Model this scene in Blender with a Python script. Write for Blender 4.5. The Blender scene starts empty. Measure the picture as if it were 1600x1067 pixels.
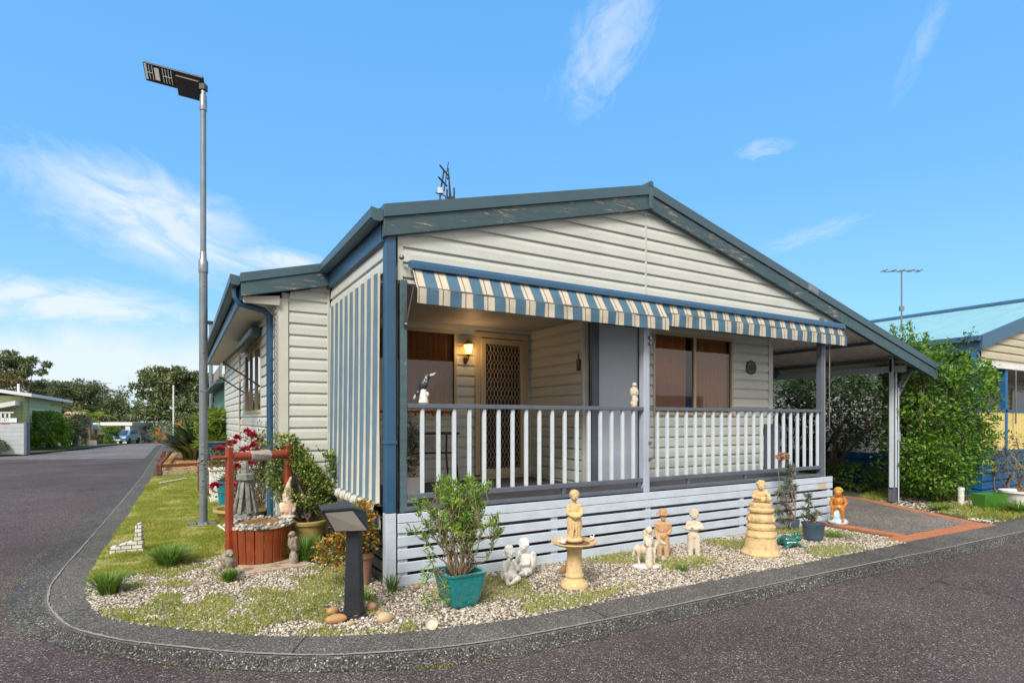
import bpy, bmesh, math, random
import numpy as np
from mathutils import Vector, Matrix, Euler
random.seed(7); rng = np.random.default_rng(7)
SC = bpy.context.scene; COL = SC.collection
R = math.radians; PI = math.pi
# ------------------------------------------------------------ camera
TH = R(30.3)
cam_d = bpy.data.cameras.new('camera'); cam = bpy.data.objects.new('camera', cam_d); COL.objects.link(cam)
cam.location = (-1.700, -5.294, 1.6); cam.rotation_euler = (R(90), 0, -TH)
cam_d.sensor_width = 36; cam_d.lens = 889/1600*36; cam_d.shift_y = (655-533.5)/1600
cam_d.clip_start = .05; cam_d.clip_end = 3000
SC.camera = cam
# ------------------------------------------------------------ light
SUN_AZ = R(-132)     # measured from +Y clockwise: the sun stands behind the camera's left shoulder
SUN_EL = R(44)
sd = Vector((math.sin(SUN_AZ)*math.cos(SUN_EL), math.cos(SUN_AZ)*math.cos(SUN_EL), math.sin(SUN_EL)))
sl = bpy.data.lights.new('sun', 'SUN'); so = bpy.data.objects.new('sun', sl); COL.objects.link(so)
sl.energy = 1.9; sl.angle = R(20); sl.color = (1, .95, .87)
so.rotation_euler = sd.to_track_quat('Z', 'Y').to_euler(); so.location = (0, 0, 60)
SC.view_settings.view_transform = 'Standard'; SC.view_settings.look = 'None'
SC.view_settings.exposure = 1.08; SC.view_settings.gamma = 1
# ------------------------------------------------------------ node helpers
class NT:
    def __init__(s, nt): s.nt = nt; s.N = nt.nodes; s.L = nt.links
    def n(s, t, **kw):
        x = s.N.new(t)
        for k, v in kw.items(): setattr(x, k, v)
        return x
    def put(s, sock, v):
        if v is None: return
        if isinstance(v, bpy.types.NodeSocket): s.L.new(v, sock)
        else: sock.default_value = v
    def m(s, op, a, b=None, c=None, clamp=False):
        x = s.n('ShaderNodeMath', operation=op, use_clamp=clamp)
        s.put(x.inputs[0], a); s.put(x.inputs[1], b)
        if c is not None: s.put(x.inputs[2], c)
        return x.outputs[0]
    def mix(s, f, a, b, mode='MIX'):
        x = s.n('ShaderNodeMix', data_type='RGBA', blend_type=mode)
        s.put(x.inputs[0], f)
        s.put(x.inputs[6], a if isinstance(a, bpy.types.NodeSocket) else (*a[:3], 1))
        s.put(x.inputs[7], b if isinstance(b, bpy.types.NodeSocket) else (*b[:3], 1))
        return x.outputs[2]
    def ramp(s, f, stops, interp='LINEAR'):
        x = s.n('ShaderNodeValToRGB'); x.color_ramp.interpolation = interp
        e = x.color_ramp.elements
        while len(e) < len(stops): e.new(.5)
        for i, (p, c) in enumerate(stops):
            e[i].position = p; e[i].color = (*c[:3], 1) if hasattr(c, '__len__') else (c, c, c, 1)
        s.put(x.inputs[0], f); return x.outputs[0]
    def noise(s, vec, scale, detail=4, rough=.6, dist=0):
        x = s.n('ShaderNodeTexNoise'); s.put(x.inputs['Vector'], vec)
        x.inputs['Scale'].default_value = scale; x.inputs['Detail'].default_value = detail
        x.inputs['Roughness'].default_value = rough; x.inputs['Distortion'].default_value = dist
        return x.outputs['Fac']
    def voro(s, vec, scale, feat='F1', out='Distance'):
        x = s.n('ShaderNodeTexVoronoi', feature=feat); s.put(x.inputs['Vector'], vec); x.inputs['Scale'].default_value = scale
        return x.outputs[out]
    def mapr(s, v, a, b, c=0., d=1.):
        x = s.n('ShaderNodeMapRange'); s.put(x.inputs[0], v)
        for i, q in enumerate((a, b, c, d)): x.inputs[i+1].default_value = q
        return x.outputs[0]
    def sep(s, v):
        x = s.n('ShaderNodeSeparateXYZ'); s.put(x.inputs[0], v); return x.outputs
    def comb(s, x_, y_, z_):
        x = s.n('ShaderNodeCombineXYZ')
        for i, q in enumerate((x_, y_, z_)): s.put(x.inputs[i], q)
        return x.outputs[0]
    def scl(s, v, sc, rot=(0, 0, 0), loc=(0, 0, 0)):
        x = s.n('ShaderNodeMapping'); s.put(x.inputs[0], v)
        x.inputs['Location'].default_value = loc; x.inputs['Rotation'].default_value = rot; x.inputs['Scale'].default_value = sc
        return x.outputs[0]
# ------------------------------------------------------------ world
W = bpy.data.worlds.new('World'); SC.world = W; W.use_nodes = True
t = NT(W.node_tree); t.N.clear()
sky = t.n('ShaderNodeTexSky', sky_type='NISHITA', sun_disc=False)
sky.sun_elevation = SUN_EL; sky.sun_rotation = SUN_AZ; sky.air_density = 1.0; sky.dust_density = .6; sky.ozone_density = 2.5
dv = t.n('ShaderNodeTexCoord').outputs['Generated']
o = t.sep(dv)
az = t.m('MULTIPLY', t.m('ARCTAN2', o[0], o[1]), 180/PI)          # degrees clockwise from the house's depth axis
el = t.m('MULTIPLY', t.m('ARCSINE', o[2]), 180/PI)
def cloud(a0, e0, sa, se, rot, nscale, aniso, thr, gain, seed):
    """wispy cloud round the compass point a0 at elevation e0 (degrees)"""
    c, s_ = math.cos(R(rot)), math.sin(R(rot))
    x = t.m('SUBTRACT', az, a0); y = t.m('SUBTRACT', el, e0)
    u = t.m('ADD', t.m('MULTIPLY', x, c), t.m('MULTIPLY', y, s_))
    v = t.m('SUBTRACT', t.m('MULTIPLY', y, c), t.m('MULTIPLY', x, s_))
    q = t.m('ADD', t.m('POWER', t.m('DIVIDE', u, sa), 2), t.m('POWER', t.m('DIVIDE', v, se), 2))
    msk = t.m('POWER', 2.718, t.m('MULTIPLY', q, -1))
    n1 = t.noise(t.comb(t.m('MULTIPLY', u, nscale), t.m('MULTIPLY', v, nscale*aniso), seed), 1, 7, .62, 1.1)
    return t.m('MULTIPLY', t.mapr(t.m('MULTIPLY', msk, n1), thr, thr+.33), gain, clamp=True)
cl = None
for a in [(-1.5, 16.4, 11, 4.2, -16, .17, 2.2, .17, .9, 1.3), (8, 14.4, 6, 1.3, -4, .2, 2.5, .17, .9, 9.7), (-9, 9.0, 13, 2.2, 0, .15, 3.2, .17, 1.0, 4.1), (-4, 3.6, 22, 4, 0, .07, 2, .08, 1.0, 7.9), (40, 33.5, 8, 4.2, 48, .30, 1.5, .22, .5, 2.2),
          (54, 23.5, 3.2, 1.0, 0, .5, 2, .24, .4, 5.5), (58, 16, 6, 1.1, 12, .4, 3, .25, .3, 8.1), (66, 28, 5, 1.2, 60, .35, 2.0, .27, .25, 3.7), (-10, 33, 6, 1.5, 10, .2, 2, .3, .3, 6.1)]:
    x = cloud(*a); cl = x if cl is None else t.m('MAXIMUM', cl, x)
SKY_TINT = (.77, 1.43, 1.68)
skc = t.mix(1.0, sky.outputs[0], SKY_TINT, 'MULTIPLY')
# hz = t.m('POWER', 2.718, t.m('MULTIPLY', t.m('ABSOLUTE', el), -.11))
grad = t.ramp(t.mapr(el, 0, 45), [(0, (.47, .70, .97)), (.16, (.34, .62, .97)), (.45, (.20, .52, .98)), (1, (.135, .46, .98))])
skc = t.mix(.8, skc, t.mix(1., grad, (5.25, 5.25, 5.25), 'MULTIPLY'))
skc = t.mix(t.m('MULTIPLY', cl, .85), skc, (4.7, 5.1, 5.5))
# the rest of the sky, behind and above the camera, is a bright even cloud deck added unseen to offset the blue fill
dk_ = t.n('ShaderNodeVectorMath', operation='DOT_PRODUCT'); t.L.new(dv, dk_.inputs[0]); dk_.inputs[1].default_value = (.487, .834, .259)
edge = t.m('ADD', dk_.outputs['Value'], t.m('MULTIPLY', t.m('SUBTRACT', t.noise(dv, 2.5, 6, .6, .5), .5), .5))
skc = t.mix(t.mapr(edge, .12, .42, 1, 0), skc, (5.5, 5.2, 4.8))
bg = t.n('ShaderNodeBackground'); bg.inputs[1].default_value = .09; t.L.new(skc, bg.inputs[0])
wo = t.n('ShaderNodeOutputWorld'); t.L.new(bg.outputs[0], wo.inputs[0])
# ------------------------------------------------------------ materials
MATS = {}
def mat(name, col=(.5, .5, .5), rough=.6, metal=0., var=.12, vscale=3., bump=0., bscale=40., spec=.5, col2=None, c2scale=2., c2thr=(.45, .65), coat=0., fn=None, emis=None, space='Object'):
    m = bpy.data.materials.new(name); m.use_nodes = True; MATS[name] = m
    t = NT(m.node_tree); b = t.N['Principled BSDF']
    co = t.n('ShaderNodeTexCoord').outputs[space]
    base = col
    n1 = t.noise(co, vscale, 6, .65)
    if col2 is not None: base = t.mix(t.mapr(t.noise(co, c2scale, 6, .7), *c2thr), base, col2)
    if fn: base = fn(t, co, base, b)
    base = t.mix(1.0, base, t.ramp(n1, [(.25, (1-var,)*3), (.75, (1+var*.4,)*3)]), 'MULTIPLY')
    t.L.new(base, b.inputs['Base Color'])
    t.put(b.inputs['Roughness'], t.mapr(n1, .2, .8, max(0, rough-.07), min(1, rough+.07)))
    b.inputs['Metallic'].default_value = metal; b.inputs['Specular IOR Level'].default_value = spec
    b.inputs['Coat Weight'].default_value = coat
    if bump:
        x = t.n('ShaderNodeBump'); x.inputs['Strength'].default_value = 1; x.inputs['Distance'].default_value = bump
        t.L.new(t.noise(co, bscale, 5, .7), x.inputs['Height']); t.L.new(x.outputs[0], b.inputs['Normal'])
    if emis: b.inputs['Emission Color'].default_value = (*emis[0], 1); b.inputs['Emission Strength'].default_value = emis[1]
    return m
def leafmat(name, cols, trans=.25, rough=.5, cl=None):
    m = bpy.data.materials.new(name); m.use_nodes = True; MATS[name] = m
    t = NT(m.node_tree); b = t.N['Principled BSDF']
    g = t.n('ShaderNodeNewGeometry'); co = t.n('ShaderNodeTexCoord').outputs['Object']
    k = len(cols)
    rnd = g.outputs['Random Per Island']
    if cl: rnd = t.m('ADD', t.m('MULTIPLY', rnd, .4), t.mapr(t.noise(co, cl, 4, .7), .3, .7, 0, .6))
    c = t.ramp(rnd, [(i/(k-1), q) for i, q in enumerate(cols)])
    t.L.new(c, b.inputs['Base Color']); b.inputs['Roughness'].default_value = rough; b.inputs['Specular IOR Level'].default_value = .35
    tr = t.n('ShaderNodeBsdfTranslucent'); t.L.new(c, tr.inputs[0])
    mx = t.n('ShaderNodeMixShader'); mx.inputs[0].default_value = trans
    t.L.new(b.outputs[0], mx.inputs[1]); t.L.new(tr.outputs[0], mx.inputs[2]); t.L.new(mx.outputs[0], t.N['Material Output'].inputs[0])
    return m
def peel(thr, c=(.42, .27, .2), sx=(2.2, 2.2, 22)):
    def fn(t, co, base, b):
        q = t.noise(t.scl(co, sx), 1.4, 10, .8, .8); w = t.noise(co, .9, 3)
        k = t.mapr(t.m('ADD', q, t.m('MULTIPLY', t.m('SUBTRACT', w, .5), .5)), thr, thr+.025)
        dirt = t.mapr(t.noise(t.scl(co, (1.2, 1.2, 9)), 2, 6), .45, .7, 0, .45)
        return t.mix(k, t.mix(dirt, base, tuple(v*.45 for v in base)), c)
    return fn
def stain(sc=(6, 6, .8), amt=.35, dark=.55, tint=(1, 1, 1)):
    def fn(t, co, base, b):
        k = t.mapr(t.noise(t.scl(co, sc), 1.6, 7, .7), .48, .78, 0, amt)
        return t.mix(k, base, tuple(v*dark*q for v, q in zip(base, tint)))
    return fn
def stripes(axis, period=.245):
    def fn(t, co, base, b):
        x = t.m('FRACT', t.m('DIVIDE', t.m('ADD', t.sep(co)[axis], 10), period))
        B = (.085, .175, .26); Cc = (.60, .55, .45); D = (.18, .12, .10); T_ = (.36, .30, .24)
        c = t.ramp(x, [(0, Cc), (.12, T_), (.145, B), (.63, T_), (.655, Cc), (.79, T_), (.81, D), (.83, T_), (.85, Cc)], 'CONSTANT')
        return t.mix(t.mapr(t.noise(co, 3, 7, .7), .42, .7, 0, .6), c, t.mix(1., c, (.58, .57, .54), 'MULTIPLY'))
    return fn
mat('siding', (.58, .60, .565), .45, var=.10, vscale=1.5, fn=stain((1.4, 1.4, 6), .38, .74, (1, .97, .88)), bump=.0006, bscale=30)
mat('trim_cream', (.56, .57, .52), .45, var=.1)
mat('beige_metal', (.52, .42, .28), .4, var=.1)
mat('blue_metal', (.034, .105, .20), .38, var=.12, fn=stain())
mat('roof_steel', (.052, .105, .140), .42, var=.16, fn=stain((2, 2, 2), .3, .7))
mat('fascia_paint', (.050, .098, .120), .55, var=.2, fn=peel(.585), bump=.002, bscale=25)
mat('fascia_paint_weathered', (.058, .115, .140), .55, var=.2, fn=peel(.60, (.25, .3, .3)), bump=.002, bscale=25)
mat('slat_paint', (.57, .65, .76), .5, var=.16, vscale=4, fn=stain((1.5, 1.5, 12), .4, .6, (1, 1, .95)), bump=.0012, bscale=20)
mat('slate_paint', (.115, .135, .175), .5, var=.18, fn=stain((5, 5, 5), .3, .6), bump=.0008)
mat('baluster_paint', (.62, .70, .77), .5, var=.14, fn=stain((5, 5, 2), .35, .62, (1, 1.05, .9)))
mat('lilac_paint', (.47, .51, .60), .5, var=.10)
mat('weathered_post', (.085, .15, .18), .7, var=.3, fn=peel(.59, (.34, .3, .22), (20, 20, 2.5)), bump=.002)
mat('deck_board', (.09, .09, .105), .65, var=.3)
mat('ceiling_board', (.44, .42, .38), .6, var=.08)
mat('awning_fabric', rough=.85, var=.08, fn=stripes(0), spec=.2)
def curtain_stripes(t, co, base, b):
    x = t.m('FRACT', t.m('DIVIDE', t.m('ADD', t.sep(co)[1], 10.06), .232))
    c = t.ramp(x, [(0, (.60, .58, .50)), (.26, (.32, .36, .37)), (.30, (.13, .21, .28)), (.66, (.13, .21, .28)), (.70, (.32, .36, .37)), (.74, (.60, .58, .50)), (.86, (.25, .2, .17)), (.88, (.60, .58, .50))], 'CONSTANT')
    return t.mix(t.mapr(t.noise(co, 3, 7, .7), .42, .7, 0, .6), c, t.mix(1., c, (.58, .57, .54), 'MULTIPLY'))
mat('curtain_fabric', rough=.85, var=.08, fn=curtain_stripes, spec=.2)
mat('galvanised', (.30, .33, .36), .42, .75, var=.3, vscale=14)
mat('galv_sheet', (.84, .83, .83), .5, .0, var=.2, vscale=6)
mat('pole_paint', (.22, .26, .29), .45, .35, var=.25, vscale=5, fn=stain((9, 9, 1.2), .4, .55))
mat('black_metal', (.02, .02, .022), .42, var=.2)
mat('charcoal_plastic', (.028, .032, .040), .42, var=.3, vscale=7, fn=stain((4, 4, 1), .3, .5))
mat('solar_panel_face', (.30, .28, .25), .35, var=.12)
mat('led_bar', (.75, .78, .8), .3, var=.05)
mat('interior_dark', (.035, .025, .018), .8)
mat('blind_fabric', (.56, .30, .12), .8, var=.3, vscale=2)
mat('chain_metal', (.25, .24, .22), .4, .8)
mat('mesh_bronze', (.48, .38, .29), .45, .2, var=.15)
mat('brass', (.25, .15, .05), .35, .8)
def glassmat(name, tint, alpha):
    m = bpy.data.materials.new(name); m.use_nodes = True; MATS[name] = m
    t = NT(m.node_tree); t.N.clear()
    g = t.n('ShaderNodeBsdfGlossy'); g.inputs['Roughness'].default_value = .02; g.inputs['Color'].default_value = (.9, .92, .95, 1)
    tr = t.n('ShaderNodeBsdfTransparent'); tr.inputs[0].default_value = (*tint, 1)
    lw = t.n('ShaderNodeFresnel'); lw.inputs[0].default_value = 1.56
    mx = t.n('ShaderNodeMixShader'); t.L.new(t.m('ADD', t.m('MULTIPLY', lw.outputs[0], .9), alpha, clamp=True), mx.inputs[0])
    t.L.new(tr.outputs[0], mx.inputs[1]); t.L.new(g.outputs[0], mx.inputs[2])
    out = t.n('ShaderNodeOutputMaterial'); t.L.new(mx.outputs[0], out.inputs[0])
glassmat('window_glass', (.85, .72, .6), .03)
# ------------------------------------------------------------ mesh helpers
def link(name, me, m=None, parent=None):
    o = bpy.data.objects.new(name, me); COL.objects.link(o)
    if m: me.materials.append(MATS[m] if isinstance(m, str) else m)
    if parent: o.parent = parent
    return o
def tag(o, label=None, cat=None, group=None, kind=None):
    if label: o['label'] = label
    if cat: o['category'] = cat
    if group: o['group'] = group
    if kind: o['kind'] = kind
    return o
def empty(name, loc, label=None, cat=None, group=None, rz=0):
    o = bpy.data.objects.new(name, None); COL.objects.link(o); o.location = loc; o.rotation_euler = (0, 0, rz)
    o.empty_display_size = .1
    return tag(o, label, cat, group)
def copy_tree(o, parent=None, loc=None, rz=None, label=None, scale=None):
    c = o.copy(); COL.objects.link(c); c.parent = parent
    if loc is not None: c.location = loc
    if rz is not None: c.rotation_euler = (0, 0, rz)
    if scale is not None: c.scale = (scale,)*3
    if label: c['label'] = label
    for ch in [q for q in bpy.data.objects if q.parent == o]: copy_tree(ch, c)
    return c
def fast_mesh(name, V, F, smooth=False):
    """V (n,3) array, F (m,k) array with k corners per face"""
    V = np.asarray(V, np.float32); F = np.asarray(F, np.int32); k = F.shape[1]
    me = bpy.data.meshes.new(name); me.vertices.add(len(V)); me.vertices.foreach_set('co', V.ravel())
    me.loops.add(F.size); me.loops.foreach_set('vertex_index', F.ravel())
    me.polygons.add(len(F)); me.polygons.foreach_set('loop_start', np.arange(0, F.size, k, dtype=np.int32))
    me.polygons.foreach_set('loop_total', np.full(len(F), k, np.int32))
    me.polygons.foreach_set('use_smooth', np.full(len(F), smooth, bool))
    me.update(calc_edges=True); return me
class MB:
    def __init__(s): s.V = []; s.F = []; s.sm = []
    def add(s, V, F, smooth=False, M=None):
        b = len(s.V)
        for v in V:
            v = Vector(v)
            s.V.append(tuple(M @ v) if M is not None else tuple(v))
        for f in F: s.F.append(tuple(i+b for i in f)); s.sm.append(smooth)
        return s
    def box(s, x0, x1, y0, y1, z0, z1, M=None):
        V = [(x, y, z) for z in (z0, z1) for y in (y0, y1) for x in (x0, x1)]
        return s.add(V, [(0, 2, 3, 1), (4, 5, 7, 6), (0, 1, 5, 4), (2, 6, 7, 3), (0, 4, 6, 2), (1, 3, 7, 5)], M=M)
    def beam(s, p, q, w, h, up=(0, 0, 1)):
        p = Vector(p); q = Vector(q); d = q-p; L = d.length; d.normalize()
        side = d.cross(Vector(up)).normalized(); u = side.cross(d)
        M = Matrix.Translation(p) @ Matrix((d, side, u)).transposed().to_4x4()
        return s.box(0, L, -w/2, w/2, -h/2, h/2, M)
    def tube(s, pts, r, n=8, caps=True, smooth=True):
        pts = [Vector(p) for p in pts]; m = len(pts)
        rs = r if hasattr(r, '__len__') else [r]*m
        V = []; prev = None
        for i, p in enumerate(pts):
            d = (pts[min(i+1, m-1)]-pts[max(i-1, 0)]).normalized()
            a = prev if prev is not None else (Vector((0, 0, 1)) if abs(d.z) < .9 else Vector((1, 0, 0)))
            a = (a-d*a.dot(d)).normalized(); prev = a; b2 = d.cross(a)
            for k in range(n):
                an = 2*PI*k/n; V.append(p+(a*math.cos(an)+b2*math.sin(an))*rs[i])
        F = [(i*n+k, i*n+(k+1) % n, (i+1)*n+(k+1) % n, (i+1)*n+k) for i in range(m-1) for k in range(n)]
        if caps: F += [tuple(range(n-1, -1, -1)), tuple(range((m-1)*n, m*n))]
        return s.add(V, F, smooth)
    def lathe(s, prof, n=32, c=(0, 0, 0), closed=False, sq=None, smooth=True):
        """prof = (radius, z) list; sq = exponent for squarish sections"""
        V = []; c = Vector(c)
        for r, z in prof:
            for k in range(n):
                a = 2*PI*k/n; x, y = math.cos(a), math.sin(a)
                if sq: q = (abs(x)**sq+abs(y)**sq)**(-1/sq); x *= q; y *= q
                V.append(c+Vector((r*x, r*y, z)))
        m = len(prof)
        F = [(i*n+k, i*n+(k+1) % n, (i+1)*n+(k+1) % n, (i+1)*n+k) for i in range(m-1) for k in range(n)]
        if prof[0][0] > 1e-5: F.append(tuple(range(n-1, -1, -1)))
        if prof[-1][0] > 1e-5 and not (m == 2 and prof[0][0] < 1e-5): F.append(tuple(range((m-1)*n, m*n)))
        return s.add(V, F, smooth)
    def prism(s, poly, axis, a, b):
        """poly 2D list extruded along axis between a and b"""
        def P(u, v, w): return {'x': (w, u, v), 'y': (u, w, v), 'z': (u, v, w)}[axis]
        n = len(poly)
        V = [P(u, v, a) for u, v in poly]+[P(u, v, b) for u, v in poly]
        F = [tuple(range(n)), tuple(range(2*n-1, n-1, -1))]+[(i, (i+1) % n+0, (i+1) % n+n, i+n)[::-1] for i in range(n)]
        return s.add(V, F)
    def sphere(s, c, r, seg=12, rings=8, M=None, jit=0):
        r = r if hasattr(r, '__len__') else (r,)*3; c = Vector(c); V = [c+Vector((0, 0, -r[2]))]; F = []
        for i in range(1, rings):
            ph = PI*i/rings-PI/2
            for k in range(seg):
                a = 2*PI*k/seg; j = 1+random.uniform(-jit, jit)
                V.append(c+Vector((r[0]*math.cos(ph)*math.cos(a)*j, r[1]*math.cos(ph)*math.sin(a)*j, r[2]*math.sin(ph)*j)))
        V.append(c+Vector((0, 0, r[2]))); L = len(V)-1
        for k in range(seg): F.append((0, 1+(k+1) % seg, 1+k)); F.append((L, L-seg+k, L-seg+(k+1) % seg))
        for i in range(rings-2):
            for k in range(seg): F.append((1+i*seg+k, 1+i*seg+(k+1) % seg, 1+(i+1)*seg+(k+1) % seg, 1+(i+1)*seg+k))
        return s.add(V, F, True, M)
    def build(s, name, m, parent=None, bevel=0, loc=None):
        me = bpy.data.meshes.new(name); me.from_pydata(s.V, [], s.F)
        bm = bmesh.new(); bm.from_mesh(me); bmesh.ops.recalc_face_normals(bm, faces=bm.faces[:]); bm.to_mesh(me); bm.free()
        me.polygons.foreach_set('use_smooth', s.sm); me.update()
        o = link(name, me, m, parent)
        if loc: o.location = loc
        if any(s.sm) : 
            me.set_sharp_from_angle(angle=R(50))
        if bevel:
            b = o.modifiers.new('bevel', 'BEVEL'); b.width = bevel; b.segments = 1; b.limit_method = 'ANGLE'; b.angle_limit = R(50)
        return o
def each(name, m, parent, boxes, bevel=.003):
    for b in boxes: MB().box(*b).build(name, m, parent, bevel)
def bx(name, m, parent, *a, bevel=.003): return MB().box(*a).build(name, m, parent, bevel)
# ------------------------------------------------------------ the setting
def gz(y): return 0. if y < 38 else -.030*(y-38)
def asphalt(base, spk, spk2, sc=115, crack=.0):
    def fn(t, co, b0, b):
        v = t.n('ShaderNodeTexVoronoi'); t.put(v.inputs['Vector'], co); v.inputs['Scale'].default_value = sc
        rnd = t.sep(v.outputs['Color'])[0]
        c = t.ramp(rnd, [(0, tuple(q*.35 for q in base)), (.45, base), (.72, spk), (.93, spk2), (1, (.5, .48, .46))])
        big = t.ramp(t.noise(co, .35, 5, .6), [(.3, (.64, .63, .64)), (.7, (1.22, 1.20, 1.20))])
        c = t.mix(1., c, big, 'MULTIPLY')
        st = t.mapr(t.noise(t.scl(co, (1.8, .5, 1), (0, 0, .25)), 1.1, 6, .7), .55, .72, 0, .35)
        c = t.mix(st, c, tuple(q*.55 for q in base))
        wp = t.mapr(t.noise(t.scl(co, (.12, 1.1, 1), (0, 0, .06)), 1, 5, .6, .4), .52, .68, 0, .38)
        c = t.mix(wp, c, spk)
        if crack:
            cv = t.n('ShaderNodeTexVoronoi', feature='DISTANCE_TO_EDGE'); cv.inputs['Scale'].default_value = .42
            wv = t.n('ShaderNodeVectorMath', operation='ADD'); t.L.new(co, wv.inputs[0])
            nv = t.n('ShaderNodeTexNoise'); t.L.new(co, nv.inputs['Vector']); nv.inputs['Scale'].default_value = 1.3; nv.inputs['Detail'].default_value = 8
            t.L.new(nv.outputs['Color'], wv.inputs[1]); t.L.new(wv.outputs[0], cv.inputs['Vector'])
            k = t.m('MULTIPLY', t.mapr(cv.outputs['Distance'], .0, .007, 1, 0), t.mapr(t.noise(co, .5, 3), .52, .6))
            c = t.mix(t.m('MULTIPLY', k, crack), c, tuple(q*.3 for q in base))
        bp = t.n('ShaderNodeBump'); bp.inputs['Strength'].default_value = .8; bp.inputs['Distance'].default_value = .006
        t.L.new(t.m('ADD', rnd, t.noise(co, 120, 3)), bp.inputs['Height']); t.L.new(bp.outputs[0], b.inputs['Normal'])
        return c
    return fn
mat('asphalt', rough=.9, var=.08, fn=asphalt((.086, .066, .065), (.124, .100, .098), (.185, .157, .153), 130, .8), spec=.25)
mat('old_asphalt', rough=.9, var=.15, fn=asphalt((.19, .175, .17), (.23, .21, .21), (.3, .28, .27)), spec=.2)
mat('kerb_concrete', rough=.9, var=.25, vscale=1.2, fn=asphalt((.118, .114, .104), (.165, .16, .146), (.225, .215, .195), 140, .5), spec=.25)
mat('kerb_pale', (.27, .26, .23), .9, var=.4, vscale=20)
mat('driveway_stamped', rough=.85, var=.25, vscale=2, fn=asphalt((.19, .175, .155), (.25, .235, .21), (.33, .31, .28), 70), spec=.3)
mat('earth', (.10, .085, .055), .95, var=.35, col2=(.06, .085, .03), c2scale=1.5, c2thr=(.4, .55))
mat('far_ground', (.07, .10, .03), .95, var=.4, vscale=.2, col2=(.14, .13, .06), c2scale=.15)
mat('mulch_base', (.46, .25, .085), .95, var=.35, vscale=30, bump=.02, bscale=30)
def lawnfn(t, co, b0, b):
    n = t.noise(co, 1.3, 6, .65); f = t.noise(co, 60, 4, .7)
    c = t.ramp(n, [(.32, (.19, .22, .045)), (.48, (.38, .35, .10)), (.6, (.50, .41, .19)), (.72, (.36, .27, .14))])
    return t.mix(1., c, t.ramp(f, [(.25, (.45, .45, .45)), (.7, (1.2, 1.2, 1.2))]), 'MULTIPLY')
mat('lawn_soil', rough=.95, var=.1, fn=lawnfn)
def gravelfn(t, co, b0, b):
    v = t.n('ShaderNodeTexVoronoi'); t.put(v.inputs['Vector'], co); v.inputs['Scale'].default_value = 48
    c = t.ramp(t.sep(v.outputs['Color'])[0], [(0, (.12, .09, .06)), (.4, (.36, .29, .21)), (.8, (.55, .47, .38)), (1, (.7, .65, .58))])
    return t.mix(t.mapr(v.outputs['Distance'], .3, .75), c, (.05, .04, .03))
mat('gravel_bed', rough=.9, var=.2, fn=gravelfn)
def pebmat():
    m = bpy.data.materials.new('pebble'); m.use_nodes = True; MATS['pebble'] = m; t = NT(m.node_tree); b = t.N['Principled BSDF']
    g = t.n('ShaderNodeNewGeometry')
    c = t.ramp(g.outputs['Random Per Island'], [(0, (.10, .085, .065)), (.2, (.27, .22, .165)), (.42, (.56, .51, .43)), (.6, (.42, .35, .26)), (.75, (.74, .72, .66)), (.9, (.48, .43, .35)), (1, (.30, .20, .13))])
    t.L.new(c, b.inputs['Base Color']); b.inputs['Roughness'].default_value = .75
pebmat()
def grid_sheet(name, m, x0, x1, y0, y1, z, ys, kind='structure'):
    V = []; F = []
    for y in ys: V += [(x0, y, z+gz(y)), (x1, y, z+gz(y))]
    for i in range(len(ys)-1): F.append((2*i, 2*i+1, 2*i+3, 2*i+2))
    return tag(link(name, fast_mesh(name, V, F), m), kind=kind)
ys = [-60, -20, 0, 20, 38, 42, 60, 100, 200]
g = grid_sheet('ground', 'far_ground', -900, 900, -900, 1500, -.115, [-900, -60, 0, 38, 42, 60, 100, 200, 201, 1500])
for v in g.data.vertices:
    if v.co.y > 200: v.co.z = -6.1
grid_sheet('road', 'asphalt', -40, 60, -9.5, 60, -.09, [-9.5, 0, 20, 38, 42, 60])
def poly_sheet(name, m, pts, z, kind='structure'):
    me = bpy.data.meshes.new(name); V = [(x, y, z+gz(y)) for x, y in pts]; me.from_pydata(V, [], [tuple(range(len(V)))])
    return tag(link(name, me, m), kind=kind)
poly_sheet('side_road', 'old_asphalt', [(-9.5, 26.7), (-2.7, 23.6), (-2.65, 38), (-5.6, 38), (-6.2, 34), (-7.9, 28.6), (-12, 26.5)], -.085)
poly_sheet('side_road', 'old_asphalt', [(-5.6, 38), (-2.65, 38), (-2.7, 110), (-6.2, 110)], -.085)
poly_sheet('verge', 'far_ground', [(-60, 20), (-14, 26.2), (-8.1, 29.2), (-6.5, 34.4), (-5.8, 38), (-60, 38)], -.03)
poly_sheet('verge', 'far_ground', [(-60, 38), (-5.8, 38), (-6.4, 110), (-60, 110)], -.03)
# kerb -----------------------------------------------------------------
def dense(pts, n=14):
    P = np.array(pts, float); out = []
    for i in range(len(P)-1):
        p0, p1, p2, p3 = P[max(i-1, 0)], P[i], P[i+1], P[min(i+2, len(P)-1)]
        for k in range(n):
            u = k/n
            out.append(.5*((2*p1)+(-p0+p2)*u+(2*p0-5*p1+4*p2-p3)*u*u+(-p0+3*p1-3*p2+p3)*u**3))
    out.append(P[-1]); return np.array(out)
K_in = dense([(-2.36, 38), (-2.36, 26), (-2.36, 13.4), (-2.44, 6.1), (-2.50, 2.9), (-2.50, 1.9), (-2.45, 1.25), (-2.35, .71), (-2.20, .30), (-1.88, -.10), (-1.45, -.50), (-1.0, -.85), (-.51, -1.10), (-.03, -1.26), (.6, -1.36), (1.2, -1.4), (2.77, -1.42), (3.9, -1.46), (6.3, -1.50), (9, -1.55), (14, -1.7), (34, -2.1)])
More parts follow.
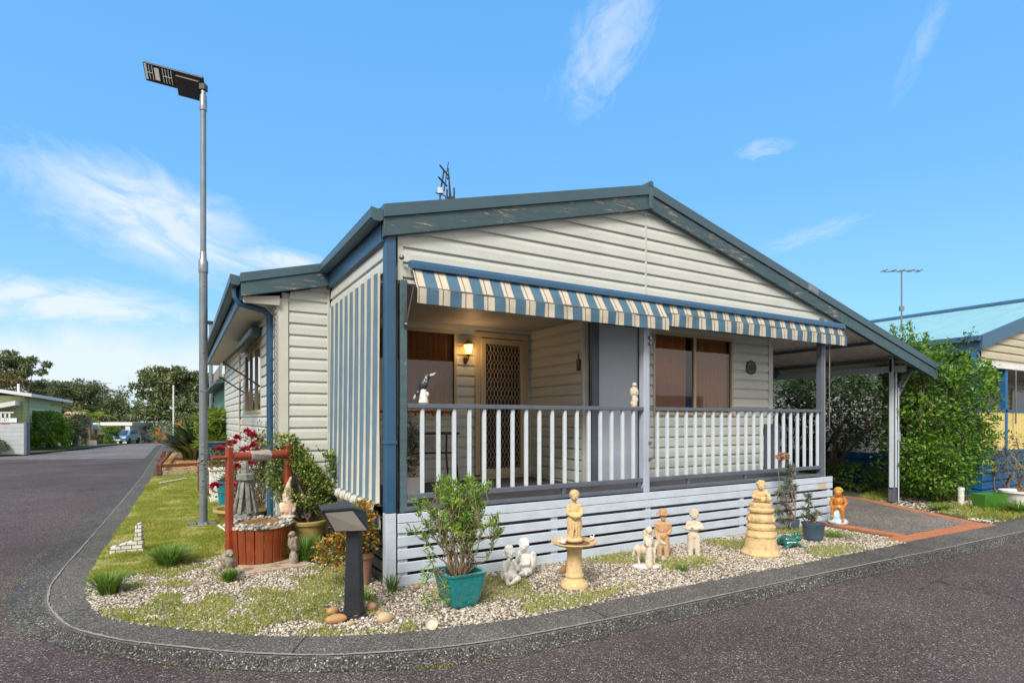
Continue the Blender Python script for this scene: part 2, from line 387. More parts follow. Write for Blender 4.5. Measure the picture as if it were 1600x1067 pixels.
K_cr = dense([(-2.62, 38), (-2.62, 26), (-2.62, 14), (-2.71, 6.4), (-2.77, 3.4), (-2.79, 2.2), (-2.77, 1.55), (-2.68, .95), (-2.46, .27), (-2.14, -.22), (-1.72, -.65), (-1.25, -1.06), (-.78, -1.36), (-.2, -1.58), (.28, -1.68), (.95, -1.74), (2.33, -1.79), (3.8, -1.82), (6.43, -1.91), (8.9, -1.98), (14, -2.1), (34, -2.5)])
K_out = dense([(-3.0, 38), (-3.0, 26), (-3.02, 12.4), (-3.07, 9.3), (-3.11, 6.75), (-3.14, 4.0), (-3.15, 2.4), (-3.08, 1.5), (-2.83, .68), (-2.52, .14), (-2.2, -.28), (-1.75, -.74), (-1.47, -.96), (-1.01, -1.30), (-.4, -1.60), (-.07, -1.71), (.36, -1.79), (.92, -1.84), (2.31, -1.87), (3.75, -1.90), (6.3, -2.0), (8.9, -2.08), (14, -2.2), (34, -2.6)])
def nearest(P, q): return P[np.argmin(((P-q)**2).sum(1))]
V = []; F = []; nl = 7
for c in K_cr:
    i_, o_ = nearest(K_in, c), nearest(K_out, c)
    d = o_-c; L = np.linalg.norm(d); 
    if L < .05: o_ = c+d/max(L, 1e-4)*.05
    rows = [(i_*1.0+(i_-c)*.12, -.006), (i_, .002), (i_*.5+c*.5, .004), (i_*.12+c*.88, .0), (c+(o_-c)*.05, -.012), (c+(o_-c)*.55, -.066), (o_, -.086)]
    for p, z in rows: V.append((p[0], p[1], z))
n = len(K_cr)
for i in range(n-1):
    for k in range(nl-1): F.append((i*nl+k, (i+1)*nl+k, (i+1)*nl+k+1, i*nl+k+1))
mat('gutter_concrete', rough=.9, var=.35, vscale=2.5, fn=asphalt((.062, .062, .058), (.10, .10, .094), (.19, .185, .17), 110, .5), spec=.25)
kerb = tag(link('kerb', fast_mesh('kerb', V, [f for i, f in enumerate(F) if i % (nl-1) < 4], False), 'kerb_concrete'), kind='structure')
tag(link('gutter_pan', fast_mesh('gutter_pan', V, [f for i, f in enumerate(F) if i % (nl-1) >= 4], True), 'gutter_concrete'), kind='structure')
V = []; F = []
for i, c in enumerate(K_cr):                     # pale line along the crest
    i_ = nearest(K_in, c); d = (i_-c)/max(np.linalg.norm(i_-c), 1e-4); w = .006+.005*math.sin(i*1.7)+.005*math.sin(i*.37)
    V += [(*(c+d*.012+d*w), .0065), (*(c+d*.004), .0035)]
for i in range(n-1): F.append((2*i, 2*i+2, 2*i+3, 2*i+1))
tag(link('kerb_edge_line', fast_mesh('kerb_edge_line', V, F), 'kerb_pale'), kind='structure')
jr = 0
for i in range(20, n-20):                        # tooled joints across the kerb
    jr += np.linalg.norm(K_cr[i]-K_cr[i-1])
    if jr > 2.4:
        jr = 0; i_ = nearest(K_in, K_cr[i]); o_ = nearest(K_out, K_cr[i]); d = (K_cr[i+1]-K_cr[i-1]); d /= np.linalg.norm(d); q = K_cr[i]+(i_-K_cr[i])*.12
        V = [(*(i_-d*.005), .0055), (*(i_+d*.005), .0055), (*(q+d*.005), .0040), (*(q-d*.005), .0040)]
        me = bpy.data.meshes.new('kerb_joint'); me.from_pydata(V, [], [(0, 1, 2, 3)]); tag(link('kerb_joint', me, 'black_metal'), kind='structure')
# ground inside the kerb ------------------------------------------------
ring = [(p[0], p[1]) for p in K_in]
poly_sheet('yard_ground', 'earth', ring+[(34, 38)], -.012)
grav_poly = [(p[0]+.0, p[1]) for p in K_in if p[1] < 1.9 and p[0] < 6.6]+[(6.62, -1.3), (6.62, .6), (-.1, .6), (-.1, 2.4), (-1.4, 2.2), (-2.4, 1.95)]
poly_sheet('gravel_base', 'gravel_bed', grav_poly, -.004)
lawn_poly = [(p[0]+.0, p[1]) for p in K_in if 1.6 < p[1] < 14.1][::1]+[(-2.40, 1.6), (-1.5, 2.0), (-.62, 2.2), (-.62, 14.0)]
poly_sheet('lawn_base', 'lawn_soil', lawn_poly, .002)
poly_sheet('mulch_bed', 'mulch_base', [(-2.28, 14.1), (-2.28, 26), (.6, 26), (.6, 14.1)], .012)
# pebbles ---------------------------------------------------------------
ph = (1+5**.5)/2
IC = np.array([(-1, ph, 0), (1, ph, 0), (-1, -ph, 0), (1, -ph, 0), (0, -1, ph), (0, 1, ph), (0, -1, -ph), (0, 1, -ph), (ph, 0, -1), (ph, 0, 1), (-ph, 0, -1), (-ph, 0, 1)])/1.9
IF = np.array([(0, 11, 5), (0, 5, 1), (0, 1, 7), (0, 7, 10), (0, 10, 11), (1, 5, 9), (5, 11, 4), (11, 10, 2), (10, 7, 6), (7, 1, 8), (3, 9, 4), (3, 4, 2), (3, 2, 6), (3, 6, 8), (3, 8, 9), (4, 9, 5), (2, 4, 11), (6, 2, 10), (8, 6, 7), (9, 8, 1)])
def in_poly(P, poly):
    x, y = P[:, 0], P[:, 1]; ins = np.zeros(len(P), bool); n = len(poly)
    for i in range(n):
        x1, y1 = poly[i]; x2, y2 = poly[(i+1) % n]
        c = ((y1 > y) != (y2 > y)) & (x < (x2-x1)*(y-y1)/(y2-y1+1e-12)+x1); ins ^= c
    return ins
def scatter(poly, n):
    p = np.array(poly); lo, hi = p.min(0), p.max(0)
    P = rng.uniform(lo, hi, (n, 2)); return P[in_poly(P, poly)]
def field(P, s, seed):
    """cheap smooth noise in 0..1"""
    r_ = np.random.default_rng(seed); out = np.zeros(len(P))
    for k in range(6):
        a = r_.uniform(0, 2*PI); f = s*(.6+r_.uniform()*1.4); out += np.sin((P[:, 0]*math.cos(a)+P[:, 1]*math.sin(a))*f+r_.uniform(0, 6.3))
    return .5+out/7
def pebbles(P, smin, smax, z0):
    n = len(P); s = rng.uniform(smin, smax, (n, 1, 1)); sc = rng.uniform(.65, 1.25, (n, 1, 3))*s; sc[:, :, 2] *= .65
    a = rng.uniform(0, 2*PI, n); tl = rng.uniform(-.5, .5, n)
    B = IC[None]*sc*rng.uniform(.8, 1.15, (n, 12, 1))
    ca, sa = np.cos(a)[:, None], np.sin(a)[:, None]
    z = B[:, :, 2]+B[:, :, 0]*np.sin(tl)[:, None]
    X = B[:, :, 0]*ca-B[:, :, 1]*sa; Y = B[:, :, 0]*sa+B[:, :, 1]*ca
    V = np.stack([X+P[:, 0:1], Y+P[:, 1:2], z+z0+sc[:, :, 2]*rng.uniform(-.1, .8, (n, 1))], 2).reshape(-1, 3)
    F = (IF[None]+np.arange(n)[:, None, None]*12).reshape(-1, 3); return V, F
P = scatter(grav_poly, 105000)
P = P[~((P[:, 0] > .1) & (P[:, 1] > -.035-.04*field(P, 9, 8)))]; P = P[rng.uniform(size=len(P)) < .35+1.1*field(P, 5, 31)]
green = field(P, 2.2, 5)*.55+field(P, 9, 15)*.45
keep = ~((P[:, 0] < -.2) & (green > .50+.08*(P[:, 0]+2)/2) & (rng.uniform(size=len(P)) < .45))
V, F = pebbles(P[keep], .0055, .0155, -.004)
P2 = scatter([(9.1, -1.45), (13.5, -1.6), (12.4, -.1), (12.4, 1.8), (10.35, 1.2)], 9000); P2 = P2[field(P2, 3, 21) < .56]; v2, f2 = pebbles(P2, .010, .022, -.01); F = np.concatenate([F, f2+len(V)]); V = np.concatenate([V, v2])
tag(link('gravel', fast_mesh('gravel', V, F, True), 'pebble'), 'pale pink and cream pebble gravel bed between the house and the kerb', 'gravel', kind='stuff')
P = scatter([(-2.25, 14.1), (-2.25, 20), (.3, 20), (.3, 14.1)], 2500)
# grass -----------------------------------------------------------------
leafmat('grass_lawn', [(.13, .19, .022), (.26, .32, .045), (.40, .42, .085), (.62, .54, .24)], .3, .6, cl=1.6)
leafmat('grass_lush', [(.05, .13, .012), (.10, .22, .02), (.17, .30, .04), (.25, .34, .08)], .3)
def blades(P, hmin, hmax, w, lean, hf=None, z0=0.):
    n = len(P); h = rng.uniform(hmin, hmax, n)*(1 if hf is None else hf); a = rng.uniform(0, 2*PI, n); b = rng.uniform(0, 2*PI, n)
    L = rng.uniform(.1, lean, n)*h; ww = w*rng.uniform(.6, 1.3, n)
    dx, dy = np.cos(a)*ww, np.sin(a)*ww; lx, ly = np.cos(b)*L, np.sin(b)*L
    Zg = np.full(n, z0)
    p0 = np.stack([P[:, 0]-dx, P[:, 1]-dy, Zg], 1); p1 = np.stack([P[:, 0]+dx, P[:, 1]+dy, Zg], 1)
    p2 = np.stack([P[:, 0]+dx*.7+lx*.45, P[:, 1]+dy*.7+ly*.45, Zg+h*.6], 1); p3 = np.stack([P[:, 0]+lx, P[:, 1]+ly, Zg+h], 1)
    V = np.stack([p0, p1, p2, p3], 1).reshape(-1, 3)
    F = (np.array([[0, 1, 2], [0, 2, 3]])[None]+np.arange(n)[:, None, None]*4).reshape(-1, 3); return V, F
P = scatter(lawn_poly, 330000); P = P[rng.uniform(size=len(P)) < np.clip(6.5/(P[:, 1]+3), .12, 1)*np.clip((field(P, 5, 41)*.6+field(P, 14, 42)*.4-.30)*4, .12, 1)]
V, F = blades(P, .018, .045, .0028, .9, hf=.7+.6*field(P, 3, 2)*(1+P[:, 1]*.05)); F_l = [F]; V_l = [V]
P = scatter([(-2.5, 1.9)]+[(p[0], p[1]) for p in K_in if p[1] < 1.9 and p[0] < -.1]+[(-.15, 1.6)], 90000)
gr = field(P, 2.2, 5)*.55+field(P, 9, 15)*.45; P = P[(gr > .50+.04*(P[:, 0]+2)/2)]
P = P[rng.uniform(size=len(P)) < .42]
V2, F2 = blades(P, .012, .05, .0028, .9)
V = np.concatenate([V, V2]); F = np.concatenate([F, F2+len(V_l[0])])
P = scatter([(-.4, -1.2), (1.2, -1.38), (6.3, -1.48), (6.3, -.1), (.1, -.1)], 26000)   # sparse weeds in the front strip
gr = field(P, 4.5, 11); P = P[gr > .64]
V3, F3 = blades(P, .015, .07, .0026, .8); b0 = len(V); V = np.concatenate([V, V3]); F = np.concatenate([F, F3+b0])
V4 = []
for k in range(70):                              # joint weeds along the kerb
    i = random.randrange(60, len(K_out)-60); c = K_out[i]+rng.normal(0, .006, 2)
    V4.append(c+rng.normal(0, (.05, .008), (10, 2)))
P = np.concatenate(V4); V5, F5 = blades(P, .006, .02, .003, 1.2, z0=-.088); b0 = len(V); V = np.concatenate([V, V5]); F = np.concatenate([F, F5+b0])
P = scatter([(9.2, -1.45), (14, -1.6), (14, -.2), (12.4, .2), (12.4, 1.8), (10.3, 1.2)], 26000); gr = field(P, 3, 21); P = P[gr > .48]
V6, F6 = blades(P, .02, .08, .004, .9); b0 = len(V); V = np.concatenate([V, V6]); F = np.concatenate([F, F6+b0])
tag(link('grass', fast_mesh('grass', V, F), 'grass_lawn'), 'short yellow green lawn with dry and bare patches beside the kerb', 'grass', kind='stuff')
def tuft(name, loc, n, r, h, label, group=None, m='grass_lush', cat='grass tuft', w=.0045):
    V = []; F = []
    for k in range(n):
        a = random.uniform(0, 2*PI); b = a+random.uniform(-.5, .5); rr = r*random.random()**.7*.35; hh = h*random.uniform(.55, 1.1); out = r*random.uniform(.25, 1.1)
        p = [Vector((math.cos(a)*rr, math.sin(a)*rr, -.01))]
        for q in (.35, .7, 1.):
            p.append(Vector((math.cos(a)*rr+math.cos(b)*out*q**1.6, math.sin(a)*rr+math.sin(b)*out*q**1.6, hh*(q-.32*q*q*out/r))))
        sd_ = Vector((-math.sin(b), math.cos(b), 0)); b0 = len(V)
        for q, wq in zip(p, (1, 1, .7, .1)): V += [tuple(q-sd_*w*wq), tuple(q+sd_*w*wq)]
        F += [(b0+2*i, b0+2*i+1, b0+2*i+3, b0+2*i+2) for i in range(3)]
    o = link(name, fast_mesh(name, V, F), m); o.location = loc
    return tag(o, label, cat, group)
tuft('grass_tuft', (-1.80, 2.0, 0), 420, .28, .27, 'broad clump of long green grass on the lawn in front of the lamp post')
tuft('grass_tuft', (-2.26, 1.10, 0), 330, .20, .24, 'dense green grass clump right at the kerb, in front of the white brick ornament')
tuft('grass_tuft', (-1.28, .98, 0), 160, .11, .15, 'small bright green grass tuft left of the owl statue at the wishing well')
tuft('grass_tuft', (-.48, 1.42, 0), 420, .24, .34, 'tall fresh green grass growing between the wishing well and the big shrub pot')
tuft('grass_tuft', (.02, -.12, 0), 60, .13, .2, 'weedy grass tuft at the foot of the corner post')
tuft('grass_tuft', (-.28, -.30, 0), 60, .11, .12, 'low green weed tuft in the gravel right of the solar light')
tuft('grass_tuft', (1.55, -.10, 0), 46, .16, .2, 'thin grass tuft against the slatted skirting behind the cherubs', w=.003)
tuft('grass_tuft', (3.30, -.25, 0), 60, .14, .13, 'thin weed tuft between the man statue and the boy statue', w=.003)
tuft('grass_tuft', (6.0, -.80, 0), 90, .25, .09, 'low spreading weed tuft in front of the blue pot', w=.004)
tuft('grass_tuft', (2.9, -1.0, 0), 60, .13, .1, 'small weed tuft in the gravel in front of the donkey statue', w=.003)
tuft('grass_tuft', (10.75, -1.25, 0), 260, .36, .26, 'long bright grass clump in front of the green planter', w=.006)
tuft('grass_tuft', (9.9, -.45, 0), 120, .35, .14, 'low grass tuft beside the drive under the big shrub', w=.006)
# driveway --------------------------------------------------------------
poly_sheet('driveway', 'driveway_stamped', [(6.78, -1.22), (8.75, -1.32), (10.05, 1.0), (10.05, 12), (7.3, 12), (6.78, .2)], .006)
def brickfn(t, co, b0, b):
    v = t.n('ShaderNodeTexVoronoi'); t.put(v.inputs['Vector'], co); v.inputs['Scale'].default_value = 4
    return t.mix(t.noise(co, 9, 4), (.40, .13, .06), (.52, .22, .11))
mat('paver_brick', rough=.85, var=.25, vscale=8, fn=brickfn, bump=.002)
def pavers(p, q, w, z, MBo):
    p = Vector((*p, 0)); q = Vector((*q, 0)); d = (q-p); L = d.length; d.normalize(); n_ = int(L/.082); s_ = Vector((-d.y, d.x, 0))
    for i in range(n_):
        c = p+d*(i+.5)*L/n_; M = Matrix.Translation(c) @ Matrix((d, s_, Vector((0, 0, 1)))).transposed().to_4x4()
        j = random.uniform(-.002, .002); MBo.box(-L/n_/2+.003, L/n_/2-.003, 0, w, z-.06, z+j, M)
mb = MB(); pavers((6.42, -1.47), (8.95, -1.56), .23, .012, mb); pavers((6.80, .25), (6.76, -1.24), .20, .0135, mb); pavers((8.95, -1.33), (10.24, 1.0), .20, .011, mb); pavers((10.26, 1.0), (10.26, 11), .2, .011, mb)
tag(mb.build('brick_paving', 'paver_brick', None, .002), kind='structure')
# ------------------------------------------------------------ siding
PITCH = .148
PROF = [(0., .0), (0., .025), (.03, .026), (.58, .023), (.76, .017), (.87, .004), (1., .001)]
def siding(mb, org, U, N, u0, u1, z0, z1, uf=None, zref=.0, pitch=PITCH):
    """lap boards from z0 to z1; uf(z)->(ua,ub) clips to a sloping roof"""
    U = Vector(U); N = Vector(N); org = Vector(org)
    k0 = math.floor((z0-zref)/pitch); k1 = math.ceil((z1-zref)/pitch)
    for k in range(k0, k1):
        zb = zref+k*pitch; pts = []
        for f, d in PROF:
            z = zb+f*pitch
            pts.append((min(max(z, z0), z1), d))
        rows = []
        for z, d in pts:
            a, b = (u0, u1) if uf is None else uf(z)
            if b < a: a = b = (a+b)/2
            rows.append((org+U*a+N*d+Vector((0, 0, z)), org+U*b+N*d+Vector((0, 0, z))))
        for (a, b), (c, d) in zip(rows, rows[1:]):
            if (a-c).length < 1e-5 and (b-d).length < 1e-5: continue
            i = len(mb.V); mb.V += [tuple(a), tuple(b), tuple(d), tuple(c)]; mb.F.append((i, i+1, i+2, i+3)); mb.sm.append(False)
def siding_holes(mb, org, U, N, u0, u1, z0, z1, holes, **kw):
    cuts = sorted({u0, u1, *[h[0] for h in holes], *[h[1] for h in holes]})
    for a, b in zip(cuts, cuts[1:]):
        hs = sorted([(h[2], h[3]) for h in holes if h[0] <= a+1e-6 and h[1] >= b-1e-6]); z = z0
        for q0, q1 in hs:
            if q0 > z+.001: siding(mb, org, U, N, a, b, z, q0, **kw)
            z = q1
        if z1 > z+.001: siding(mb, org, U, N, a, b, z, z1, **kw)
house = empty('house', (0, 0, 0), 'cream weatherboard home with blue trim, striped awnings and a slatted verandah on the street corner', 'house')
SL, SR = .261, -.253; XA, ZA = 3.37, 4.51
def zr(x): return ZA+(x-XA)*(SL if x < XA else -abs(SR)) if x < XA else ZA+(x-XA)*SR
# main walls ------------------------------------------------------------
Yf = .06
mb = MB()
def gclip(z):      # gable extents at height z under the barge boards
    zz = z+.29
    return max(.17, XA-(ZA-zz)/SL), min(XA-.012, 99)
def gclip2(z):
    zz = z+.29
    return XA+.012, min(7.62, XA+(ZA-zz)/abs(SR))
siding(mb, (0, Yf, 0), (1, 0, 0), (0, -1, 0), 0, 0, 2.93, 4.24, gclip, zref=3.14)
siding(mb, (0, Yf, 0), (1, 0, 0), (0, -1, 0), 0, 0, 2.93, 4.24, gclip2, zref=3.14)
mb.box(.02, 7.55, Yf+.003, Yf+.09, 2.93, 3.1)
mb.build('gable_wall', 'siding', house)
mb = MB(); mb.box(.13, .185, Yf-.022, Yf+.05, 2.95, 3.44).box(XA-.016, XA+.016, Yf-.022, Yf, 3.1, 4.22)
mb.beam((.13, Yf-.012, zr(.13)-.285), (XA, Yf-.012, ZA-.285), .03, .03); mb.beam((XA, Yf-.012, ZA-.285), (7.6, Yf-.012, zr(7.6)-.285), .03, .03)
mb.build('gable_trim', 'trim_cream', house, .002)
# back gable + solid wall behind so no light leaks through the attic
mb = MB(); mb.prism([(.1, 2.95), (.1, zr(.1)-.06), (XA, ZA-.06), (6.85, zr(6.85)-.06), (6.85, 2.95)], 'y', .16, .2)
mb.prism([(0, .4), (0, zr(0)-.06), (XA, ZA-.06), (6.8, zr(6.8)-.06), (6.8, .4)], 'y', 11.9, 12.0)
mb.box(6.72, 6.78, .72, 11.9, .3, 3.5); mb.box(-.60, 0, 11.78, 11.84, 0, 3.3)
mb.build('rear_wall', 'trim_cream', house)
# fascia / barge boards -------------------------------------------------
def barge(name, x0, x1, m, y0, y1, dz0, dz1):
    V = [(x0, zr(x0)+dz0), (x1, zr(x1)+dz0), (x1, zr(x1)+dz1), (x0, zr(x0)+dz1)]
    return MB().prism(V, 'y', y0, y1).build(name, m, house, .003)
barge('barge_board', -.03, XA, 'fascia_paint', -.035, .03, -.29, -.11)
barge('barge_board', XA+.001, 7.55, 'fascia_paint', -.035, .03, -.29, -.11)
barge('barge_board', 7.553, 10.76, 'fascia_paint_weathered', -.035, .03, -.29, -.11)
barge('barge_capping', -.035, XA, 'roof_steel', -.055, .05, -.112, .012)
barge('barge_capping', XA+.001, 10.78, 'roof_steel', -.055, .05, -.112, .012)
MB().box(XA-.03, XA+.03, -.062, .0, ZA-.29, ZA-.1).build('barge_joint_cover', 'roof_steel', house, .003)
m_ = MB(); m_.prism([(6.62, zr(6.62)-.09), (6.88, zr(6.88)-.09), (6.88, zr(6.88)+.015), (6.62, zr(6.62)+.015)], 'y', -.058, -.052); m_.build('flashing_patch', 'galvanised', house)
# roof sheets: corrugated, ribs running down the slope
def corr_roof(name, xs, y0, y1, m, amp=.017, per=.10, zoff=-.005, par=None, zf=zr, nper=8):
    n = int((y1-y0)/per*nper); yy = np.linspace(y0, y1, n); V = []; F = []
    zz = amp*np.sin(2*PI*(yy-y0)/per)
    for x in xs: V += [(x, y, zf(x)+zoff+q) for y, q in zip(yy, zz)]
    for i in range(len(xs)-1):
        for k in range(n-1): F.append((i*n+k, i*n+k+1, (i+1)*n+k+1, (i+1)*n+k))
    o = link(name, fast_mesh(name, V, F, True), m, par or house)
    s = o.modifiers.new('thick', 'SOLIDIFY'); s.thickness = .003; return o
corr_roof('roof_sheet', [XA, 10.8], .05, 12.2, 'galv_sheet', zoff=-.008)
corr_roof('roof_sheet', [-.04, XA], .05, 12.2, 'roof_steel', zoff=-.008)
corr_roof('wing_roof_sheet', [-1.09, -.05], 2.42, 12.2, 'roof_steel', zoff=-.008, zf=lambda x: 3.63+SL*x)
MB().tube([(XA, -.06, ZA+.02), (XA, 12.2, ZA+.02)], .035, 10).build('ridge_cap', 'roof_steel', house)
# gutters ---------------------------------------------------------------
def gutter(name, x, y0, y1, ztop, sgn=-1, m='blue_metal', par=None):
    p = [(0, -.02), (0, -.105), (.025, -.125), (.09, -.125), (.118, -.10), (.118, -.01), (.105, 0), (.105, -.02), (.108, -.095), (.085, -.115), (.03, -.115), (.01, -.1), (.01, -.02)]
    mb = MB().prism([(x+sgn*a, ztop+b) for a, b in p], 'y', y0, y1)
    mb.prism([(x+sgn*a, ztop+b) for a, b in ((0, -.02), (0, -.105), (.025, -.125), (.09, -.125), (.118, -.10), (.118, 0))], 'y', y0-.004, y0)
    return mb.build(name, m, par or house, 0)
gutter('gutter', -.035, -.03, 2.36, 3.595, m='roof_steel')
gutter('gutter', -1.06, 2.30, 12.1, 3.345, m='roof_steel')
MB().box(-.034, .0, .055, 2.34, 3.30, 3.56).build('side_fascia', 'blue_metal', house, .003)
MB().box(-1.058, -1.03, 2.42, 12.05, 3.06, 3.30).build('side_fascia', 'blue_metal', house, .003)
V = [(-1.06, 3.07), (-.03, 3.32), (-.03, 3.50), (-1.06, 3.25)]
MB().prism([(-1.06, 3.08), (.0, 3.335), (.0, 3.525), (-1.06, 3.245)], 'y', 2.24, 2.30).build('wing_barge_board', 'fascia_paint', house, .003)
MB().prism([(-1.07, 3.245), (.0, 3.525), (.0, 3.63), (-1.07, 3.355)], 'y', 2.225, 2.35).build('wing_barge_capping', 'roof_steel', house, .003)
MB().box(-1.03, -.60, 2.36, 12.0, 3.055, 3.075).build('soffit', 'ceiling_board', house)
MB().prism([(-1.03, 3.02), (-.62, 3.02), (-.62, 3.14), (-1.03, 3.09)], 'y', 2.30, 2.355).build('soffit_end', 'ceiling_board', house)
# wing walls ------------------------------------------------------------
mb = MB()
siding(mb, (0, 2.38, 0), (1, 0, 0), (0, -1, 0), -.50, 0, .30, 3.4, lambda z: (max(-.50, -(3.36-z-.02)/SL) if z > 3.2 else -.50, 0.0), zref=.02)
mb.box(-.58, .0, 2.384, 2.44, .1, 3.2)
mb.build('wing_front_wall', 'siding', house)
mb = MB(); siding_holes(mb, (-.62, 0, 0), (0, 1, 0), (-1, 0, 0), 2.42, 11.85, .30, 3.06, [(4.0, 6.35, 1.70, 2.78)], zref=.02)
mb.build('wing_side_wall', 'siding', house)
MB().box(-.650, -.51, 2.345, 2.375, .1, 3.12).box(-.650, -.622, 2.375, 2.46, .1, 3.06).build('corner_trim', 'trim_cream', house, .003)
each('corner_trim', 'trim_cream', house, [(-.65, -.6, 11.8, 11.87, .1, 3.06), (-.03, .0, 2.345, 2.38, .1, 3.3)])
MB().box(-.60, -.5, 2.5, 11.8, 0, .3).build('wing_base', 'charcoal_plastic', house)
mb = MB().tube([(-1.10, 2.52, 3.24), (-1.10, 2.52, 3.12), (-1.06, 2.52, 3.04), (-.78, 2.52, 2.98), (-.71, 2.52, 2.92), (-.70, 2.52, .05)], .043, 4)
mb.build('downpipe', 'blue_metal', house, .004)
MB().box(-.665, -.642, 7.3, 7.42, .3, 2.9).build('timber_batten', mat('batten_timber', (.50, .37, .18), .7, var=.3), house, .003)
# rear end of the house (skirt wall at the left side between post and wing)
# wing window with awning
def window(name, org, U, N, u0, u1, z0, z1, mull=1, m='beige_metal', par=None, blind=.35, fr=.045, depth=.25, proud=.03, glass='window_glass'):
    U = Vector(U); N = Vector(N); Z = Vector((0, 0, 1)); M = Matrix((U, N, Z)).transposed().to_4x4(); M.translation = Vector(org)
    f = MB(); f.box(u0, u1, -.03, proud, z1-fr, z1, M).box(u0, u1, -.03, proud+.012, z0, z0+fr, M).box(u0, u0+fr, -.028, proud-.002, z0+fr, z1-fr, M).box(u1-fr, u1, -.028, proud-.002, z0+fr, z1-fr, M)
    for k in range(1, mull+1):
        c = u0+(u1-u0)*k/(mull+1); f.box(c-fr*.5, c+fr*.5, -.026, proud-.006, z0+fr, z1-fr, M)
    w = f.build(name, m, par or house, .002)
    MB().add([M @ Vector(p) for p in ((u0+.02, 0, z0+.02), (u1-.02, 0, z0+.02), (u1-.02, 0, z1-.02), (u0+.02, 0, z1-.02))], [(0, 1, 2, 3)]).build('pane', glass, w)
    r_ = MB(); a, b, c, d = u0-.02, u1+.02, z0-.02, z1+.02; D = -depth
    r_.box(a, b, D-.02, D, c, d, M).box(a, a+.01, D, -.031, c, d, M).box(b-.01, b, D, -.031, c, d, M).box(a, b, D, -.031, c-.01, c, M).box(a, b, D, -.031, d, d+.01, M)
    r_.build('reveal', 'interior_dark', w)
    if blind:
        q = MB(); n_ = 60; wd = (u1-u0)*blind
        for (s0, s1) in ((u0+.03, u0+.03+wd), (u1-.03-wd, u1-.03)):
            P = [(s0+(s1-s0)*i/n_, -.075+.012*math.sin(i*.9)) for i in range(n_+1)]
            V = [M @ Vector((u, v, z)) for u, v in P for z in (z0+.03, z1-.03)]
            q.add(V, [(2*i, 2*i+2, 2*i+3, 2*i+1) for i in range(n_)], True)
        q.build('curtain', 'blind_fabric', w)
    return w
window('side_window', (-.62, 0, 0), (0, 1, 0), (-1, 0, 0), 4.0, 6.35, 1.70, 2.78, 2, blind=.3)
mat('old_timber', (.33, .24, .15), .8, var=.35)
aw = MB().box(-.80, -.64, 3.9, 6.5, 2.84, 2.98).build('side_awning', 'roof_steel', house, .03)
def awn_mesh(u0, u1, prof, wave=.0, n=40, axis='x', scallop=0.):
    V = []; m_ = len(prof)
    for i in range(n+1):
        u = u0+(u1-u0)*i/n
        for j, (d, z) in enumerate(prof):
            zz = z-(scallop*abs(math.sin(i*PI/4)) if j == m_-1 else 0)
            V.append((u, d, zz) if axis == 'x' else (d, u, zz))
    return V, [(i*m_+j, (i+1)*m_+j, (i+1)*m_+j+1, i*m_+j+1) for i in range(n) for j in range(m_-1)]
V, F = awn_mesh(3.95, 6.45, [(-.72, 2.9), (-.9, 2.72), (-1.16, 2.44), (-1.165, 2.30)], axis='y', scallop=.07)
link('side_awning_fabric', fast_mesh('f', V, F), mat('grey_fabric', (.26, .25, .22), .9, fn=stain()), aw)
MB().tube([(-.66, 4.0, 2.1), (-1.16, 4.0, 2.44)], .012, 6).tube([(-.66, 6.4, 2.1), (-1.16, 6.4, 2.44)], .012, 6).tube([(-.72, 6.5, 2.3), (-.72, 6.5, 1.6)], .01, 6).build('awning_arm', 'black_metal', aw)
# zigzag end of the siding beside the downpipe, drawn as chain links
mb = MB()
for i in range(72):
    z = 3.0-i*.034; a = i % 2
    mb.tube([(-.665+(.012*math.cos(q*PI/3) if a else 0), 2.33+(.0 if a else .012*math.cos(q*PI/3)), z+.02*math.sin(q*PI/3)) for q in range(7)], .0038, 5, False)
mb.build('siding_edge_links', 'chain_metal', house)
# soil pipe: verandah --------------------------------------------------
DK = .72
mb = MB()
for i in range(24): mb.box(.06, 7.15, .07+i*.09, .07+i*.09+.084, DK-.03, DK) if i < 7 else mb.box(.06, 2.98, .07+i*.09, .07+i*.09+.084, DK-.03, DK)
mb.build('deck', 'deck_board', house, .002)
MB().box(.1, 7.2, .0655, .0685, .40, DK-.032).box(.05, 7.2, 1.4, 1.45, .0, DK-.04).build('deck_bearer', 'slate_paint', house)
MB().box(.19, 7.16, .012, .066, .70, .742).build('deck_edge_rail', 'slate_paint', house, .003)
MB().box(.1, 6.8, .2, 2.24, 2.955, 2.975).build('verandah_ceiling', 'ceiling_board', house)
MB().box(6.8, 7.2, .1, .75, 2.955, 2.975).build('verandah_soffit', 'ceiling_board', house)
# verandah inner walls
mb = MB(); siding_holes(mb, (0, 2.2, 0), (1, 0, 0), (0, -1, 0), .05, 3.0, DK, 2.96, [(.25, 1.75, 1.6, 2.87), (2.03, 2.93, DK, 2.88)], zref=.02)
mb.box(.05, .25, 2.215, 2.26, .4, 2.96).box(1.75, 2.03, 2.215, 2.26, .4, 2.96).box(.25, 1.75, 2.215, 2.26, .4, 1.6)
mb.build('back_wall', 'siding', house)
mb = MB(); siding(mb, (3.02, 0, 0), (0, 1, 0), (-1, 0, 0), .86, 2.18, DK, 2.96, zref=.02); mb.box(3.022, 3.06, .8, 2.2, .4, 2.96)
mb.build('return_wall', 'siding', house)
mb = MB(); siding_holes(mb, (0, .72, 0), (1, 0, 0), (0, -1, 0), 3.95, 6.72, .35, 2.96, [(4.13, 5.85, 1.66, 2.87)], zref=.02)
mb.box(3.9, 4.13, .724, .77, .3, 2.96).box(5.85, 6.75, .724, .77, .3, 2.96).box(4.13, 5.85, .724, .77, .3, 1.66)
mb.build('front_room_wall', 'siding', house)
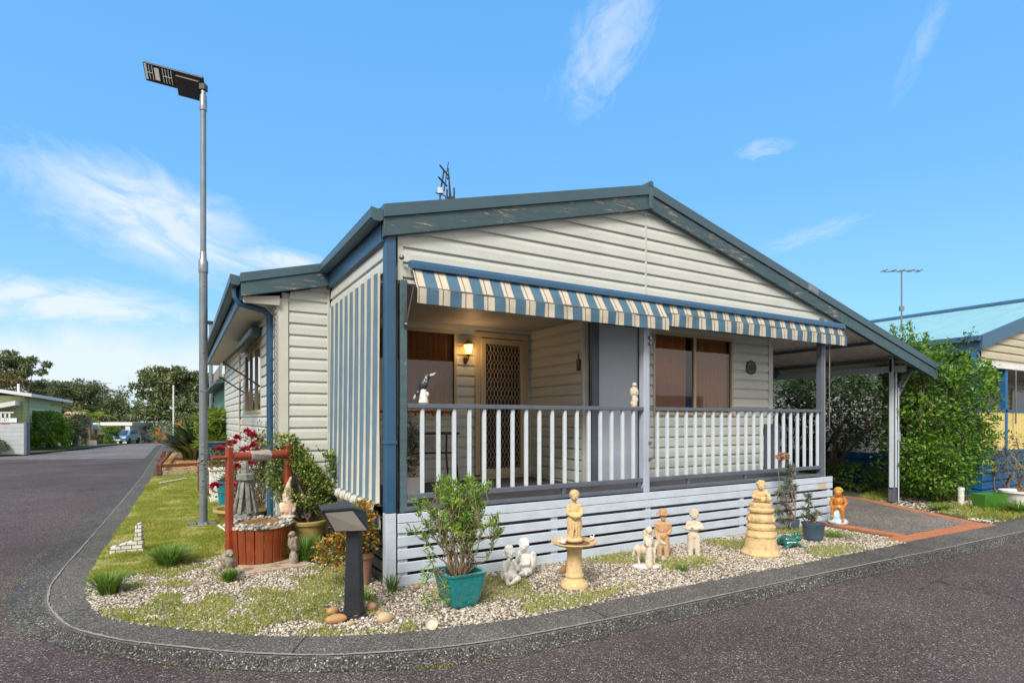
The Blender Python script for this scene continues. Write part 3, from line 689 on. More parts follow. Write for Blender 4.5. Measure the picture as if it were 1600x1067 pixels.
each('verandah_trim', 'trim_cream', house, [(6.72, 6.80, .685, .76, .3, 2.96), (2.98, 3.02, 2.155, 2.2, DK, 2.96), (2.98, 3.02, .82, .865, DK, 2.96), (.05, 2.98, 2.162, 2.176, 2.90, 2.955)])
MB().box(2.03, 3.0, 2.14, 2.17, DK, DK+.07).build('threshold', 'beige_metal', house, .003)
window('verandah_window', (0, 2.2, 0), (1, 0, 0), (0, -1, 0), .25, 1.75, 1.6, 2.87, 0, blind=.47)
window('front_window', (0, .72, 0), (1, 0, 0), (0, -1, 0), 4.13, 5.85, 1.66, 2.87, 1, blind=.43, m='beige_metal')
# the wide lilac door beside the return wall
mb = MB().box(3.04, 3.16, .70, .76, DK, 2.94).box(3.86, 3.95, .68, .76, DK, 2.94).box(3.16, 3.86, .70, .76, 2.88, 2.94)
df = mb.build('door_frame', 'slate_paint', house, .003)
MB().box(3.19, 3.86, .715, .75, DK+.01, 2.88).build('lilac_door', 'lilac_paint', house, .003)
MB().box(3.15, 3.19, .69, .73, DK, 2.88).build('door_stop', 'lilac_paint', house, .003)
mb = MB()
for z in (1.2, 1.9, 2.65): mb.tube([(3.185, .70, z-.04), (3.185, .70, z+.04)], .009, 8)
mb.build('hinge', 'black_metal', house)
mb = MB().box(3.0, 3.005, .95, 1.03, 2.0, 2.12); 
MB().box(2.975, 3.0, .90, .97, 2.26, 2.42).tube([(2.985, .935, 2.42), (2.985, .935, 2.5)], .008, 6).build('key_box', 'black_metal', house, .004)
# security door with scroll grille
sdr = MB().box(2.03, 2.11, 2.14, 2.20, DK+.04, 2.88).box(2.86, 2.93, 2.14, 2.20, DK+.04, 2.88).box(2.11, 2.86, 2.14, 2.20, 2.80, 2.88).box(2.112, 2.19, 2.12, 2.16, DK+.05, 2.79).box(2.79, 2.858, 2.12, 2.16, DK+.05, 2.79).box(2.19, 2.79, 2.12, 2.16, 2.71, 2.79).box(2.19, 2.79, 2.12, 2.16, DK+.05, DK+.15).build('security_door', 'beige_metal', house, .003)
MB().box(2.1, 2.87, 2.165, 2.19, DK+.05, 2.8).build('mesh_screen', 'black_metal', sdr)
mb = MB(); nc = 10; cw = .60/nc
for c in range(nc+1):
    x = 2.19+c*cw
    for sg in (-1, 1):
        pts = [(min(max(x+sg*cw*.5*(math.sin(q*PI/6) if True else 0), 2.188), 2.792), 2.142, DK+.15+q*(2.56-DK)/(6*14*1.0)*1.0) for q in range(0, 6*14+1, 1)]
        pts = [(p[0], p[1], DK+.15+(2.71-DK-.15)*i/(len(pts)-1)) for i, p in enumerate(pts)]
        mb.tube(pts, .0042, 4, False, False)
mb.build('scroll_grille', 'mesh_bronze', sdr)
MB().box(2.135, 2.165, 2.10, 2.12, 1.62, 1.80).tube([(2.15, 2.09, 1.71), (2.22, 2.07, 1.71)], .009, 6).build('door_handle', 'black_metal', sdr, .002)
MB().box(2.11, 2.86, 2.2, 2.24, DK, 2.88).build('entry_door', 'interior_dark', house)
mat('pale_lilac', (.43, .49, .60), .5, var=.15, fn=stain((5, 5, 1.5), .35, .6))
# posts ----------------------------------------------------------------
MB().box(0, .10, .0, .10, .70, 3.38).build('corner_post', 'blue_metal', house, .004)
MB().box(0.0, .102, -.002, .10, -.02, .695).build('corner_post_base', 'slat_paint', house, .004)
MB().box(-.006, .108, -.008, .106, 1.36, 1.39).build('corner_post_band', 'blue_metal', house, .003)
MB().box(.155, .225, .03, .10, .69, 2.96).build('verandah_post', 'weathered_post', house, .004)
MB().box(3.30, 3.395, .0, .09, .69, 2.96).build('verandah_post', 'pale_lilac', house, .004)
MB().box(7.06, 7.15, .0, .09, .0, 3.2).build('verandah_post', 'slate_paint', house, .004)
MB().box(7.151, 7.175, .01, .08, .0, 3.2).build('post_edge_strip', 'baluster_paint', house, .003)
MB().box(.10, .13, .035, .1, .72, 2.95).build('dark_gap_strip', 'black_metal', house)  # shaded gap between corner post and verandah post, drawn as a black strip
mb = MB()
for z in (1.3, 1.1, 2.62, 2.55): mb.box(3.375, 3.40, -.03, 0, z-.02, z+.02)
mb.tube([(.19, .02, 1.25), (.19, .0, 1.22), (.19, .0, 1.35)], .006, 6).tube([(3.45, -.02, 1.1), (3.45, -.02, 2.62)], .007, 6).tube([(3.39, -.02, 2.62), (3.45, -.04, 2.66), (3.47, -.02, 2.55)], .008, 6)
mb.tube([(7.24, -.02, 1.45), (7.24, -.02, 2.78), (7.2, -.02, 2.82), (7.27, -.02, 2.76)], .008, 6)
mb.build('awning_cleat', 'chain_metal', house)
# railings --------------------------------------------------------------
def railing(x0, x1, bs, par=house):
    r_ = MB().box(x0, x1, .0, .075, 1.71, 1.755).box(x0, x1, .012, .062, .815, .868).build('railing', 'slate_paint', par, .004)
    m_ = None
    for x in bs:
        if m_ is None: m_ = MB().box(-.019, .019, .018, .052, .868, 1.71).build('baluster', 'baluster_paint', r_, .003); m_.location.x = x
        else: c = m_.copy(); COL.objects.link(c); c.parent = r_; c.location.x = x
    each('rail_block', 'slate_paint', r_, [(x, x+.04, .02, .06, .742, .815) for x in np.arange(x0+.7, x1, 1.15)], .002)
railing(.226, 3.30, [.38+.1733*i for i in range(17)])
railing(3.396, 7.06, [3.56+.1722*i for i in range(21)])
# skirting --------------------------------------------------------------
sk = MB()
tops = [.690, .595, .470, .345, .218, .090]; hs = [.089, .090, .094, .095, .095, .097]
for zt, h in zip(tops, hs):
    for x0, x1 in ((.112, 3.36), (3.364, 7.32)): 
        j = random.uniform(-.002, .002); sk.box(x0, x1, -.025, -.004, zt-h+j, zt+j)
sk.build('slatted_skirting', 'slat_paint', house, .004)
each('skirting_post', 'slat_paint', house, [(x, x+.09, -.003, .05, -.05, .66) for x in (.125, 1.9, 3.32, 5.1, 7.20)])
MB().box(5.35, 5.36+.0, 0, .001, 0, .001) if False else None
MB().box(6.92, 7.13, -.0285, -.0252, .505, .594).build('bare_patch', mat('bare_patch', (.60, .48, .38), .7), house)
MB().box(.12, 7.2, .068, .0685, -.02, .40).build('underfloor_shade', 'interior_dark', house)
mb = MB()
for z in (.595, .47, .345, .218, .09): mb.box(.004, .026, .105, 2.3, z-.1, z)
mb.build('side_skirting', 'charcoal_plastic', house, .003)
# lower edge of gable under the siding on the left return (above the curtain)
mb = MB(); siding(mb, (.03, 0, 0), (0, 1, 0), (-1, 0, 0), .10, 2.34, 3.02, 3.34, zref=3.02); mb.box(.035, .08, .1, 2.36, 2.95, 3.4)
mb.build('side_gable_wall', 'siding', house)
# awnings ---------------------------------------------------------------
def awning(x0, x1, name, lab, zb, out, zf, val):
    a = MB().prism([(-.0, zb), (-.10, zb-.012), (-.135, zb-.055), (-.135, zb-.10), (-.10, zb-.10), (-.0, zb-.06)], 'x', x0, x1).build(name, 'blue_metal', house, .004)
    a['label'] = lab
    n_ = 110; prof = [(-.10, zb-.10), (-.10-(out-.1)*.35, zb-.10-(zb-.1-zf)*.33), (-.10-(out-.1)*.7, zb-.10-(zb-.1-zf)*.68), (-out, zf), (-out-.012, zf-.012), (-out-.012, zf-val*.5), (-out-.01, zf-val)]
    V = []; 
    for i in range(n_+1):
        u = x0+.01+(x1-x0-.02)*i/n_
        for j, (d, z) in enumerate(prof):
            w = math.sin(i*.55)*.006*(j/6)+math.sin(i*.17+j)*.005+random.uniform(-.0015, .0015)
            V.append((u, d+w, z-.004*abs(math.sin(i*PI/n_*3)) if 0 < j < 4 else z))
    m_ = len(prof); F = [(i*m_+j, (i+1)*m_+j, (i+1)*m_+j+1, i*m_+j+1) for i in range(n_) for j in range(m_-1)]
    f = link('fabric', fast_mesh('fabric', V, F), 'awning_fabric', a); s = f.modifiers.new('t', 'SOLIDIFY'); s.thickness = .002
    MB().tube([(x0+.02, -out, zf+.0), (x1-.02, -out, zf)], .012, 8).build('front_bar', 'chain_metal', a)
    return a
a1 = awning(.22, 3.50, 'awning', 'long left striped awning over the entry', 3.14, .215, 2.845, .15)
a2 = awning(3.505, 7.50, 'awning', 'right striped awning over the big window, its blind rolled further in', 3.14, .135, 2.925, .155)
MB().tube([(.20, -.01, 2.52), (.22, -.17, 2.86)], .009, 6).tube([(.19, .02, 2.5), (.19, -.02, 2.75)], .008, 6).sphere((.20, -.01, 2.52), .02).sphere((.15, -.02, 3.16), .025).build('awning_arm', 'chain_metal', a1)
# curtain (side blind of the same canvas)
V = []; ny = 90; zs = [3.04, 2.6, 2.1, 1.6, 1.2, .95, .86, .80, .76]
for i in range(ny+1):
    y = .11+2.2*i/ny
    for j, z in enumerate(zs):
        amp = .006+.018*((3.04-z)/2.3)**1.2
        x = -.012-amp*(1+math.sin((y)*2*PI/.232*1.0+.6*math.sin(z*2))*.9)
        V.append((x, y+.0*z, z))
m_ = len(zs); F = [(i*m_+j, (i+1)*m_+j, (i+1)*m_+j+1, i*m_+j+1) for i in range(ny) for j in range(m_-1)]
cu = link('side_blind', fast_mesh('side_blind', V, F, True), 'curtain_fabric', house)
V = []; prof = [(-.01, .76), (-.04, .79), (-.085, .78), (-.10, .73), (-.08, .69), (-.03, .675), (-.02, .60), (-.02, .53)]
for i in range(ny+1):
    y = .11+2.2*i/ny; w = math.sin(y*2*PI/.232)*.022
    for j, (d, z) in enumerate(prof): V.append((d+w*(1 if j < 6 else .4), y, z+w*.5))
m_ = len(prof); F = [(i*m_+j, (i+1)*m_+j, (i+1)*m_+j+1, i*m_+j+1) for i in range(ny) for j in range(m_-1)]
link('rolled_hem', fast_mesh('rolled_hem', V, F, True), 'curtain_fabric', cu)
# wall lamp -------------------------------------------------------------
mat('lamp_glass', (1, .7, .3), .3, emis=((1, .50, .10), 3.2))
lt = MB().tube([(1.88, 2.18, 2.46), (1.88, 2.12, 2.44), (1.88, 2.07, 2.47), (1.88, 2.07, 2.52)], .012, 8).sphere((1.88, 2.17, 2.46), (.035, .02, .06)).lathe([(.012, 2.50), (.04, 2.52), (.045, 2.535)], 6, (1.88, 2.07, 0), smooth=False).lathe([(.085, 2.665), (.075, 2.68), (.035, 2.72), (.012, 2.735), (.008, 2.76), (.0, 2.77)], 6, (1.88, 2.07, 0), smooth=False)
for k in range(6):
    a = 2*PI*k/6; lt.tube([(1.88+.044*math.cos(a), 2.07+.044*math.sin(a), 2.53), (1.88+.08*math.cos(a), 2.07+.08*math.sin(a), 2.67)], .004, 4)
lt = lt.build('wall_lamp', 'brass', house)
MB().lathe([(.040, 2.536), (.073, 2.664)], 6, (1.88, 2.07, 0), smooth=False).build('lamp_glass', 'lamp_glass', lt)
pl = bpy.data.lights.new('wall_lamp_light', 'POINT'); pl.energy = 1.9; pl.color = (1, .62, .28); pl.shadow_soft_size = .05
po = bpy.data.objects.new('wall_lamp_light', pl); COL.objects.link(po); po.location = (1.88, 1.96, 2.60); po.parent = lt
# number plaque ----------------------------------------------------------
mat('verdigris', (.085, .135, .10), .55, .3, var=.4, vscale=25); mat('verdigris_dark', (.03, .045, .03), .6, var=.3)
pq = MB()
for i in range(1): 
    V = [(6.27+.125*math.cos(a)*(1+.03*math.cos(8*a)), .685, 2.435+.115*math.sin(a)*(1+.03*math.cos(8*a))) for a in np.linspace(0, 2*PI, 48, endpoint=False)]
    V2 = [(x, .70, z) for x, y, z in V]; n_ = 48
    pq.add(V+V2, [tuple(range(n_)), tuple(range(2*n_-1, n_-1, -1))]+[(i, i+n_, (i+1) % n_+n_, (i+1) % n_) for i in range(n_)])
pq = pq.build('number_plaque', 'verdigris', house)
MB().tube([(6.27+.112*math.cos(a), .683, 2.435+.103*math.sin(a)) for a in np.linspace(0, 2*PI, 40)], .006, 6, False).build('plaque_rim', 'verdigris_dark', pq)
def text(name, body, loc, size, m, rot=(R(90), 0, 0), ext=.002, parent=None, bold=True):
    cu = bpy.data.curves.new(name, 'FONT'); cu.body = body; cu.size = size; cu.extrude = ext; cu.align_x = 'CENTER'; cu.align_y = 'CENTER'
    cu.offset = .012*size if bold else 0
    tmp = bpy.data.objects.new(name, cu); COL.objects.link(tmp); bpy.context.view_layer.update()
    dg = bpy.context.evaluated_depsgraph_get(); me = bpy.data.meshes.new_from_object(tmp.evaluated_get(dg)); bpy.data.objects.remove(tmp)
    o = link(name, me, m, parent); o.location = loc; o.rotation_euler = rot; return o
text('plaque_number', '112', (6.27, .682, 2.43), .10, 'verdigris_dark', parent=pq)
# carport -----------------------------------------------------------------
def zu(x): return zr(x)-.03
for x in (7.3, 8.2, 9.15, 10.1): MB().beam((x, .04, zu(x)-.035), (x, 12.1, zu(x)-.035), .045, .06).build('purlin', 'slate_paint', house)
for y in (2.9, 6.3, 9.7): MB().beam((6.8, y, zu(6.8)-.15), (10.16, y, zu(10.16)-.15), .06, .16).build('rafter', 'slate_paint', house, .003)
MB().box(10.11, 10.17, .22, 12.1, 2.50, 2.62).build('eave_beam', 'lilac_paint', house, .003)
gutter('gutter', 10.78, -.06, 12.1, 2.70, sgn=1, m='roof_steel')
cp = MB().box(10.06, 10.19, .40, .50, .02, 2.50).build('carport_post', 'slate_paint', house, .004)
MB().box(10.03, 10.058, .40, .47, .3, 2.78).box(10.10, 10.14, .378, .398, .3, 2.5).build('post_batten', 'baluster_paint', cp, .003)
MB().tube([(10.15, .36, .05), (10.15, .36, 1.25), (10.15, .36, 2.2)], .014, 8).box(10.12, 10.18, .34, .375, 1.2, 1.35).build('conduit', 'lilac_paint', cp)
MB().beam((10.17, .42, 2.05), (10.72, .42, 2.58), .05, .10, (0, 1, 0)).build('brace', 'lilac_paint', cp, .003)
MB().box(10.03, 10.16, .42, .48, 2.5, 2.76).build('post_bracket', 'lilac_paint', cp, .003)
MB().box(7.04, 7.2, -.004, .0, 2.93, 3.14).build('post_cap', 'blue_metal', house)
# blue downpipe at the far side of the room, small shelf under the railing end etc.
MB().box(6.84, 6.92, .75, .82, .3, 2.9).build('downpipe', 'lilac_paint', house, .003)
# ------------------------------------------------------------ sculpted figures
def cap(V, F, p, q, r0, r1, seg=14):
    """a tapering limb as a chain of spheres' skin: closed tube with round ends"""
    p = Vector(p); q = Vector(q); d = q-p; L = d.length
    d = d.normalized() if L > 1e-6 else Vector((0, 0, 1)); a = d.orthogonal().normalized(); b = d.cross(a)
    rings = []
    for k in range(5): an = -PI/2+PI/2*k/4; rings.append((p+d*math.sin(an)*r0, math.cos(an)*r0))
    for k in range(5): an = PI/2*k/4; rings.append((q+d*math.sin(an)*r1, math.cos(an)*r1))
    base = len(V); n = seg
    for c, r_ in rings:
        for k in range(n): an = 2*PI*k/n; V.append(tuple(c+(a*math.cos(an)+b*math.sin(an))*max(r_, 1e-4)))
    m = len(rings)
    F += [(base+i*n+k, base+i*n+(k+1) % n, base+(i+1)*n+(k+1) % n, base+(i+1)*n+k) for i in range(m-1) for k in range(n)]
    F += [tuple(base+k for k in range(n-1, -1, -1)), tuple(base+(m-1)*n+k for k in range(n))]
def sculpt(name, parts, m, parent=None, voxel=.006, scale=1., loc=(0, 0, 0), rz=0., smooth=3):
    """one continuous body: parts = ('c', p, q, r0, r1) limbs, ('e', centre, radii[, tilt]) masses; fused by a voxel remesh"""
    V = []; F = []
    for P in parts:
        if P[0] == 'c': cap(V, F, P[1], P[2], P[3], P[4])
        else:
            s = MB(); M = Matrix.Translation(P[1]) @ Euler(P[3] if len(P) > 3 else (0, 0, 0)).to_matrix().to_4x4()
            s.sphere((0, 0, 0), P[2], 16, 12, M); b = len(V); V += s.V; F += [tuple(i+b for i in f) for f in s.F]
    me = bpy.data.meshes.new(name); me.from_pydata([tuple(Vector(v)*scale) for v in V], [], F)
    bm = bmesh.new(); bm.from_mesh(me); bmesh.ops.recalc_face_normals(bm, faces=bm.faces[:]); bm.to_mesh(me); bm.free()
    o = link(name, me, m, parent); o.location = loc; o.rotation_euler = (0, 0, rz)
    r_ = o.modifiers.new('fuse', 'REMESH'); r_.mode = 'VOXEL'; r_.voxel_size = voxel; r_.use_smooth_shade = True
    s = o.modifiers.new('soft', 'SMOOTH'); s.iterations = smooth; s.factor = .5
    if voxel > .0032:
        for ts, st in ((.035, .006), (.012, .003)):
            k = 'carving %g' % ts; tx = bpy.data.textures.get(k) or bpy.data.textures.new(k, 'CLOUDS'); tx.noise_scale = ts; tx.noise_depth = 2
            d = o.modifiers.new('carving', 'DISPLACE'); d.texture = tx; d.strength = st; d.mid_level = .5; d.texture_coords = 'LOCAL'
    return o
def mirror(parts):
    out = list(parts)
    for P in parts:
        f = lambda v: (-v[0], v[1], v[2])
        out.append(('c', f(P[1]), f(P[2]), P[3], P[4]) if P[0] == 'c' else ('e', f(P[1]), P[2], *( [(P[3][0], -P[3][1], -P[3][2])] if len(P) > 3 else [])))
    return out
def head(c, r, hair=1.0, curls=0):
    """face looks towards -y"""
    x, y, z = c
    p = [('e', (x, y, z), (r*.80, r*.92, r)), ('e', (x, y-r*.25, z-r*.45), (r*.58, r*.62, r*.52)), ('e', (x, y-r*.93, z-r*.12), (r*.13, r*.22, r*.20)), ('e', (x, y-r*.82, z-r*.52), (r*.26, r*.14, r*.08)), ('e', (x, y-r*.74, z+r*.16), (r*.50, r*.16, r*.10)),
         ('e', (x-r*.78, y, z-r*.1), (r*.12, r*.2, r*.26)), ('e', (x+r*.78, y, z-r*.1), (r*.12, r*.2, r*.26)), ('e', (x-.38*r, y-.66*r, z-.35*r), (.22*r, .2*r, .2*r)), ('e', (x+.38*r, y-.66*r, z-.35*r), (.22*r, .2*r, .2*r))]
    if hair: p.append(('e', (x, y+r*.16, z+r*.22), (r*.92*hair, r*.95*hair, r*.92*hair)))
    for k in range(curls):
        a = random.uniform(0, 2*PI); e = random.uniform(.0, 1.3)
        v = Vector((math.cos(a)*math.cos(e), math.sin(a)*math.cos(e), math.sin(e)))
        if v.y < -.55 and v.z < .5: continue
        p.append(('e', (x+v.x*r*.88, y+v.y*r*.95+.1*r, z+v.z*r*.98+.1*r), (r*.25,)*3))
    return p
def stone(name, col, col2, rough=.7, thr=(.4, .6), sc=7, bump=.004): return mat(name, col, rough, var=.3, vscale=18, col2=col2, c2scale=sc, c2thr=thr, bump=bump, bscale=70)
stone('terracotta_cream', (.70, .50, .25), (.50, .36, .19), thr=(.52, .66), sc=13, bump=.003)
stone('white_plaster', (.84, .83, .79), (.46, .44, .39), thr=(.50, .68), sc=14)
stone('aged_concrete', (.50, .41, .31), (.30, .17, .09), thr=(.48, .62), sc=11)
stone('aged_cream', (.72, .65, .53), (.50, .29, .15), thr=(.50, .66), sc=9)
stone('ochre_figure', (.62, .46, .30), (.50, .25, .10), thr=(.4, .6), sc=9)
stone('grey_stone', (.28, .29, .27), (.14, .15, .13), thr=(.45, .65), sc=16)
stone('owl_stone', (.42, .36, .28), (.2, .16, .12), thr=(.42, .6), sc=22)
mat('orange_glaze', (.52, .19, .02), .35, var=.3, vscale=9, coat=.3, spec=.5)
mat('yellow_glaze', (.58, .36, .06), .4, var=.35, vscale=12)
mat('pale_blue_glaze', (.38, .58, .76), .5, var=.2, col2=(.75, .78, .78), c2scale=12)
mat('frog_glaze', (.012, .12, .10), .2, var=.4, vscale=14, coat=.6, col2=(.03, .22, .16), c2scale=11)
mat('teal_glaze', (.006, .25, .26), .14, var=.35, vscale=5, coat=.7, fn=stain((7, 7, 1.6), .55, .45), bump=.0008, bscale=14)
mat('turquoise_glaze', (.01, .27, .36), .3, var=.2, coat=.3)
mat('blue_grey_pot', (.065, .10, .15), .5, var=.2, fn=stain((4, 4, 4), .4, 1.6), bump=.001)
mat('yellow_pot', (.44, .33, .115), .55, var=.2, fn=stain((3, 3, 5), .5, .6, (1, 1, .8)))
mat('terracotta', (.33, .17, .11), .8, var=.3, fn=stain((6, 6, 6), .5, 1.4))
mat('potting_soil', (.05, .03, .02), .95, bump=.01, bscale=50)
mat('well_timber', (.30, .068, .022), .38, var=.45, vscale=4, coat=.25, fn=stain((22, 22, 1.3), .8, .35))
mat('well_timber_red', (.33, .06, .025), .42, var=.3, coat=.2, fn=stain((14, 14, 2), .5, .55))
mat('rope', (.38, .34, .31), .9, var=.4, vscale=40)
mat('bark', (.20, .15, .11), .9, var=.4, vscale=10, bump=.006); mat('stem_brown', (.27, .19, .12), .8, var=.3, vscale=20); mat('stem_green', (.14, .20, .05), .7, var=.3)
mat('euca_bark', (.42, .38, .32), .85, var=.35, vscale=3)
mat('crow_black', (.035, .042, .065), .4, var=.3, vscale=25, col2=(.55, .56, .55), c2scale=9, c2thr=(.53, .6)); mat('crow_beak', (.55, .55, .52), .4)
mat('water', (.02, .02, .015), .08)
def at(px, D):
    """ground point seen in column px at depth D"""
    L = (px-800)/889*D
    return Vector((-1.70+D*math.sin(TH)+L*math.cos(TH), -5.294+D*math.cos(TH)-L*math.sin(TH), 0))
def face_rz(x, y, off=0):   # turns a figure that looks along -y towards the camera side
    return math.atan2(-1.7-x, 5.294+y)+off
# -- wishing well ------------------------------------------------------
wc = Vector((-.915, 1.72, 0)); wd = Vector((.90, .436, 0)).normalized(); wr = math.atan2(wd.y, wd.x)
well = empty('wishing_well', wc, 'round red timber wishing well with pebble rim, standing on the gravel beside the lawn', 'wishing well', rz=wr)
mb = MB(); nst = 22; 
for k in range(nst):
    a0 = 2*PI*(k+.04)/nst; a1 = 2*PI*(k+.96)/nst; V = []; j = random.uniform(-.004, .004)
    for z, r_ in ((.03, .315+j), (.42, .343+j)):
        for a in (a0, (a0+a1)/2, a1): V += [(r_*math.cos(a), r_*math.sin(a), z), ((r_-.02)*math.cos(a), (r_-.02)*math.sin(a), z)]
    mb.add(V, [(0, 2, 8, 6), (2, 4, 10, 8), (1, 7, 9, 3), (3, 9, 11, 5), (0, 6, 7, 1), (4, 5, 11, 10), (6, 8, 9, 7), (8, 10, 11, 9), (0, 1, 3, 2), (2, 3, 5, 4)])
mb.build('stave_wall', 'well_timber', well, .003)
mb = MB().lathe([(.26, .405), (.26, .435), (.345, .435), (.35, .405)], 32); wrim = mb.build('rim', 'aged_concrete', well)
mat('rim_pebble', (.40, .41, .40), .6, var=.1)
def pebrnd(m_, cols):
    t = NT(MATS[m_].node_tree); b = t.N['Principled BSDF']; g = t.n('ShaderNodeNewGeometry')
    t.L.new(t.ramp(g.outputs['Random Per Island'], cols), b.inputs['Base Color'])
pebrnd('rim_pebble', [(0, (.10, .12, .14)), (.4, (.28, .30, .31)), (.7, (.62, .62, .58)), (1, (.16, .18, .2))])
mb = MB()
for k in range(150):
    a = random.uniform(0, 2*PI); r_ = random.choice((.265, .30, .335, .352)); s_ = random.uniform(.016, .027)
    mb.sphere((r_*math.cos(a), r_*math.sin(a), .447 if r_ < .34 else .425), (s_, s_*.8, s_*.75), 8, 5, jit=.12)
mb.build('rim_stones', 'rim_pebble', wrim)
mat('well_bottom', (.34, .17, .05), .5, var=.4, vscale=12)
MB().lathe([(0, .385), (.24, .385), (.262, .43)], 24).build('basin', 'well_bottom', well)
MB().box(-.385, -.325, -.035, .035, .02, 1.30).build('post', 'well_timber_red', well, .005)
MB().box(.325, .385, -.035, .035, .02, 1.30).build('post', 'well_timber_red', well, .005)
dr = MB().tube([(-.325, 0, 1.19), (.325, 0, 1.19)], .048, 14).tube([(-.385, 0, 1.19), (-.55, 0, 1.19)], .02, 8).build('roller', 'well_timber_red', well)
MB().tube([(-.12+.24*i/190, .056*math.cos(i*.9), 1.19+.056*math.sin(i*.9)) for i in range(191)], .0085, 5).build('rope', 'rope', dr)
mb = MB().box(-.30, .36, -.42, .30, -.02, .028)
sl_ = mb.build('concrete_slab', 'aged_concrete', None, .01); sl_.location = (-.86, 1.58, 0); sl_.rotation_euler = (0, 0, .12)
tag(sl_, 'flat grey concrete slab under the red wishing well', 'slab')
# gnome on the rim
G = [('e', (0, 0, .10), (.085, .08, .11)), ('c', (-.07, 0, .15), (-.06, -.05, .08), .028, .024), ('c', (.07, 0, .15), (.06, -.05, .08), .028, .024), ('e', (0, 0, .20), (.05, .05, .05)), ('e', (0, -.035, .185), (.045, .03, .05)), ('e', (0, -.058, .225), (.012, .014, .012)), ('e', (-.028, -.045, .205), (.035, .016, .014)), ('e', (.028, -.045, .205), (.035, .016, .014)),
     ('c', (0, .005, .245), (.0, .01, .33), .066, .040), ('c', (0, .01, .33), (.015, .01, .42), .040, .018), ('c', (.015, .01, .42), (.03, .01, .46), .018, .014), ('e', (0, 0, .01), (.09, .085, .03))]
stone('gnome_clay', (.62, .42, .29), (.66, .60, .52), thr=(.45, .6), sc=9)
g = sculpt('gnome', G, 'gnome_clay', None, .005, 1.0, (-.60, 1.80, .452), face_rz(-.6, 1.8)); tag(g, 'pale weathered gnome in a tall pointed hat sitting on the well rim', 'gnome')
# owl & kookaburra-like birds
Bd = [('e', (0, 0, .17), (.062, .055, .095)), ('e', (0, -.005, .255), (.052, .052, .045)), ('e', (0, -.055, .245), (.012, .02, .014)), ('e', (-.055, .01, .17), (.022, .045, .085)), ('e', (.055, .01, .17), (.022, .045, .085)), ('c', (0, .05, .10), (0, .09, .04), .025, .015)]
owl = sculpt('bird_statue', Bd+[('e', (0, 0, .05), (.085, .08, .06)), ('e', (-.06, -.02, .03), (.06, .05, .045)), ('e', (.05, .03, .03), (.06, .06, .04)), ('e', (-.02, -.05, .255), (.016, .01, .016)), ('e', (.02, -.05, .255), (.016, .01, .016)), ('e', (-.09, .02, .10), (.03, .03, .05))], 'owl_stone', None, .005, .95, (-1.27, 1.13, 0), face_rz(-1.27, 1.1, .35))
tag(owl, 'squat grey stone owl statue on the ground at the left foot of the wishing well', 'statue')
kb = sculpt('bird_statue', [('e', (0, 0, .23), (.05, .055, .11), (.25, 0, 0)), ('e', (0, -.03, .335), (.037, .045, .036)), ('e', (0, -.08, .33), (.012, .03, .010)), ('c', (0, .06, .15), (0, .07, .03), .025, .015), ('e', (-.045, .01, .22), (.015, .05, .09), (.25, 0, 0)), ('e', (.045, .01, .22), (.015, .05, .09), (.25, 0, 0)), ('c', (-.02, 0, .13), (-.02, -.01, .08), .015, .012), ('c', (.02, 0, .13), (.02, -.01, .08), .015, .012), ('c', (0, 0, .08), (0, 0, .0), .05, .055)], 'owl_stone', None, .005, .95, (-.62, 1.30, .028), face_rz(-.6, 1.3, -.6))
tag(kb, 'upright stone bird statue on a stump at the right foot of the wishing well', 'statue')
# windmill ornament
wm = empty('garden_tower', (-.98, 2.62, 0), 'grey six legged garden tower ornament with a pointed spire behind the wishing well', 'ornament')
mb = MB()
for k in range(8):
    a = 2*PI*k/8+.2; mb.beam((.14*math.cos(a), .14*math.sin(a), .42), (.055*math.cos(a), .055*math.sin(a), .83), .045, .03)
mb.lathe([(.15, .38), (.15, .42), (.13, .42)], 8, smooth=False); mb.build('tower_legs', 'grey_stone', wm, .004)
MB().lathe([(.19, 0), (.16, .02), (.15, .38)], 8, smooth=False).build('tower_base', 'grey_stone', wm)
MB().lathe([(.06, .82), (.105, .84), (.105, .91), (.06, .92)], 8, smooth=False).build('gallery', 'grey_stone', wm)
MB().lathe([(.048, .92), (.03, 1.05), (.014, 1.14), (0, 1.17)], 8, smooth=False).build('spire', 'grey_stone', wm)
# solar bollard light
def at3(px, py, D): v = at(px, D); v.z = 1.6-(py-655)/889*D; return v
bl = empty('solar_light', (-.47, -.64, 0), 'black solar bollard light with a slanted head standing on the gravel near the kerb', 'garden light')
o_ = Vector((-.47, -.64, 0))
MB().prism([(-.09, -.085), (.09, -.085), (.09, .085), (-.09, .085)], 'z', 0, .02).build('base_plate', 'charcoal_plastic', bl)
mb = MB(); V = []
for z, h in ((.018, .082), (.70, .062)): V += [(-h, -h*.8, z), (h*.55, -h*.8, z), (h, -h*.1, z), (h, h*.8, z), (-h, h*.8, z)]
mb.add(V, [(0, 1, 6, 5), (1, 2, 7, 6), (2, 3, 8, 7), (3, 4, 9, 8), (4, 0, 5, 9), (5, 6, 7, 8, 9), (4, 3, 2, 1, 0)])
for z in range(0): pass
c = mb.build('column', 'charcoal_plastic', bl, .006); c.rotation_euler = (0, 0, -.25)
A, B_, C_, D_ = at3(502, 799, 4.36), at3(553, 795, 4.50), at3(579, 830, 4.60), at3(521, 832, 4.46)
n_ = (B_-A).cross(D_-A).normalized(); n_ = n_ if n_.dot(Vector((-1.7, -5.3, 1.6))-A) > 0 else -n_
bk = [p-n_*.035 for p in (A, B_, C_, D_)]
E_, F2_ = at3(499, 792, 4.50), at3(540, 782, 4.86); G2_ = at3(572, 800, 4.86)
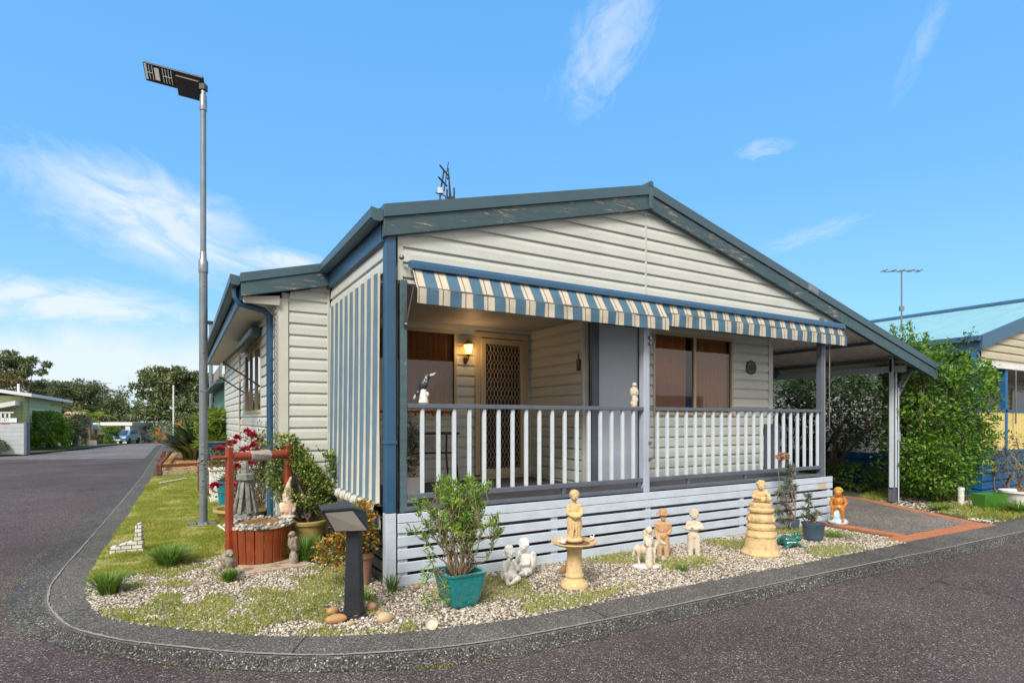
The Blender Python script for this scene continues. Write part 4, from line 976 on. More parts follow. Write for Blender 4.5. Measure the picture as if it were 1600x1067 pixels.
mb = MB().add([p-o_ for p in (A, B_, C_, D_)]+[p-o_ for p in bk], [(0, 1, 2, 3), (7, 6, 5, 4), (0, 4, 5, 1), (1, 5, 6, 2), (2, 6, 7, 3), (3, 7, 4, 0)])
hd = mb.build('head', 'charcoal_plastic', bl, .006)
up = Vector((0, 0, .012))
lid = [A+up*.4+n_*.008, B_+up*.4+n_*.008, G2_, F2_, E_]
MB().add([p-o_+up for p in lid]+[p-o_-up*.6 for p in lid], [(0, 1, 2, 3, 4), (9, 8, 7, 6, 5)]+[(i, i+5, (i+1) % 5+5, (i+1) % 5) for i in range(5)]).build('lid', 'charcoal_plastic', hd, .004)
MB().add([p-o_ for p in (bk[1], bk[2], G2_, F2_, bk[0], bk[3])], [(0, 1, 2), (0, 2, 3, 4), (4, 3, 2, 1, 5)]).build('housing', 'charcoal_plastic', hd)
ins = lambda p: (p-(A+B_+C_+D_)/4)*.86+(A+B_+C_+D_)/4+n_*.003-o_
MB().add([ins(p) for p in (A, B_, C_, D_)], [(0, 1, 2, 3)]).build('diffuser', 'solar_panel_face', hd)
# rocks ------------------------------------------------------------------
stone('rock_tan', (.55, .33, .15), (.42, .22, .09), bump=.004); stone('rock_cream', (.62, .50, .32), (.5, .36, .2)); stone('rock_pink', (.55, .28, .17), (.45, .25, .16))
def rock(px, D, r, m, lab, z=.3, rz=0, cat='rock', grp='rocks round the solar light'):
    mb = MB().sphere((0, 0, 0), (r[0], r[1], r[2]), 14, 9, jit=.05); p = at(px, D); 
    o = mb.build('rock', m, None); o.location = (p.x, p.y, r[2]*z); o.rotation_euler = (random.uniform(-.1, .1), random.uniform(-.1, .1), rz); tag(o, lab, cat, grp)
rock(525, 4.50, (.088, .045, .038), 'rock_tan', 'long orange tan rock lying at the front left of the solar light', .6, -.3)
rock(520, 4.68, (.055, .04, .04), 'rock_tan', 'smaller tan rock behind the long orange one, left of the solar light', .5, .3)
rock(547, 4.43, (.052, .026, .02), 'rock_cream', 'narrow pale sliver of rock in front of the solar light', .6, .5)
rock(554, 4.60, (.048, .024, .024), 'rock_tan', 'small wedge of orange rock against the solar light base', .8, -.5)
rock(601, 4.51, (.066, .062, .046), 'rock_cream', 'large round cream rock right of the solar light', .6)
rock(580, 4.78, (.046, .04, .036), 'rock_pink', 'round pinkish rock behind the cream one', .8)
rock(593, 4.66, (.032, .026, .022), 'rock_pink', 'small brown rock between the pink and the cream rock', .7)
rock(651, 5.38, (.032, .028, .028), 'rock_pink', 'small brick red rock at the foot of the skirting by the teal pot', .7, grp='stray red rocks')
rock(883, 5.95, (.085, .05, .05), 'rock_pink', 'long reddish rock against the skirting left of the bird bath', .6, .5, grp='stray red rocks')
sh = MB().lathe([(0, -.012), (.025, -.008), (.042, .012), (.048, .034), (.044, .034), (.036, .012), (.0, 0)], 20).build('shell_dish', 'aged_cream', None); sh.location = (-.03, -1.20, .02); sh.rotation_euler = (.9, -.2, 0); tag(sh, 'small white shell dish lying on the gravel near the kerb', 'shell')
# -- teal pot ------------------------------------------------------------
def sqpot(r0, r1, h, lip=.018, wall=.02, curve=.25, sq=9):
    pr = [(r0*.96, 0)]+[(r0+(r1-r0)*(1-(1-u)**2*(1-curve)-(1-u)*curve), h*u) for u in (.02, .12, .25, .4, .55, .7, .85, .93)]+[(r1+lip*.4, h*.95), (r1+lip*.5, h), (r1-wall, h), (r1-wall-.01, h*.86), (0, h*.85)]
    return pr
def squarelathe(pr, k=4, rot=0):
    mb = MB(); return mb.lathe(pr, 48, sq=8)
tp = empty('potted_plant', (.40, -.80, 0), 'leafy green shrub with yellow tips in a glossy square teal pot on the gravel', 'potted plant', rz=.04)
tp.scale = (1.10, 1.10, 1.10); squarelathe(sqpot(.105, .165, .27)).build('pot', 'teal_glaze', tp)
MB().lathe([(0, .235), (.14, .236)], 24).build('soil', 'potting_soil', tp)
# -- cherubs ---------------------------------------------------------------
def cherub_sit(lean=0, arm='chin'):
    p = [('e', (0, .0, .055), (.075, .065, .055)), ('e', (0, .0, .12), (.052, .045, .062)), ('c', (0, 0, .16), (.0, -.012, .19), .022, .02)]
    p += [('c', (-.045, -.01, .04), (-.06, -.09, .075), .032, .026), ('c', (-.06, -.09, .075), (-.045, -.10, .015), .026, .018), ('c', (.045, -.01, .04), (.055, -.095, .045), .032, .026), ('c', (.055, -.095, .045), (.0, -.11, .025), .024, .018), ('e', (-.045, -.12, .012), (.018, .03, .013)), ('e', (-.01, -.12, .02), (.03, .016, .013))]
    p += [('c', (-.045, 0, .155), (-.06, -.06, .11), .02, .017), ('c', (-.06, -.06, .11), (-.025, -.065, .185), .016, .014), ('c', (.045, 0, .155), (.065, -.05, .11), .02, .017), ('c', (.065, -.05, .11), (.025, -.062, .18) if arm == 'chin' else (.0, -.09, .10), .016, .014)]
    return p+head((0, -.02, .235), .05, 1.0, 22)
g = sculpt('cherub_statue', cherub_sit(), 'white_plaster', None, .0042, 1.08, (1.10, -.44, 0), face_rz(1.13, -.4, .35)); g.scale = (1, 1, 1.15); tag(g, 'white cherub statue resting its chin on its hands, left of the pair at the skirting', 'statue', 'white cherub statues')
g = sculpt('cherub_statue', cherub_sit(arm='x')+[('e', (.07, .03, .12), (.03, .05, .07)), ('e', (-.07, .04, .12), (.03, .05, .07))], 'white_plaster', None, .0042, 1.12, (1.36, -.32, 0), face_rz(1.3, -.4, -.5)); g.scale = (1, 1, 1.18); tag(g, 'white winged cherub statue with folded arms, right of the pair at the skirting', 'statue', 'white cherub statues')
# -- bird bath --------------------------------------------------------------
bb = empty('bird_bath', (1.58, -.87, 0), 'orange cream terracotta bird bath on a fluted pedestal standing on the gravel', 'bird bath', rz=.1)
mb = MB().lathe([(.135, 0), (.135, .025), (.12, .045), (.095, .07), (.085, .085), (.093, .10), (.093, .112), (.080, .125), (.073, .20), (.070, .33), (.075, .352), (.095, .375), (.10, .385)], 32)
mb.build('pedestal', 'terracotta_cream', bb)
MB().lathe([(.08, .378), (.12, .385), (.20, .405), (.222, .425), (.218, .434), (.195, .424), (.12, .408), (0, .405)], 40).build('basin', 'terracotta_cream', bb)
MB().lathe([(0, .414), (.165, .414)], 32).build('leaf_litter', mat('leaf_litter', (.16, .06, .03), .8, var=.5, vscale=40, col2=(.35, .2, .1), c2scale=30), bb)
fig = [('e', (0, 0, .03), (.085, .075, .035)), ('c', (-.025, 0, .03), (-.03, 0, .22), .036, .045), ('c', (.03, -.015, .03), (.028, -.01, .22), .026, .043), ('e', (.0, 0, .18), (.058, .048, .09)), ('e', (0, 0, .26), (.055, .045, .06)), ('e', (.0, 0, .325), (.050, .037, .055)), ('c', (-.048, 0, .355), (.048, 0, .355), .026, .026), ('c', (-.055, 0, .352), (-.068, -.02, .285), .021, .019), ('c', (-.068, -.02, .285), (.0, -.07, .25), .019, .016), ('c', (.055, 0, .352), (.07, -.02, .285), .021, .019), ('c', (.07, -.02, .285), (.02, -.07, .26), .019, .016),
       ('e', (.01, -.06, .265), (.05, .035, .022)), ('c', (0, 0, .37), (0, -.003, .41), .02, .019), ('c', (.05, -.02, .22), (.065, -.01, .14), .02, .012), ('c', (-.01, -.05, .2), (-.03, -.05, .05), .012, .012), ('c', (.015, -.05, .2), (.01, -.055, .07), .01, .01), ('e', (-.045, .01, .06), (.03, .03, .05))]+head((0, -.008, .452), .050, 1.1, 0)
g = sculpt('girl_statue', fig, 'terracotta_cream', None, .0045, 1.0, (1.58, -.87, .414), face_rz(1.58, -.87, .15)); tag(g, 'cream terracotta girl statue holding a bowl, standing in the middle of the bird bath', 'statue')
for dx, dy, lab, rz in ((-.155, -.03, 'tiny white bird figurine at the left edge of the bird bath basin', .8), (.16, -.06, 'tiny white bird figurine with raised wings at the right edge of the bird bath basin', -.8)):
    p = [('e', (0, 0, .022), (.016, .026, .016)), ('e', (0, -.024, .042), (.012, .012, .012)), ('c', (0, .02, .022), (0, .05, .03), .009, .005), ('c', (.012, 0, .03), (.02, .02, .055), .008, .004)]
    g = sculpt('bird_figurine', p, 'white_plaster', None, .0025, 1.1, (1.58+dx, -.87+dy, .421), rz, 1); tag(g, lab, 'figurine', 'bird figurines in the bird bath')
# -- girl with donkey --------------------------------------------------------
dk = empty('donkey_statue', (2.68, -.70, 0), 'small weathered statue of a girl standing beside a donkey on a white base', 'statue', rz=-.42)
MB().lathe([(.15, 0), (.155, .012), (.14, .028), (0, .03)], 28).build('base', 'white_plaster', dk)
dk.children[0].scale = (1.05, .62, 1) if dk.children else None
dn = [('e', (-.02, .02, .185), (.11, .05, .055)), ('e', (-.09, .02, .195), (.05, .048, .05)), ('e', (.07, .02, .19), (.045, .045, .055)), ('c', (.09, .02, .21), (.135, .01, .275), .036, .026), ('c', (.135, .01, .28), (.20, 0, .245), .028, .018), ('c', (.13, -.005, .30), (.125, -.01, .335), .010, .005), ('c', (.145, .02, .30), (.14, .025, .335), .010, .005),
      ('c', (-.09, -.01, .17), (-.10, -.01, .10), .024, .014), ('c', (-.10, -.01, .10), (-.085, -.01, .03), .012, .011), ('c', (-.09, .05, .17), (-.08, .05, .10), .024, .014), ('c', (-.08, .05, .10), (-.075, .05, .03), .012, .011), ('c', (.08, -.01, .16), (.075, -.015, .03), .019, .011), ('c', (.075, .05, .16), (.09, .05, .03), .019, .011), ('c', (-.135, .02, .20), (-.15, .02, .11), .012, .009)]
sculpt('donkey', dn, 'aged_cream', dk, .0045, 1.0)
gl = [('c', (0, -.065, .03), (0, -.06, .20), .040, .032), ('e', (0, -.06, .25), (.034, .028, .06)), ('c', (-.034, -.06, .30), (-.03, -.10, .24), .014, .011), ('c', (.034, -.06, .30), (.05, -.04, .24), .014, .011), ('e', (0, -.045, .33), (.036, .033, .075)), ('c', (0, -.06, .31), (0, -.06, .34), .014, .014)]+head((0, -.062, .375), .034, 1.12, 0)+[('c', (-.03, -.04, .36), (-.035, -.04, .26), .022, .016), ('c', (.03, -.04, .36), (.035, -.04, .26), .022, .016)]
sculpt('girl', gl, 'aged_cream', dk, .0045, 1.08)
# -- man in hat ---------------------------------------------------------------
mn = empty('man_statue', (3.10, -.52, 0), 'ochre statue of a bearded man in a brimmed hat behind the donkey statue', 'statue', rz=face_rz(3.1, -.5, .2))
MB().lathe([(.085, 0), (.09, .01), (.075, .025), (0, .028)], 24).build('base', 'white_plaster', mn)
mp = [('c', (-.04, 0, .03), (-.035, 0, .25), .030, .042), ('c', (.04, -.01, .03), (.035, 0, .25), .030, .042), ('e', (-.045, -.025, .03), (.024, .04, .016)), ('e', (.045, -.035, .03), (.024, .04, .016)), ('e', (0, 0, .27), (.07, .048, .06)), ('e', (0, 0, .36), (.075, .05, .085)), ('c', (-.062, 0, .405), (.062, 0, .405), .034, .034), ('c', (-.074, 0, .40), (-.086, .0, .33), .026, .022), ('c', (-.088, 0, .33), (-.075, -.035, .25), .021, .017), ('c', (.074, 0, .40), (.088, .01, .33), .026, .022), ('c', (.088, .01, .33), (.055, -.045, .30), .021, .017), ('c', (0, 0, .43), (0, -.005, .47), .024, .022)]+head((0, -.005, .505), .046, 1.0, 0)+[('e', (0, -.03, .475), (.026, .022, .028))]
sculpt('figure', mp, 'ochre_figure', mn, .005, .98)
MB().lathe([(.0, .578), (.026, .576), (.042, .56), (.046, .528), (.078, .518), (.08, .510), (.044, .512), (0, .515)], 24).build('hat', 'ochre_figure', mn)
# -- boy with folded arms ------------------------------------------------------
bp = [('c', (-.04, 0, .01), (-.034, 0, .22), .030, .044), ('c', (.04, -.005, .01), (.034, 0, .22), .030, .044), ('e', (-.045, -.02, .01), (.024, .036, .014)), ('e', (.045, -.025, .01), (.024, .036, .014)), ('e', (0, 0, .24), (.068, .048, .055)), ('e', (0, 0, .34), (.066, .045, .08)), ('c', (-.055, 0, .375), (.055, 0, .375), .031, .031), ('c', (-.066, 0, .37), (-.09, -.02, .32), .024, .021), ('c', (-.09, -.02, .32), (.03, -.06, .325), .02, .017), ('c', (.066, 0, .37), (.09, -.02, .325), .024, .021), ('c', (.09, -.02, .325), (-.03, -.062, .345), .02, .017), ('c', (0, 0, .41), (0, -.003, .44), .022, .02)]+head((0, -.008, .482), .053, 1.14, 8)
g = sculpt('boy_statue', bp, 'aged_cream', None, .005, 1.0, (3.52, -.60, 0), face_rz(3.5, -.6, .1)); tag(g, 'cream and rust coloured statue of a boy with folded arms on the gravel', 'statue')
# -- stacked pots with bust -----------------------------------------------------
ps = empty('pot_pedestal', (4.29, -.93, 0), 'tall pedestal of stacked upturned cream terracotta pots at the right of the gravel bed', 'pedestal')
MB().lathe([(.225, 0), (.228, .02), (.205, .045), (.20, .06), (.19, .065), (.187, .075), (.165, .205), (.172, .212), (.172, .235), (.164, .245), (.150, .30)], 40).build('lower_pot', 'terracotta_cream', ps)
MB().lathe([(.15, .30), (.163, .305), (.165, .335), (.155, .34), (.140, .385), (.155, .39)], 40).build('middle_pot', 'terracotta_cream', ps)
mb = MB(); mb.lathe([(.12, .383), (.148, .395), (.155, .43), (.145, .46), (.118, .485), (.12, .50), (.150, .512), (.152, .535), (.128, .55), (.122, .565)], 40)
for k in range(9): a = 2*PI*k/9; mb.tube([(.105*math.cos(a+q*.13), .105*math.sin(a+q*.13), .48-.035*math.sin(q*.55)+0) for q in range(6)], .012, 6) if False else mb.sphere((.148*math.cos(a), .148*math.sin(a), .415), (.022, .022, .03), 10, 6)
mb.build('swagged_pot', 'terracotta_cream', ps)
MB().lathe([(.125, .555), (.135, .565), (.135, .60), (.12, .61), (0, .612)], 8, smooth=False).build('plinth', 'terracotta_cream', ps, .004)
bu = [('e', (0, 0, .04), (.085, .06, .04)), ('e', (0, .01, .10), (.060, .045, .05)), ('c', (-.055, .01, .13), (-.085, -.03, .07), .026, .022), ('c', (-.085, -.03, .07), (-.02, -.07, .06), .021, .016), ('c', (.055, .01, .13), (.09, -.02, .075), .026, .022), ('c', (.09, -.02, .075), (.06, -.08, .07), .021, .016), ('c', (0, 0, .13), (0, -.005, .165), .024, .022), ('e', (.075, -.06, .05), (.035, .03, .03))]+head((0, -.012, .205), .054, 1.05, 26)
g = sculpt('cherub_bust', bu, 'terracotta_cream', None, .0045, 1.0, (4.29, -.93, .607), face_rz(4.3, -.93, .15)); tag(g, 'cream curly haired cherub bust on top of the stacked pots', 'statue')
# -- frog ----------------------------------------------------------------------
fr = [('e', (0, 0, .07), (.085, .11, .06), (.35, 0, 0)), ('e', (0, -.10, .10), (.065, .06, .042)), ('e', (-.035, -.11, .145), (.021, .021, .021)), ('e', (.035, -.11, .145), (.021, .021, .021)), ('c', (-.075, .06, .05), (-.12, -.01, .07), .045, .028), ('c', (-.12, -.01, .07), (-.10, .09, .02), .025, .016), ('c', (.075, .06, .05), (.12, -.01, .07), .045, .028), ('c', (.12, -.01, .07), (.10, .09, .02), .025, .016), ('c', (-.06, -.06, .06), (-.09, -.11, .012), .022, .015), ('c', (.06, -.06, .06), (.09, -.11, .012), .022, .015), ('e', (-.095, -.13, .01), (.028, .03, .01)), ('e', (.095, -.13, .01), (.028, .03, .01)), ('e', (-.11, .11, .012), (.03, .04, .012)), ('e', (.11, .11, .012), (.03, .04, .012))]
g = sculpt('frog_statue', fr, 'frog_glaze', None, .005, 1.05, (4.93, -.86, 0), 1.15); tag(g, 'glossy dark green frog ornament on the gravel between the stacked pots and the blue pot', 'ornament')
# -- orange figure on blue base ------------------------------------------------
mk = empty('cherub_statue', (6.92, -.34, 0), 'orange glazed child statue seated on a pale blue base at the skirting corner', 'statue', rz=face_rz(6.9, -.3, -.2))
sculpt('rock_base', [('e', (0, 0, .05), (.14, .12, .06)), ('e', (-.04, .02, .12), (.10, .09, .09)), ('e', (-.02, .03, .19), (.07, .06, .05)), ('e', (.08, -.02, .06), (.05, .06, .05))], 'pale_blue_glaze', mk, .006)
mkp = [('e', (0, .03, .27), (.075, .065, .05)), ('e', (0, .03, .35), (.07, .055, .08)), ('c', (-.045, .0, .25), (-.06, -.07, .27), .038, .030), ('c', (-.06, -.07, .27), (-.06, -.08, .14), .028, .022), ('c', (-.075, .03, .40), (-.105, .02, .32), .026, .022), ('c', (-.105, .02, .32), (-.08, -.05, .30), .022, .018), ('c', (.075, .03, .40), (.105, .02, .33), .026, .024), ('c', (.105, .02, .33), (.07, -.01, .27), .024, .02), ('c', (0, .03, .42), (0, .02, .45), .026, .026), ('c', (.045, -.0, .25), (.07, -.06, .24), .036, .028), ('c', (.07, -.06, .24), (.075, -.06, .10), .027, .02), ('e', (.08, -.08, .08), (.022, .04, .016)), ('e', (-.06, -.10, .13), (.022, .04, .016))]
sculpt('body', mkp+head((0, .01, .485), .055, 0, 0), 'orange_glaze', mk, .005)
sculpt('hair', [('e', (0, .02, .505), (.052, .055, .05))]+[('e', (.05*math.cos(a)*math.cos(e), .02+.055*math.sin(a)*math.cos(e)+.01, .51+.05*math.sin(e)), (.017,)*3) for a in np.linspace(0, 6.28, 11) for e in (.15, .6, 1.1) if not (math.sin(a) < -.5 and e < .5)], 'yellow_glaze', mk, .005)
# -- crow and owl on the rail ---------------------------------------------------
cr = empty('crow_figurine', (.395, .035, 1.757), 'black and white crow figurine on a pale stump, standing on the railing by the corner', 'figurine', rz=face_rz(.4, 0, 1.25))
sculpt('stump', [('c', (0, 0, .015), (0, 0, .12), .048, .03), ('e', (.02, -.03, .09), (.02, .02, .03)), ('e', (0, 0, .012), (.056, .05, .015))], 'white_plaster', cr, .004)
sculpt('body', [('e', (0, .0, .19), (.034, .045, .068), (.55, 0, 0)), ('e', (0, -.045, .27), (.024, .03, .026)), ('c', (0, -.02, .23), (0, -.045, .265), .026, .022), ('c', (0, .04, .15), (0, .10, .05), .024, .012), ('c', (-.012, -.01, .14), (-.015, -.012, .11), .009, .009), ('c', (.012, -.01, .14), (.015, -.012, .11), .009, .009)], 'crow_black', cr, .004)
sculpt('beak', [('c', (0, -.07, .28), (0, -.13, .305), .011, .003), ('c', (0, -.07, .272), (0, -.115, .285), .008, .003)], 'crow_beak', cr, .003, smooth=1)
ow = sculpt('bird_figurine', [('c', (0, 0, .01), (0, 0, .11), .035, .03), ('e', (.025, -.01, .08), (.02, .02, .03)), ('e', (-.02, .01, .04), (.025, .025, .03)), ('e', (0, 0, .18), (.042, .038, .065)), ('e', (0, -.008, .255), (.030, .030, .030)), ('e', (0, -.036, .25), (.007, .012, .008)), ('c', (0, .03, .13), (0, .045, .09), .015, .01), ('e', (-.038, .008, .17), (.012, .03, .05)), ('e', (.038, .008, .17), (.012, .03, .05))], 'owl_stone', None, .004, 1.05, (3.17, .035, 1.757), face_rz(3.1, 0, .4))
ow.data.materials[0] = MATS['aged_cream']; tag(ow, 'cream bird figurine perched on the railing in front of the lilac door', 'figurine')
# -- white brick ornament ---------------------------------------------------------
def wbrick(t, co, b0, b):
    x = t.n('ShaderNodeTexBrick'); t.put(x.inputs['Vector'], t.scl(co, (1, 1, 1), (R(90), 0, 0))); x.inputs['Scale'].default_value = 1
    for k, v in (('Brick Width', .11), ('Row Height', .048), ('Mortar Size', .005)): x.inputs[k].default_value = v
    x.inputs['Color1'].default_value = (.78, .77, .71, 1); x.inputs['Color2'].default_value = (.64, .63, .57, 1); x.inputs['Mortar'].default_value = (.10, .10, .08, 1)
    return x.outputs[0]
mat('white_brick', rough=.85, var=.3, vscale=8, fn=wbrick)
mb = MB().prism([(-.17, 0), (.17, 0), (.17, .14), (.155, .145), (.155, .32), (.14, .345), (.10, .345), (.09, .32), (.08, .15), (-.12, .09), (-.17, .085)], 'y', -.055, .055)
o = mb.build('brick_ornament', 'white_brick', None, .006); o.location = (-2.24, 2.95, 0); o.rotation_euler = (0, 0, -.15); tag(o, 'small white painted brick ornament with a chimney on the lawn at the kerb', 'ornament')
# -- street lamp -------------------------------------------------------------------
lp = empty('street_lamp', (-1.39, 4.47, 0), 'tall galvanised street lamp with a flat solar head on the near lawn', 'street lamp')
MB().tube([(0, 0, 0), (0, 0, 3.95)], .058, 20).build('pole', 'pole_paint', lp)
MB().tube([(0, 0, 3.95), (0, 0, 6.38)], .040, 18).build('upper_pole', 'pole_paint', lp)
MB().lathe([(.062, 3.80), (.066, 3.82), (.066, 3.98), (.045, 4.02), (.045, 4.10), (.041, 4.12)], 20).build('collar', 'galvanised', lp)
mb = MB().box(-.22, .20, -.05, .05, .0, .05).box(-.10, .10, -.10, .10, .0, .03)
for sx in (-.08, .08): mb.tube([(sx, -.07, .02), (sx, -.07, .07)], .012, 8)
b = mb.build('base_plate', 'galvanised', lp, .004); b.rotation_euler = (0, 0, -.4)
mb = MB()
for z in (3.6, 2.6, 1.2): mb.tube([(0, -.066, z), (0, -.058, z+.03)], .008, 6)
for z in (1.08, 2.02): mb.box(-.045, .045, -.062, -.05, z, z+.02)
mb.build('pole_bolt', 'galvanised', lp)
for q, z in enumerate((.98,)):
    MB().tube([(.066*math.cos(a), .066*math.sin(a), z+.03*math.sin(3*a)) for a in np.linspace(0, 6.3, 30)], .012, 6).tube([(.066*math.cos(a), .066*math.sin(a), z-.02+.03*math.cos(2*a)) for a in np.linspace(0, 6.3, 30)], .010, 6).build('chain_loop', 'chain_metal', lp)
MB().lathe([(.048, 6.25), (.050, 6.26), (.050, 6.42), (.046, 6.43), (.046, 6.48), (.03, 6.50), (.035, 6.56)], 16).build('top_collar', 'galvanised', lp)
hd = empty('lamp_head', (0, 0, 6.57)); hd.parent = lp; hd.rotation_euler = (0, 0, 0)
la = Vector((-math.cos(TH), math.sin(TH)-.0, 0)).normalized()     # arm leaves to the left
ang = math.atan2(la.y, la.x); hd.rotation_euler = (0, 0, ang)
T_ = R(0); 
MH = (Matrix.Rotation(R(-15), 4, 'Y') @ Matrix.Rotation(R(50), 4, 'X')) @ Matrix.Translation((.07, 0, 0))
mb = MB(); mb.box(.0, .95, -.13, .13, .13, .17, MH); h_ = mb.build('panel', 'black_metal', hd, .01)
MB().box(.02, .93, -.11, .115, .1695, .174, MH).build('solar_cells', mat('solar_blue', (.02, .03, .06), .15), h_)
MB().box(.03, .40, -.20, .08, .06, .129, MH).build('driver_box', 'black_metal', h_, .01)
mb = MB()
for x in (.50, .545, .59, .635): mb.box(x, x+.008, -.09, .10, .124, .1305, MH)
for x in (.80, .85): mb.box(x, x+.008, -.09, .10, .124, .1305, MH)
mb.box(.50, .64, -.004, .004, .1235, .1295, MH).box(.80, .90, -.004, .004, .1235, .1295, MH).box(.89, .925, -.10, .11, .1236, .13, MH)
mb.build('led_strip', 'led_bar', h_)
MB().box(.70, .77, -.08, .08, .123, .13, MH).box(.12, .15, .02, .05, .062, .07, MH).build('sensor', 'galv_sheet', h_)
MB().box(-.05, .05, -.045, .045, -.02, .08).box(-.03, .04, -.03, .03, .06, .16, MH).build('bracket', 'black_metal', hd, .01)
far_pole = None
fp = empty('street_lamp', (-.33, 27.2, 0), 'slim distant street lamp post rising behind the front one, next to the roof corner', 'street lamp')
MB().tube([(0, 0, 0), (0, 0, 6.4)], .085, 10).build('pole', 'pole_paint', fp); MB().box(-.5, .1, -.12, .12, 6.4, 6.55).build('lamp_head', 'black_metal', fp, .02)
# -- things on the lawn ------------------------------------------------------------
o = MB().tube([(-2.12, 11.2, .03), (-1.55, 12.1, .03)], .022, 8).build('plastic_pipe', 'white_plaster', None); tag(o, 'thin white plastic pipe lying across the far lawn', 'pipe')
o = MB().tube([(-1.20, 4.2, .02), (-1.12, 3.65, .02)], .022, 8).build('plastic_pipe', 'white_plaster', None); tag(o, 'short white pipe lying in the grass just in front of the street lamp', 'pipe')
# sleeper edging
mat('sleeper', (.16, .055, .03), .7, var=.4, vscale=4, fn=stain((9, 9, 9), .5, .45))
ed = empty('sleeper_edging', (-2.28, 14.0, 0), 'dark red low log edging round the mulch bed by the kerb', 'garden edging')
MB().box(0, .14, -.06, .06, 0, .30).build('post', 'sleeper', ed, .01); MB().box(1.55, 1.67, .0, .12, 0, .27).build('post', 'sleeper', ed, .01)
MB().beam((.05, .02, .25), (3.0, .35, .30), .1, .09).build('rail', 'sleeper', ed, .01); MB().beam((.05, .02, .25), (.35, 11, .25), .1, .09).build('rail', 'sleeper', ed, .01)
MB().beam((.0, .0, .05), (3.0, .33, .05), .09, .12).build('kerb_board', 'aged_concrete', ed)
for y in (2.7, 5.4, 8.1): MB().box(-.04, .1, y-.06, y+.06, 0, .30).build('post', 'sleeper', ed, .01)
# antennas --------------------------------------------------------------------------
def antenna(loc, h, boomL, els, lab, rz, m='chain_metal', ln=.28):
    a = empty('antenna', loc, lab, 'antenna', rz=rz)
    MB().tube([(0, 0, -.02), (0, 0, h)], .02, 8).build('mast', m, a)
    b = MB().tube([(-boomL/2, 0, h), (boomL/2, 0, h+.05)], .014, 6).build('boom', m, a)
    mb = MB()
    for k in range(els): x = -boomL/2+boomL*k/(els-1); mb.tube([(x, -ln, h+.03), (x, ln, h+.03)], .012, 5); mb.sphere((x, 0, h+.03), .035, 8, 6)
    mb.build('element', m, b); MB().box(-.05, .05, -.04, .04, h*.35, h*.35+.12).build('junction_box', 'galvanised', a)
p = Vector((2.1, 3.2, zr(2.1)))
an = empty('antenna', p, 'dark forked television antenna mast behind the left roof slope', 'antenna', rz=-TH)
MB().tube([(0, 0, -.05), (0, 0, 1.02), (-.03, 0, 1.50)], [.022, .02, .008], 8).build('mast', 'black_metal', an)
MB().tube([(-.10, 0, 1.13), (-.03, 0, 1.60)], [.012, .008], 6).build('whip', 'black_metal', an)
MB().tube([(-.08, 0, 1.01), (.07, 0, 1.02)], .03, 6).tube([(-.24, 0, 1.10), (0, 0, 1.02)], .010, 6).build('clamp', 'black_metal', an)
p = Vector((1.86, 3.05, zr(1.86)))
an = empty('antenna', p, 'left television antenna with small stacked elements behind the roof edge', 'antenna', rz=-TH)
MB().tube([(-.03, 0, -.05), (0, 0, 1.05), (.06, 0, 1.42)], .014, 6).build('mast', 'black_metal', an)
MB().box(-.035, .045, -.03, .03, 1.05, 1.14).build('junction_box', 'galvanised', an)
mb = MB().tube([(.02, -.2, 1.41), (.12, .2, 1.40)], .014, 6).tube([(-.01, -.15, 1.25), (.09, .15, 1.23)], .014, 6).tube([(.10, 0, .8), (.11, 0, 1.12)], .015, 6).tube([(.22, 0, .8), (.22, 0, 1.14)], .015, 6).sphere((.12, 0, 1.29), .018, 8, 6)
mb.build('element', 'black_metal', an)
# -- verandah clutter --------------------------------------------------------------
tb = empty('side_table', (1.15, 1.75, DK), 'black folding table with a bent leg against the verandah back wall', 'table')
MB().box(-.35, .35, -.2, .2, .68, .71).build('table_top', 'black_metal', tb, .004)
for x, y in ((-.32, -.16), (.32, -.16), (.32, .16), (-.32, .16)): MB().tube([(x, y, .69), (x*.98, y, .4), (x*1.08, y, 0)], .014, 6).build('leg', 'black_metal', tb)
MB().tube([(-.32, -.16, .45), (.32, -.16, .44)], .012, 6).build('stretcher', 'black_metal', tb)
vp = empty('potted_plant', (.42, .55, DK), 'straggly grey green plant in a white bucket on the verandah behind the corner post', 'potted plant')
MB().lathe([(.115, 0), (.135, .26), (.142, .27), (.13, .27), (.12, .24), (0, .23)], 24).build('pot', 'galv_sheet', vp)
gt = empty('gate', (5.95, .22, DK+.01), 'narrow picket gate with a diagonal brace leaning inside the right end of the railing', 'gate')
mb = MB()
for k in range(6): mb = MB().box(k*.155, k*.155+.06, -.012, .012, .03, .80).build('picket', 'slate_paint', gt, .003)
for z in (.10, .68): MB().box(-.02, .86, .013, .04, z, z+.06).build('gate_rail', 'slate_paint', gt, .003)
MB().beam((.02, .055, .68), (.82, .055, .14), .02, .06, (0, 1, 0)).build('brace', 'slate_paint', gt, .003)
